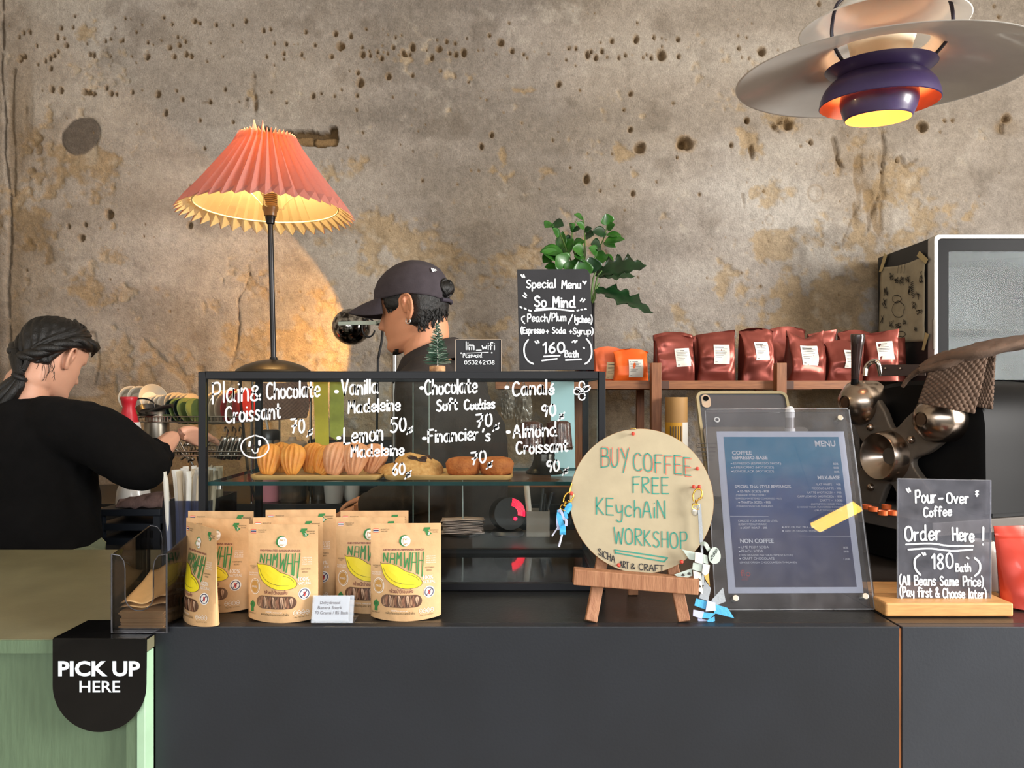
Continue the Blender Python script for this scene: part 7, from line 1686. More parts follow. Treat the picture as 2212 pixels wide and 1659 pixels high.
for i in range(14):
    u = rnd.uniform(.60, .68); a = HP(u, rnd.uniform(-.045, -.02), .004); b = a + Vector((rnd.uniform(-.01, .02), rnd.uniform(-.01, .0), -.03)); c = b + Vector((rnd.uniform(-.02, .01), 0, rnd.uniform(-.03, -.01))); m.tube([a, b, c], .0005, 4, smooth=4)
m.build('loose_hairs', hairm, hair_)

# ================================================================== wooden rack with the coffee bags
walnut = M('walnut', '#744424', 0.5, col2='#9a6238', vs=16, stretch=(0.8, 9, 9), bump=0.08)
walnut_v = M('walnut_upright', '#744424', 0.5, col2='#96603a', vs=16, stretch=(9, 9, 0.8), bump=0.08)
zr = P(0, 822, 2.44).z
kx0, kx1 = P(1070, 0, 2.44).x, P(1850, 0, 2.44).x
t = thing('wooden_rack', 'walnut rack behind the counter carrying the coffee bags', 'rack', ((kx0 + kx1) / 2, 2.6, HB))
MB().box((kx0, 2.44, zr - 0.028), (kx1, 2.462, zr)).build('front_rail', walnut, t, bevel=0.001); MB().box((kx0, 2.80, zr - 0.028), (kx1, 2.822, zr)).build('back_rail', walnut, t, bevel=0.001)
MB().box((kx0, 2.463, zr - 0.014), (kx1, 2.799, zr - 0.002)).build('shelf_board', walnut, t)
MB().box((kx0, 2.46, P(0, 1046, 2.46).z - .010), (kx1, 2.80, P(0, 1046, 2.46).z + .008)).build('lower_shelf', walnut, t)
for x in (1415, 1683):
    a = P(x, 0, 2.43).x; MB().box((a - .016, 2.405, HB + .0003), (a + .016, 2.4395, P(0, 784, 2.42).z)).build('upright', walnut_v, t, bevel=0.001)
    MB().box((a + .0165, 2.418, zr - 0.029), (a + .044, 2.4395, zr - 0.002)).build('joint_block', M('dark_walnut', '#4a2c1c', 0.55), t, bevel=0.001)
for x in (1383, 1640, 1250): a = P(x, 0, 2.83).x; MB().box((a - .014, 2.823, HB + .0003), (a + .014, 2.85, zr)).build('rear_upright', walnut_v, t, bevel=0.001)

foil = M('copper_red_foil', '#8a463c', 0.36, 0.65, var=0.12, vs=10, bump=0.04, bs=60)
lab_m = M('white_label', '#d9d5cb', 0.7, var=0.03); ink = M('label_ink', '#3c3838', 0.7)
def coffee_bag(seed, w, h, d, mat, top='fold', label=True, lw=0.36, lx=0.1, lz=0.30, name='coffee_bag', lm=None):
    """gusseted foil bag, crumpled, with a pinched top and a stuck-on label"""
    t = thing(name, None, None); r = random.Random(seed); ph = [r.uniform(0, 6) for _ in range(8)]
    lean = r.uniform(-.12, .12)
    def skin(a, v):
        """a: angle fraction round the bag 0..1 (front = 0.25), v: 0 bottom .. 1 top"""
        q = 2 * PI * a
        s = lambda x: math.copysign(abs(x) ** 0.45, x)
        dd = d * (1 - 0.97 * max(0, (v - 0.45) / 0.55) ** 1.1) * (1 - 0.25 * (1 - v) ** 4)
        ww = w * (1 + 0.05 * v - 0.06 * math.sin(PI * v))
        x = ww / 2 * s(math.cos(q)); y = -dd / 2 * s(math.sin(q))
        gus = 1 - 0.35 * math.exp(-(math.sin(q) / 0.35) ** 2) * min(1, v * 2.5) * (0.35 if v < .9 else 0.1); x *= gus
        z = h * v
        cr = 0.016 * (noise.noise(Vector((x * 13 + ph[0], z * 12 + ph[1], y * 12 + seed))) + 0.5 * abs(noise.noise(Vector((x * 30 + ph[2], z * 22, seed * 3)))))
        cr *= min(1, v * 6)
        y += -cr if math.sin(q) > 0 else cr * .4
        y += 0.0 if v < .6 else (v - .6) * .10 * lean; x += lean * 0.10 * h * v ** 2
        if top == 'fold': z -= 0.012 * abs(x / w * 2) ** 2 * v ** 8
        if top == 'vee': z -= v ** 7 * h * 0.17 * (1 - abs(x / w * 2)) ** 1.0; 
        if top == 'slant': z -= v ** 6 * h * 0.10 * (0.5 - x / w)
        return Vector((x, y, z))
    m = MB(); nu, nv = 64, 40
    rings = [[skin(k / nu, j / nv) for k in range(nu)] for j in range(nv + 1)]
    m.loft(rings); m.build('bag', mat, t, smooth=35)
    if label:
        def front(a, b):
            v = max(0.01, min(.97, b / h)); return skin(0.25 - a / w * 0.33, v) + Vector((0, -0.0008, 0))
        def fr(a, b):                                   # find the skin point with x = a on the front
            lo, hi = 0.02, 0.48; v = max(0.01, min(.97, b / h))
            for _ in range(18):
                mid = (lo + hi) / 2
                if skin(mid, v).x > a: lo = mid
                else: hi = mid
            return skin((lo + hi) / 2, v) + Vector((0, -0.0012, 0))
        sf = Surf(fr); lw_, lh = w * lw, w * lw * 1.25; cx, z0 = w * lx, h * lz; tl = lean * .6
        def lp(u, v): x, y = (u - .5) * lw_, (v - .5) * lh; return (cx + x * math.cos(tl) + y * math.sin(tl), z0 + lh / 2 - x * math.sin(tl) + y * math.cos(tl))
        mm = MB(); mm.grid(lambda u, v: sf.at(*lp(u, v), .0004), 8, 10); lb_ = mm.build('label', lm or lab_m, t, smooth=60)
        mm = MB()
        for i in range(7):
            u1 = (0.62, .85, .7, .8, .75, .6, .5)[i]; v = .86 - i * .085
            stroke2d(mm, sf, [lp(.1 + (u1 - .1) * k / 5, v) for k in range(6)], lw_ * (.05 if i == 0 else .022), .0010, 0, 0)
        stroke2d(mm, sf, [lp(.1 + .12 * k / 3, .1) for k in range(4)], lw_ * .04, .0010, 0, 0)
        mm.build('label_print', ink, lb_)
    return t
BG = 'red foil coffee bags on the rack'
def set_bag(o, x, Z, rz, label, z=None, grp=BG): put(o, (P(x, 0, Z).x, Z, (zr if z is None else z) + 0.0008), R(rz)); return tag(o, label, 'coffee bag', grp)
Zf = 2.535
for args, x, Z, rz, lab in (((1, .138, .158, .085, foil, 'fold', True, .36, .16), 1455, Zf, 2, 'red foil coffee bag at the left end of the row, next to the orange bags'), ((2, .132, .175, .085, foil, 'slant', True, .40, .10, .32), 1545, Zf, -4, 'red foil coffee bag second from the left, its top slanting up to the right'),
        ((3, .118, .182, .08, foil, 'fold', True, .42, .06, .38), 1633, Zf, 3, 'tall narrow red foil coffee bag left of the second wooden upright'), ((4, .130, .172, .085, foil, 'vee', True, .42, .0, .30), 1738, Zf, 4, 'red foil coffee bag with a V-shaped crumpled top, right of the upright'),
        ((5, .116, .140, .08, foil, 'fold', True, .42, .16, .30), 1818, Zf, -2, 'red foil coffee bag behind the dark lever handle'), ((6, .112, .178, .08, foil, 'slant', True, .46, .05, .40), 1903, Zf + .01, -12, 'red foil coffee bag at the right end of the front row, its label leaning')):
    set_bag(coffee_bag(*args), x, Z, rz, lab)
for args, x, rz, lab in (((11, .14, .180, .08, foil, 'fold', False), 1452, 3, 'red foil coffee bag whose dark top shows behind the leftmost one'), ((12, .14, .174, .08, foil, 'fold', False), 1535, -3, 'red foil coffee bag behind the slanting one'), ((13, .132, .200, .08, foil, 'fold', False), 1700, 2, 'tallest red foil coffee bag, in the back row behind the second upright'),
        ((14, .108, .190, .07, foil, 'slant', False), 1775, 8, 'red foil coffee bag in the back row, behind the one with the V top'), ((15, .118, .188, .08, foil, 'fold', False), 1845, -3, 'red foil coffee bag in the back row behind the lever handle'), ((16, .090, .160, .08, foil, 'slant', False), 1925, -6, 'red foil coffee bag at the far right of the back row, by the fridge')):
    set_bag(coffee_bag(*args), x, 2.68, rz, lab)
OR = M('orange_foil', '#e2601c', 0.45, 0.15, var=0.06, bump=0.08, bs=60)
for args, x, Z, lab in (((21, .118, .108, .045, OR, 'fold', True, .40, .12, .10), 1362, 2.49, 'bright orange coffee bag standing in front, beside the first wooden upright'), ((22, .10, .118, .045, M('salmon_orange_foil', '#d8663c', 0.45, 0.15), 'fold', True, .45, .14, .05), 1313, 2.535, 'paler orange coffee bag half hidden by the special menu board'), ((23, .10, .110, .04, OR, 'fold', False), 1352, 2.60, 'orange coffee bag barely showing behind the two others')):
    o = coffee_bag(*args, lm=M('cream_label', '#d8c49a', 0.7)) if args[0] == 22 else coffee_bag(*args); set_bag(o, x, Z, 0, lab, grp='orange coffee bags')
# plant in a tall vase behind the special menu board
zv = zr + 0.0006; Zv = 2.62; vx = P(1263, 0, Zv).x
t = thing('potted_plant', 'green leafy cuttings in a tall dark vase behind the special menu board', 'plant', (vx, Zv, zv))
zvt = P(0, 655, Zv).z
MB().lathe([(0, zv), (.034, zv), (.036, zv + .01), (.036, zvt - .02), (.038, zvt), (.034, zvt), (.032, zvt - .03), (0, zvt - .03)], 36, (vx, Zv, 0)).build('vase', M('ink_blue_glass', '#15181f', 0.12, coat=0.6), t, smooth=50)
lf1 = M('bright_leaf', '#1c4a16', 0.35, col2='#356c20', vs=30, coat=0.2, bump=0.1, bs=60); lf2 = M('deep_leaf', '#0b2410', 0.3, col2='#153a1a', vs=24, coat=0.3, bump=0.1, bs=60)
def leaf(nm, base, tip, w, mat, up=(0, -.75, .6), cup=.25, cut=0):
    base, tip = Vector(base), Vector(tip); d = tip - base; L = d.length; d.normalize(); s = d.cross(Vector(up)).normalized(); n = s.cross(d)
    m = MB(); nu, nv = 10, 18
    def f(u, v):
        a = 2 * u - 1; hw = w / 2 * (math.sin(PI * min(1, v * .97 + .015)) ** .8) * (1.15 - .35 * v)
        if cut and abs(a) > .35: hw *= 1 - cut * (0.5 + .5 * math.cos(v * 2 * PI * 5 + (0 if a > 0 else 1))) * (abs(a) - .35) / .65
        return base + d * L * v + s * hw * a + n * (cup * hw * a * a - .16 * L * (v - .15) ** 2 + (-.02 * L * abs(a) * math.sin(v * 16) if cut else 0))
    m.grid(f, nu, nv); return m.build(nm, mat, t, smooth=80, solid=.0008)
stm = M('leaf_stem', '#4d6b2c', 0.5); root_ = Vector((vx, Zv, zvt - .02)); rl = random.Random(14)
stems = [([(1250, 600), (1232, 560), (1210, 505), (1192, 482)], 0), ([(1258, 600), (1240, 545), (1236, 500), (1247, 472)], .03), ([(1264, 600), (1264, 540), (1262, 490), (1259, 466)], -.02), ([(1270, 600), (1290, 545), (1306, 510), (1314, 470)], .02), ([(1246, 610), (1215, 570), (1190, 548), (1175, 545)], -.03)]
m = MB()
for pts, dz in stems: m.tube([root_] + [P(x, y, Zv + dz) for x, y in pts], [.0035, .003, .0025, .002, .0014], 6, smooth=4)
m.build('stems', stm, t, smooth=60)
for (bx_, by_, tx_, ty_, w_, dz) in ((1192, 482, 1178, 490, .030, 0), (1194, 484, 1217, 486, .034, 0), (1204, 500, 1192, 488, .03, 0), (1206, 512, 1196, 492, .028, -.02), (1212, 540, 1214, 500, .030, .02), (1218, 548, 1236, 515, .05, .01), (1216, 545, 1168, 540, .046, -.02), (1210, 560, 1172, 540, .05, -.03), (1222, 575, 1203, 552, .055, -.04),
        (1237, 500, 1232, 482, .030, .02), (1237, 500, 1254, 492, .026, .02), (1240, 520, 1218, 518, .03, .04), (1238, 530, 1262, 520, .03, .02), (1259, 474, 1242, 462, .024, -.02), (1262, 494, 1247, 480, .024, -.02), (1262, 500, 1277, 492, .02, -.02), (1264, 510, 1282, 506, .034, 0), (1262, 545, 1238, 535, .042, -.03), (1264, 560, 1242, 552, .045, -.04), (1262, 575, 1238, 565, .05, -.02),
        (1312, 486, 1310, 462, .036, .02), (1312, 495, 1327, 484, .03, .02), (1310, 505, 1281, 498, .034, .02), (1310, 508, 1341, 506, .026, .02), (1306, 525, 1348, 513, .044, 0), (1304, 524, 1330, 532, .026, .03), (1298, 535, 1278, 526, .044, 0), (1290, 550, 1274, 534, .040, -.03), (1285, 560, 1312, 556, .044, .02), (1190, 552, 1174, 566, .03, 0), (1205, 580, 1178, 575, .03, -.02), (1245, 590, 1220, 570, .05, -.03), (1300, 556, 1325, 560, .03, .05), (1262, 600, 1255, 560, .05, -.05), (1280, 590, 1275, 556, .05, -.04)):
    leaf('leaf', P(bx_, by_, Zv + dz), P(tx_, ty_, Zv + dz - .02), w_ * 1.45, lf1 if rl.random() < .7 else lf2, up=(rl.uniform(-.3, .3), -.7, rl.uniform(.3, .8)))
m = MB()
for pts in ([(1282, 640), (1290, 600), (1300, 585)], [(1282, 650), (1288, 625), (1295, 612)], [(1276, 645), (1282, 600), (1295, 570)]): m.tube([root_] + [P(x, y, Zv - .03) for x, y in pts], [.005, .004, .0032, .0025], 8, smooth=4)
m.build('monstera_stems', stm, t, smooth=60)
leaf('monstera_leaf', P(1288, 590, Zv - .02), P(1392, 566, Zv - .10), .125, lf2, up=(0, -.85, .55), cup=.3, cut=.55); leaf('monstera_leaf', P(1284, 622, Zv - .03), P(1412, 664, Zv - .12), .105, lf2, up=(.25, -.85, .6), cup=.2, cut=.6); leaf('monstera_leaf', P(1286, 595, Zv + .02), P(1372, 590, Zv + .02), .07, lf2, up=(0, -.8, .6), cut=.4)
# big red pouch in the foreground
rp_ = M('tomato_red_foil', '#c23a26', 0.32, 0.25, var=0.08, vs=8, bump=0.10, bs=24, coat=0.3)
t = thing('coffee_pouch', 'large tomato red foil pouch standing right beside the pour-over notice', 'coffee bag')
m = MB(); W0, H0, D0 = 0.150, 0.132, 0.06
def rpf(sg):
    def f(u, v):
        x = (u - .5) * W0 * (1.0 - 0.17 * (1 - v)); dd = D0 * max(0, 1 - v) ** .8 * (1 - abs(2 * u - 1) ** 2.5) ** .6
        bump_ = 0.006 * math.exp(-(((u - .45 - .25 * (1 - v)) / .10) ** 2)) * v * (1 - v) * 3 + .003 * noise.noise(Vector((u * 7, v * 6, 3)))
        y = -(dd / 2 + bump_ * (1 - abs(2 * u - 1)) + 0.0004 + (.0012 if .86 < v < .9 else 0)); return (x, y * sg, v * H0 + 0.004 * abs(2 * u - 1) ** 2 * (1 - v) ** 6)
    return f
m.grid(rpf(1), 50, 50).grid(rpf(-1), 50, 50)
m.build('pouch', rp_, t, smooth=60); put(t, (P(2147, 0, 1.20).x + W0 / 2, 1.205, HC), R(3))

# ------------------------------------------------------------------ paper tube, tablet, white dispenser
Zk = 2.38; kx = P(1461, 0, Zk).x; zk0, zk1 = HB + .0004, P(0, 858, Zk).z
t = thing('paper_tube', 'kraft cardboard tube with a yellow and white label standing by the rack upright', 'paper tube', (kx, Zk, HB))
MB().lathe([(0.030, zk0), (0.0355, zk0), (0.0355, zk1), (0.030, zk1)], 40, (kx, Zk, 0), closed=True).build('tube', M('kraft_tube', '#a9804a', 0.6, var=0.08, vs=14), t, smooth=40)
zl1 = P(0, 912, Zk).z
def band(nm, a0, a1, mat):
    m = MB(); m.grid(lambda u, v: (kx + .0359 * math.cos(a0 + (a1 - a0) * u), Zk + .0359 * math.sin(a0 + (a1 - a0) * u), zl1 - .115 + .115 * v), 20, 2); m.build(nm, mat, t, smooth=60)
band('yellow_label', PI + .1, 1.5 * PI + .35, M('mustard_label', '#d39a2c', 0.6)); band('white_label', 1.5 * PI + .35, 2 * PI - .1, M('white_label'))
m = MB(); pk_ = Plane((0, Zk - .0363, 0), (0, 0, 1), (-1, 0, 0))
for i in range(5): m.box((P(1443 + i * 5.5, 0, Zk).x, Zk - .0369 + .0, zl1 - .07 + .008 * (i % 2)), (P(1444.5 + i * 5.5, 0, Zk).x, Zk - .030, zl1 - .012))
m.build('label_print', M('label_ink'), t)
sf = Surf(lambda a, b: Vector((kx + .0359 * math.cos(1.5 * PI + .75 - b / .0359), Zk + .0359 * math.sin(1.5 * PI + .75 - b / .0359), zl1 - .100 + a)))
m = MB(); text(m, sf, 'KRAFT', 0, 0, w=0.062, h=0.014, off=-0.0006); m.build('lettering', M('label_ink'), t)

Za = 1.62
pt_ = Plane(P(1478, 1020, Za - .06), (1, 0, 0), (0.0, 0.13, 0.26))
t = thing('tablet', 'tablet in a clear bumper case, its grey back with camera showing above the menu', 'tablet', (P(1590, 0, Za).x, Za, HC))
def rrect(pl, x0, y0, x1, y1, rad, off, corners=4, n=6):
    a0, b0 = pl.pix(x0, y1); a1, b1 = pl.pix(x1, y0); b1 = pl.pix((x0 + x1) / 2, y0)[1]; b0 = pl.pix((x0 + x1) / 2, y1)[1]
    return rr2(pl, a0, b0, a1, b1, rad, off, n)
def rr2(pl, a0, b0, a1, b1, rad, off, n=6):
    out = []
    for cx, cy, q0 in ((a1 - rad, b1 - rad, 0), (a0 + rad, b1 - rad, PI / 2), (a0 + rad, b0 + rad, PI), (a1 - rad, b0 + rad, 3 * PI / 2)):
        out += [pl.at(cx + rad * math.cos(q0 + q), cy + rad * math.sin(q0 + q), off) for q in np.linspace(0, PI / 2, n)]
    return out
a0, b1 = pt_.pix(1506, 848); a1, _ = pt_.pix(1697, 848); b0 = b1 - 0.235
a0 -= .002
tab = M('graphite_aluminium', '#4d5056', 0.4, 0.5, var=0.05)
MB().poly(rr2(pt_, a0 + .003, b0, a1 - .003, b1 - .003, .012, -.006), pt_.n * .006).build('tablet_body', tab, t, bevel=.001)
outer, inner = rr2(pt_, a0 - .002, b0 - .004, a1 + .002, b1 + .002, .016, 0), rr2(pt_, a0 + .004, b0 + .004, a1 - .004, b1 - .004, .011, 0)
m = MB(); n_v = len(outer)
for of0, of1 in ((-.009, .0035),):
    vs = [p + pt_.n * of0 for p in outer] + [p + pt_.n * of1 for p in outer] + [p + pt_.n * of1 for p in inner] + [p + pt_.n * .0006 for p in inner]
    fs = []
    for k in range(n_v):
        k2 = (k + 1) % n_v
        for j in range(3): fs.append((j * n_v + k, j * n_v + k2, (j + 1) * n_v + k2, (j + 1) * n_v + k))
    m.add(vs, fs)
m.build('bumper_case', M('yellowed_clear_silicone', '#b3a682', 0.25, trans=0.35, var=0.05), t, smooth=40)
cx, cy = pt_.pix(1524, 862)
m = MB(); m.poly(rr2(pt_, cx - .010, cy - .022, cx + .010, cy + .010, .0098, .0005), pt_.n * .002); m.build('camera_bump', M('satin_steel'), t)
c = pt_.at(cx, cy, .0022); MB().cyl(c, c + pt_.n * .0018, .0062, n=24).build('camera_lens', gla, t)
a2, b2 = pt_.pix(1480, 930)
MB().poly(rr2(pt_, a0 + .002, b0 - .01, a1 + .03, pt_.pix(1600, 926)[1], .010, .006), pt_.n * .004).build('stand_plate', M('taupe_metal', '#6a645c', 0.45, 0.4), t, bevel=.001)
m = MB()
for i in range(5):
    y = 962 + i * 9; x = 1506 - i * 2; p, q_ = pt_.pix(x, y), pt_.pix(x + 40, y); stroke2d(m, pt_, [p, q_], .0018, .0104, 0, 0)
m.build('vent_slots', M('dark_cutout'), t)
m = MB(); m.box((a0 + pt_.o.x + .01, Za - .11, HC + .0004), (a1 + pt_.o.x + .01, Za + .12, HC + .012)); m.bar((pt_.o.x + (a0 + a1) / 2, Za + .06, HC + .01), pt_.at((a0 + a1) / 2, .03, -.012), .05, .008, up=(1, 0, 0)); m.build('stand_base', black_lam, t)
Zd = 1.56; dx = P(1706, 0, Zd).x
t = thing('dispenser_bottle', 'slim white capped bottle standing behind the menu next to the tablet', 'bottle', (dx, Zd, HC))
zz = lambda y: P(0, y, Zd).z
MB().lathe([(0, HC + .0004), (0.011, HC + .0004), (0.011, zz(925)), (0, zz(925))], 24, (dx, Zd, 0)).build('body', M('white_plastic'), t, smooth=40)
MB().lathe([(0.0088, zz(925)), (0.0088, zz(902)), (0, zz(902))], 24, (dx, Zd, 0)).build('neck', M('grey_translucent', '#a29c98', 0.3), t, smooth=40)
MB().lathe([(0.0098, zz(902)), (0.0100, zz(890)), (0.0085, zz(882)), (0.005, zz(878)), (0, zz(877))], 24, (dx, Zd, 0)).build('cap', M('white_plastic'), t, smooth=50)

# ================================================================== espresso machine
Ce = P(1925, 985, 1.65); nE = Vector((-0.951, -0.309, 0)); uE = Vector((0.309, -0.951, 0)); zE = Vector((0, 0, 1))
E = lambda s, h, o=0.0: Ce + uE * s + zE * h + nE * o
t = thing('espresso_machine', 'black lever espresso machine with steel bosses on its cross-shaped end', 'espresso machine', (Ce.x + .3, Ce.y + .1, HC))
mblk = M('black_enamel', '#0b0b0c', 0.5, spec=0.12, var=0.1); mgr = M('charcoal_cast_metal', '#6b635a', 0.48, 0.45, var=0.12, bump=.05, bs=200)
brs = M('turned_steel', '#a8988a', 0.24, 1.0, var=0.15, vs=12)
# barrel shaped body running away to the right
prof = [(-.115, -.10), (-.125, .02), (-.118, .09), (-.08, .145), (.0, .165), (.10, .165), (.165, .15), (.20, .10), (.205, .0), (.205, -.10)]
prof = [(p.x, p.y) for p in catmull([(a, b, 0) for a, b in prof], 4)]
m = MB(); m.loft([[E(a * k, b * k + (1 - k) * .03, -o) for a, b in prof] for o, k in ((.022, .93), (.030, 1.0), (.24, 1.0), (.25, .985))]); m.build('body_shell', mblk, t, smooth=35)
m = MB(); m.loft([[E(a * 1.04, b * 1.03 - .002, -o) for a, b in prof] for o in (.255, .262, .95)]); m.build('front_cladding', M('graphite_panel', '#1a1c20', 0.7, 0.0, var=0.06, spec=0.05), t, smooth=35)
# X-shaped end plate
bossR, bossL = (.126, .086), (-.086, .118)
lowL, lowR = (-.115, -.165), (.13, -.165)
def xplate(off, th):
    pts = []; ends = [bossR, bossL, lowL, lowR]; angs = [math.atan2(b, a) for a, b in ends]
    for i in range(4):
        a, b = ends[i]; d = Vector((a, b)); d.normalize(); nrm = Vector((-d.y, d.x)); w = .043
        p1 = Vector((a, b)) - nrm * w; p2 = Vector((a, b)) + nrm * w
        nx_ = Vector(ends[(i + 1) % 4]); dn = nx_.normalized(); nn = Vector((-dn.y, dn.x)); p3 = nx_ - nn * w
        pts += [p1 + d * .012, (p1 + p2) / 2 + d * .045, p2 + d * .012]
        mid = (d + dn).normalized() * .062
        cv = catmull([(p2.x, p2.y, 0), ((p2.x * .45 + mid.x * .62), (p2.y * .45 + mid.y * .62), 0), (mid.x, mid.y, 0), ((p3.x * .45 + mid.x * .62), (p3.y * .45 + mid.y * .62), 0), (p3.x, p3.y, 0)], 5)
        pts += [Vector((q.x, q.y)) for q in cv[1:-1]]
    return [E(q.x, q.y, off) for q in pts], nE * th
pp, ex = xplate(-.012, .018); MB().poly(pp, ex).build('cross_plate', mgr, t, bevel=.004, seg=3)
def turned(nm, s, h, prof, mat=brs, n=48): return MB().lathe(prof, n, E(s, h, 0), axis=nE).build(nm, mat, t, smooth=35)
for (s, h), k in ((bossL, 1.0), (bossR, .94)):
    turned('end_boss', s, h, [(0.052 * k, -.03), (0.052 * k, .012), (0.050 * k, .022), (0.030 * k, .044), (0.0165 * k, .050), (0.0165 * k, .047), (0, .047)])
    turned('boss_screw', s, h, [(0, .0475), (0.0125, .0475), (0.0125, .0505), (0, .0505)], M('brown_steel', '#6a5648', 0.35, 0.9))
turned('center_ring', 0, 0, [(0.058, .002), (0.056, .020), (0.052, .038), (0.050, .040), (0.044, .036), (0.018, .006), (0, .004)])
for s, h in ((-.052, .062), (.062, .040), (-.05, -.075), (.058, -.072)):
    c = E(s, h, .006); MB().ball(c + nE * .002, .009, 16).build('dome_screw', brs, t, smooth=60)
# lever
lb = E(bossL[0], bossL[1] + .03, .022); ltop = P(1853, 722, lb.y - .02)
MB().tube([lb, lb.lerp(ltop, .22)], [.009, .008], 16).build('lever_ferrule', mblk, t, smooth=40)
MB().tube([lb.lerp(ltop, .2), lb.lerp(ltop, .5), lb.lerp(ltop, .8), lb.lerp(ltop, .97), ltop], [.0085, .0105, .0135, .0158, .0145], 24).build('lever_handle', M('dark_rosewood', '#2c1c1a', 0.25, coat=0.6, var=0.3, vs=20), t, smooth=40)
MB().tube([P(1869, 812, 1.74), P(1872, 792, 1.74), P(1885, 781, 1.73), P(1896, 784, 1.72), P(1903, 812, 1.72)], .0055, 12, smooth=5).build('cup_rail', chrome, t, smooth=60)
m = MB(); m.bar(P(1905, 800, 1.70), P(2000, 800, 1.64), .004, .026, up=(0, 0, 1)); m.build('cup_guard', M('dark_bronze', '#3a2c28', 0.35, 0.5), t, bevel=.001)
for x in (1912, 1944): MB().ball(P(x, 796, 1.685 - (x - 1912) * .0006), .003, 10).build('rivet', brs, t)
# drip tray and base
m = MB(); zt4 = P(0, 1113, 1.52).z
m.loft([[E(a, zz_ - Ce.z, o) for a, o in ((-.20, .10), (.20, .10), (.20, -.90), (-.20, -.90))] for zz_ in (zt4 - .028, zt4)]); m.build('drip_tray', M('dull_tray_metal', '#5b5550', 0.6, 0.2, spec=.2), t, bevel=.002)
m = MB(); m.loft([[E(a, zz_ - Ce.z, o) for a, o in ((-.19, .085), (.19, .085), (.19, -.88), (-.19, -.88))] for zz_ in (HC + .004, zt4 - .029)]); m.build('base', mblk, t)
m = MB(); m.loft([[E(a, zz_ - Ce.z, o) for a, o in ((-.18, -.06), (.195, -.06), (.195, -.88), (-.18, -.88))] for zz_ in (zt4 + .001, Ce.z - .09)]); m.build('rear_housing', mblk, t)
orp = M('orange_silicone', '#d8642a', 0.45)
for i, (x, y, lab) in enumerate(((1886, 1104, 'orange silicone cap nearest the front left on the drip tray'), (1907, 1110, 'orange silicone cap in front, in the middle of the drip tray group'), (1928, 1110, 'orange silicone cap nearest the pour-over notice'), (1915, 1097, 'orange silicone cap at the back of the drip tray group'), (1872, 1100, 'orange silicone cap at the far left of the drip tray group'))):
    Zz = (1.52 if y > 1105 else 1.57 if y > 1101 else 1.60); p = P(x, y, Zz); o = MB().lathe([(0, 0), (.0095, 0), (.0100, .009), (.0088, .009), (.008, .0065), (0, .0065)], 24, (p.x, p.y, zt4 + .0006)).build('silicone_cap', orp, smooth=40); tag(o, lab, 'cap', 'orange caps on the drip tray')

# brown waffle towel thrown over the machine
wt = M('mocha_waffle', '#5a4638', 0.95, var=0.15, vs=60, bump=0.2, bs=300)
t = thing('bar_towel', 'brown waffle weave towel thrown over the espresso machine', 'towel', P(2080, 850, 1.47))
def wsheet(nm, c4, sag=.0, n=(110, 90), amp=.0022, f=(60, 46), ph=0):
    A, B_, C_, D_ = [P(*c) for c in c4]              # top-left, top-right, bottom-right, bottom-left
    nn = (B_ - A).cross(D_ - A).normalized()
    if nn.y > 0: nn = -nn
    def fn(u, v):
        p = (A.lerp(B_, u)).lerp(D_.lerp(C_, u), 1 - v)
        return p + nn * (sag * math.sin(PI * u) * (1 - v * .4) + amp * math.sin(u * f[0]) * math.sin(v * f[1]) + .004 * noise.noise(Vector((u * 3, v * 3, ph))))
    MB().grid(fn, *n).build(nm, wt, t, smooth=80, solid=.004)
wsheet('front_fall', [(2006, 806, 1.46), (2136, 762, 1.42), (2104, 893, 1.44), (1984, 869, 1.47)], .012, ph=1)
wsheet('rear_fall', [(2090, 790, 1.485), (2150, 758, 1.455), (2143, 884, 1.465), (2085, 872, 1.49)], .006, ph=2)
def roll(nm, pts, wds, hts, ph):
    m = MB(); rings = []
    q = catmull(pts, 8); N = len(q)
    for i, p in enumerate(q):
        d = (q[min(i + 1, N - 1)] - q[max(i - 1, 0)]).normalized(); s = d.cross(zE).normalized(); up = s.cross(d)
        w_ = np.interp(i / (N - 1), np.linspace(0, 1, len(wds)), wds); h_ = np.interp(i / (N - 1), np.linspace(0, 1, len(hts)), hts)
        rings.append([p + s * w_ * math.cos(a) + up * (h_ * math.sin(a) + .0016 * math.sin(i * 1.4) * math.sin(a * 9)) for a in np.linspace(0, 2 * PI, 33)[:-1]])
    m.loft(rings); m.build(nm, wt, t, smooth=60)
roll('top_fold', [P(1988, 796, 1.48), P(2030, 778, 1.47), P(2090, 765, 1.45), P(2150, 748, 1.45), P(2240, 735, 1.46)], [.008, .03, .05, .055, .06], [.006, .014, .016, .014, .014], 0)
roll('lower_fold', [P(1986, 800, 1.475), P(2035, 790, 1.45), P(2080, 772, 1.43)], [.006, .018, .012], [.006, .009, .008], 1)
roll('loose_corner', [P(1949, 836, 1.52), P(1962, 818, 1.51), P(1985, 800, 1.49), P(2000, 795, 1.48)], [.003, .004, .006, .006], [.003, .004, .005, .005], 2)

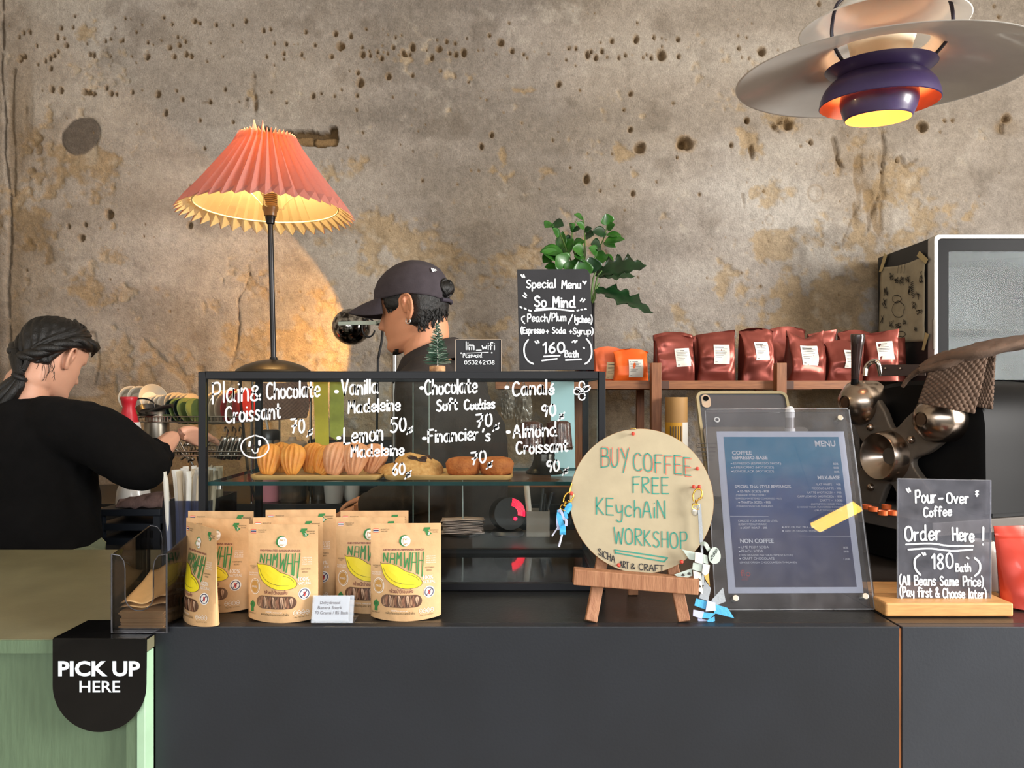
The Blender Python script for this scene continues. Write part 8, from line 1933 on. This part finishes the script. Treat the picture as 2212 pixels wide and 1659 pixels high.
# ================================================================== little fridge
fx0, fx1, fy0, fy1, fz0, fz1 = 1.432, 2.12, 2.52, 2.90, HB + .001, P(0, 512, 2.52).z
t = thing('display_fridge', 'black countertop fridge with glass door, a doodled sheet taped to its side', 'fridge', ((fx0 + fx1) / 2, 2.7, HB))
fb = M('black_fridge_steel', '#17181a', 0.5, bump=.04, bs=300)
m = MB()
for q_ in (((fx0, fy0 + .03, fz0), (fx0 + .03, fy1, fz1)), ((fx1 - .03, fy0 + .03, fz0), (fx1, fy1, fz1)), ((fx0 + .03, fy0 + .03, fz0), (fx1 - .03, fy1, fz0 + .04)), ((fx0 + .03, fy0 + .03, fz1 - .04), (fx1 - .03, fy1, fz1))): m.box(*q_)
m.box((fx0 + .03, fy1 - .02, fz0 + .04), (fx1 - .03, fy1, fz1 - .04)); m.build('cabinet', fb, t, bevel=.003)
m = MB(); m.box((fx0 + .031, fy1 - .025, fz0 + .041), (fx1 - .031, fy1 - .0205, fz1 - .041)); m.build('liner', M('grey_liner', '#5d5c5a', 0.6), t)
m = MB()
for z in (fz0 + .30, fz0 + .58):
    for i in range(14): y = fy0 + .06 + i * .022; m.tube([(fx0 + .032, y, z), (fx1 - .032, y, z)], .002, 5)
m.build('wire_shelves', chrome, t)
pF = Plane((fx0, fy0, fz0), (1, 0, 0), (0, 0, 1)); Wf, Hf = fx1 - fx0, fz1 - fz0 + .006
def ring(a0, b0, a1, b1, r0, c0, d0, c1, d1, r1, y0, y1):
    o_, i_ = rr2(pF, a0, b0, a1, b1, r0, 0), rr2(pF, c0, d0, c1, d1, r1, 0); n = len(o_); m = MB()
    vs = [p + Vector((0, y, 0)) for (L, y) in ((o_, y1), (o_, y0), (i_, y0), (i_, y1)) for p in L]
    fs = [(j * n + k, j * n + (k + 1) % n, ((j + 1) % 4) * n + (k + 1) % n, ((j + 1) % 4) * n + k) for j in range(4) for k in range(n)]
    return m.add(vs, fs)
frame_ = ring(-.002, 0, Wf, Hf, .016, .012, .014, Wf - .012, Hf - .014, .010, -.012, .028).build('door_frame', M('silver_door_trim', '#b9b7b2', 0.35, 0.6), t, bevel=.002)
ring(.012, .014, Wf - .012, Hf - .014, .010, .050, .06, Wf - .05, Hf - .055, .004, -.006, .004).build('door_border', M('satin_black_border', '#0d0d0f', 0.35, spec=0.06), frame_)
MB().box((fx0 + .05, fy0 - .004, fz0 + .06), (fx1 - .05, fy0 + .001, fz1 - .049)).build('door_glass', GLASS('fridge_glass', '#dfe6e8', 0.12, 0.02), frame_)
MB().tube([P(2018, 690, 2.51), P(2018, 722, 2.51), P(2018, 755, 2.51)], .006, 10).build('door_handle', M('grey_handle', '#8b857c', 0.4, 0.6), frame_, smooth=60)
# taped sheet
pS = Plane((fx0 - .001, 2.7, 1.5), (0, -1, 0), (0, 0, 1))
t = thing('doodle_sheet', 'creased paper sheet of ink doodles taped to the side of the fridge', 'drawing', P(1950, 745, 2.65))
corners = [(1898, 745), (1998, 737), (1994, 700), (1999, 560), (1985, 556), (1948, 572), (1904, 578)]
m = MB()
def shf(u, v):
    a = Vector(pS.px(1899, 743)).lerp(Vector(pS.px(1999, 737)), u); b = Vector(pS.px(1904, 577)).lerp(Vector(pS.px(2000, 552)), u)
    p = a.lerp(b, v); return p + Vector((-.003 - .003 * noise.noise(Vector((u * 5, v * 7, 5))), 0, -.012 * math.sin(PI * u) * v ** 4))
m.grid(shf, 20, 30); sheet2_ = m.build('sheet', M('creased_paper', '#a39880', 0.85, var=0.12, vs=18, bump=.3, bs=30), t, smooth=80, solid=.0006)
tp = M('masking_tape', '#b9a678', 0.7)
m = MB()
for q_ in ([(1902, 588), (1909, 586), (1920, 552), (1914, 547)], [(1984, 553), (1990, 542), (2009, 560), (2004, 570)], [(1995, 756), (2000, 757), (2011, 722), (2003, 718)]): MB().poly([pS.px(x, y, .0062) for x, y in q_], pS.n * .0005).build('tape', tp, t)
pS2 = Plane(Vector(pS.o) + Vector((-.0068, 0, 0)), pS.u, pS.v); m = MB(); r = random.Random(12)
def dood(c, rx, ry, n, j, w=.9):
    if n <= 14 and rx > 8: pen(m, pS2, [(c[0] + rx * math.cos(q) * r.uniform(.85, 1.1), c[1] + ry * math.sin(q) * r.uniform(.85, 1.1)) for q in np.linspace(0, 6.4, 12)], .8); return
    for _ in range(2): pen(m, pS2, [(c[0] + rx * math.sqrt(r.random()) * math.cos(6.28 * r.random()), c[1] + ry * math.sqrt(r.random()) * math.sin(6.28 * r.random())) for i in range(max(6, n // 2))], .6)
for c, rx, ry, n, j in (((1926, 598), 6, 12, 18, 1.6), ((1936, 606), 7, 11, 16, 1.7), ((1950, 608), 9, 12, 22, 1.8), ((1962, 604), 6, 10, 18, 1.8), ((1990, 598), 5, 16, 18, 2.2), ((1966, 625), 5, 14, 20, 3.2), ((1914, 630), 5, 14, 16, 1.8), ((1911, 655), 7, 12, 12, 1.5), ((1938, 646), 10, 8, 14, 1.0),
                         ((1941, 668), 13, 18, 14, 1.0), ((1981, 640), 7, 14, 14, 1.2), ((1974, 660), 6, 10, 18, 2.3), ((1986, 675), 8, 8, 16, 1.8), ((1906, 690), 5, 14, 12, 1.7), ((1926, 700), 7, 9, 12, 1.6), ((1940, 704), 8, 8, 14, 1.4), ((1955, 695), 6, 6, 10, 1.6), ((1978, 710), 5, 7, 14, 2.1), ((1947, 722), 9, 6, 14, 1.5)): dood(c, rx, ry, n, j)
for i in range(9): pen(m, pS2, [(1966 + i * .6, 612 + i * 4), (1973 + i * .4, 608 + i * 4)], .8)
for x in (1942, 1949, 1956): pen(m, pS2, [(x, 568), (x - 3, 590)], .7)
m.build('ink_drawing', blkp, sheet2_)

# ================================================================== pendant lamp
hx, hy = 0.672, 1.36
hz = lambda y: ZC - (y - HY) / FPX * hy
t = thing('pendant_lamp', 'large layered metal pendant lamp with violet inner shades, top right', 'pendant lamp', (hx, hy, hz(262)))
pwht = M('satin_white_lacquer', '#d6d2cd', 0.4, 0.0, var=0.03, coat=0.2); pvio = M('violet_lacquer', '#3c2f56', 0.35, var=0.06, coat=0.2); porg = M('salmon_inner_paint', '#ff9468', 0.5, var=0.02); pcrm = M('cream_inner_paint', '#e8d8b8', 0.5)
def shade(nm, prof, mat, th=.0016, inner=None):
    pr = [(q.x, q.y) for q in catmull([(a, b, 0) for a, b in prof], 6)]
    m = MB(); m.lathe(pr, 96, (hx, hy, 0)); k = len(m.f); m.lathe([(a - th, b - th * .6) for a, b in pr], 96, (hx, hy, 0), mi=1 if inner else 0)
    n = 96; a_, b_2 = 0, len(pr) * n
    for (o_) in (0, (len(pr) - 1) * n): m.f += [(o_ + i, o_ + (i + 1) % n, b_2 + o_ + (i + 1) % n, b_2 + o_ + i) for i in range(n)]; m.mi += [0] * n
    return m.build(nm, [mat, inner] if inner else mat, t, smooth=50)
zR = hz(150) - 0.018
shade('main_shade', [(.253, zR), (.225, zR + .009), (.175, zR + .022), (.125, zR + .034), (.095, zR + .044), (.080, zR + .058)], pwht)
shade('upper_shade', [(.142, zR + .088), (.128, zR + .096), (.100, zR + .110), (.078, zR + .124), (.062, zR + .150), (.055, zR + .195)], pwht)
shade('reflector_cone', [(.050, zR + .018), (.050, zR + .035), (.052, zR + .052), (.057, zR + .070)], pcrm)
shade('violet_collar', [(.094, hz(150)), (.088, hz(156)), (.076, hz(166)), (.068, hz(172))], pvio)
shade('violet_bell', [(.102, hz(226)), (.099, hz(208)), (.092, hz(190)), (.079, hz(174)), (.064, hz(164))], pvio, inner=porg)
shade('inner_ring', [(.057, hz(256)), (.063, hz(238)), (.066, hz(220)), (.065, hz(206))], pvio, inner=M('honey_inner_paint', '#e0984c', 0.5))
MB().lathe([(0, hz(175)), (.018, hz(165)), (.020, hz(175)), (.016, hz(184)), (0, hz(186))], 28, (hx, hy, 0)).build('socket', pcrm, t, smooth=50)
MB().ball((hx, hy, hz(200)), .020, 20).build('bulb', M('lit_pendant_bulb', '#fff0d0', 0.3, emit='#ffb95a', es=3.0), t, smooth=180)
for a in (R(200), R(320), R(80)):
    c, s = math.cos(a), math.sin(a)
    MB().tube([(hx + .070 * c, hy + .070 * s, hz(166)), (hx + .094 * c, hy + .094 * s, hz(140)), (hx + .108 * c, hy + .108 * s, zR + .045), (hx + .114 * c, hy + .114 * s, zR + .070), (hx + .106 * c, hy + .106 * s, zR + .110), (hx + .084 * c, hy + .084 * s, zR + .132)], .0032, 8, smooth=5).build('strut', M('violet_black_metal', '#1e1626', 0.35), t, smooth=60)
MB().lathe([(0.055, zR + .19), (.045, zR + .215), (.02, zR + .235), (0.006, zR + .25), (0, zR + .25)], 48, (hx, hy, 0)).build('canopy_cap', pvio, t, smooth=50)
MB().cyl((hx, hy, zR + .245), (hx, hy, 3.299), .0035, n=10).build('cord', M('black_rubber'), t)
d = bpy.data.lights.new('pendant_glow', 'POINT'); d.energy = 1.3; d.color = (1.0, 0.64, 0.36); d.shadow_soft_size = .025
lo = bpy.data.objects.new('pendant_glow', d); lo.location = Vector((0, 0, hz(222) - hz(262))); COL.objects.link(lo); lo.parent = t

t.rotation_euler = (R(4.8), 0, 0)
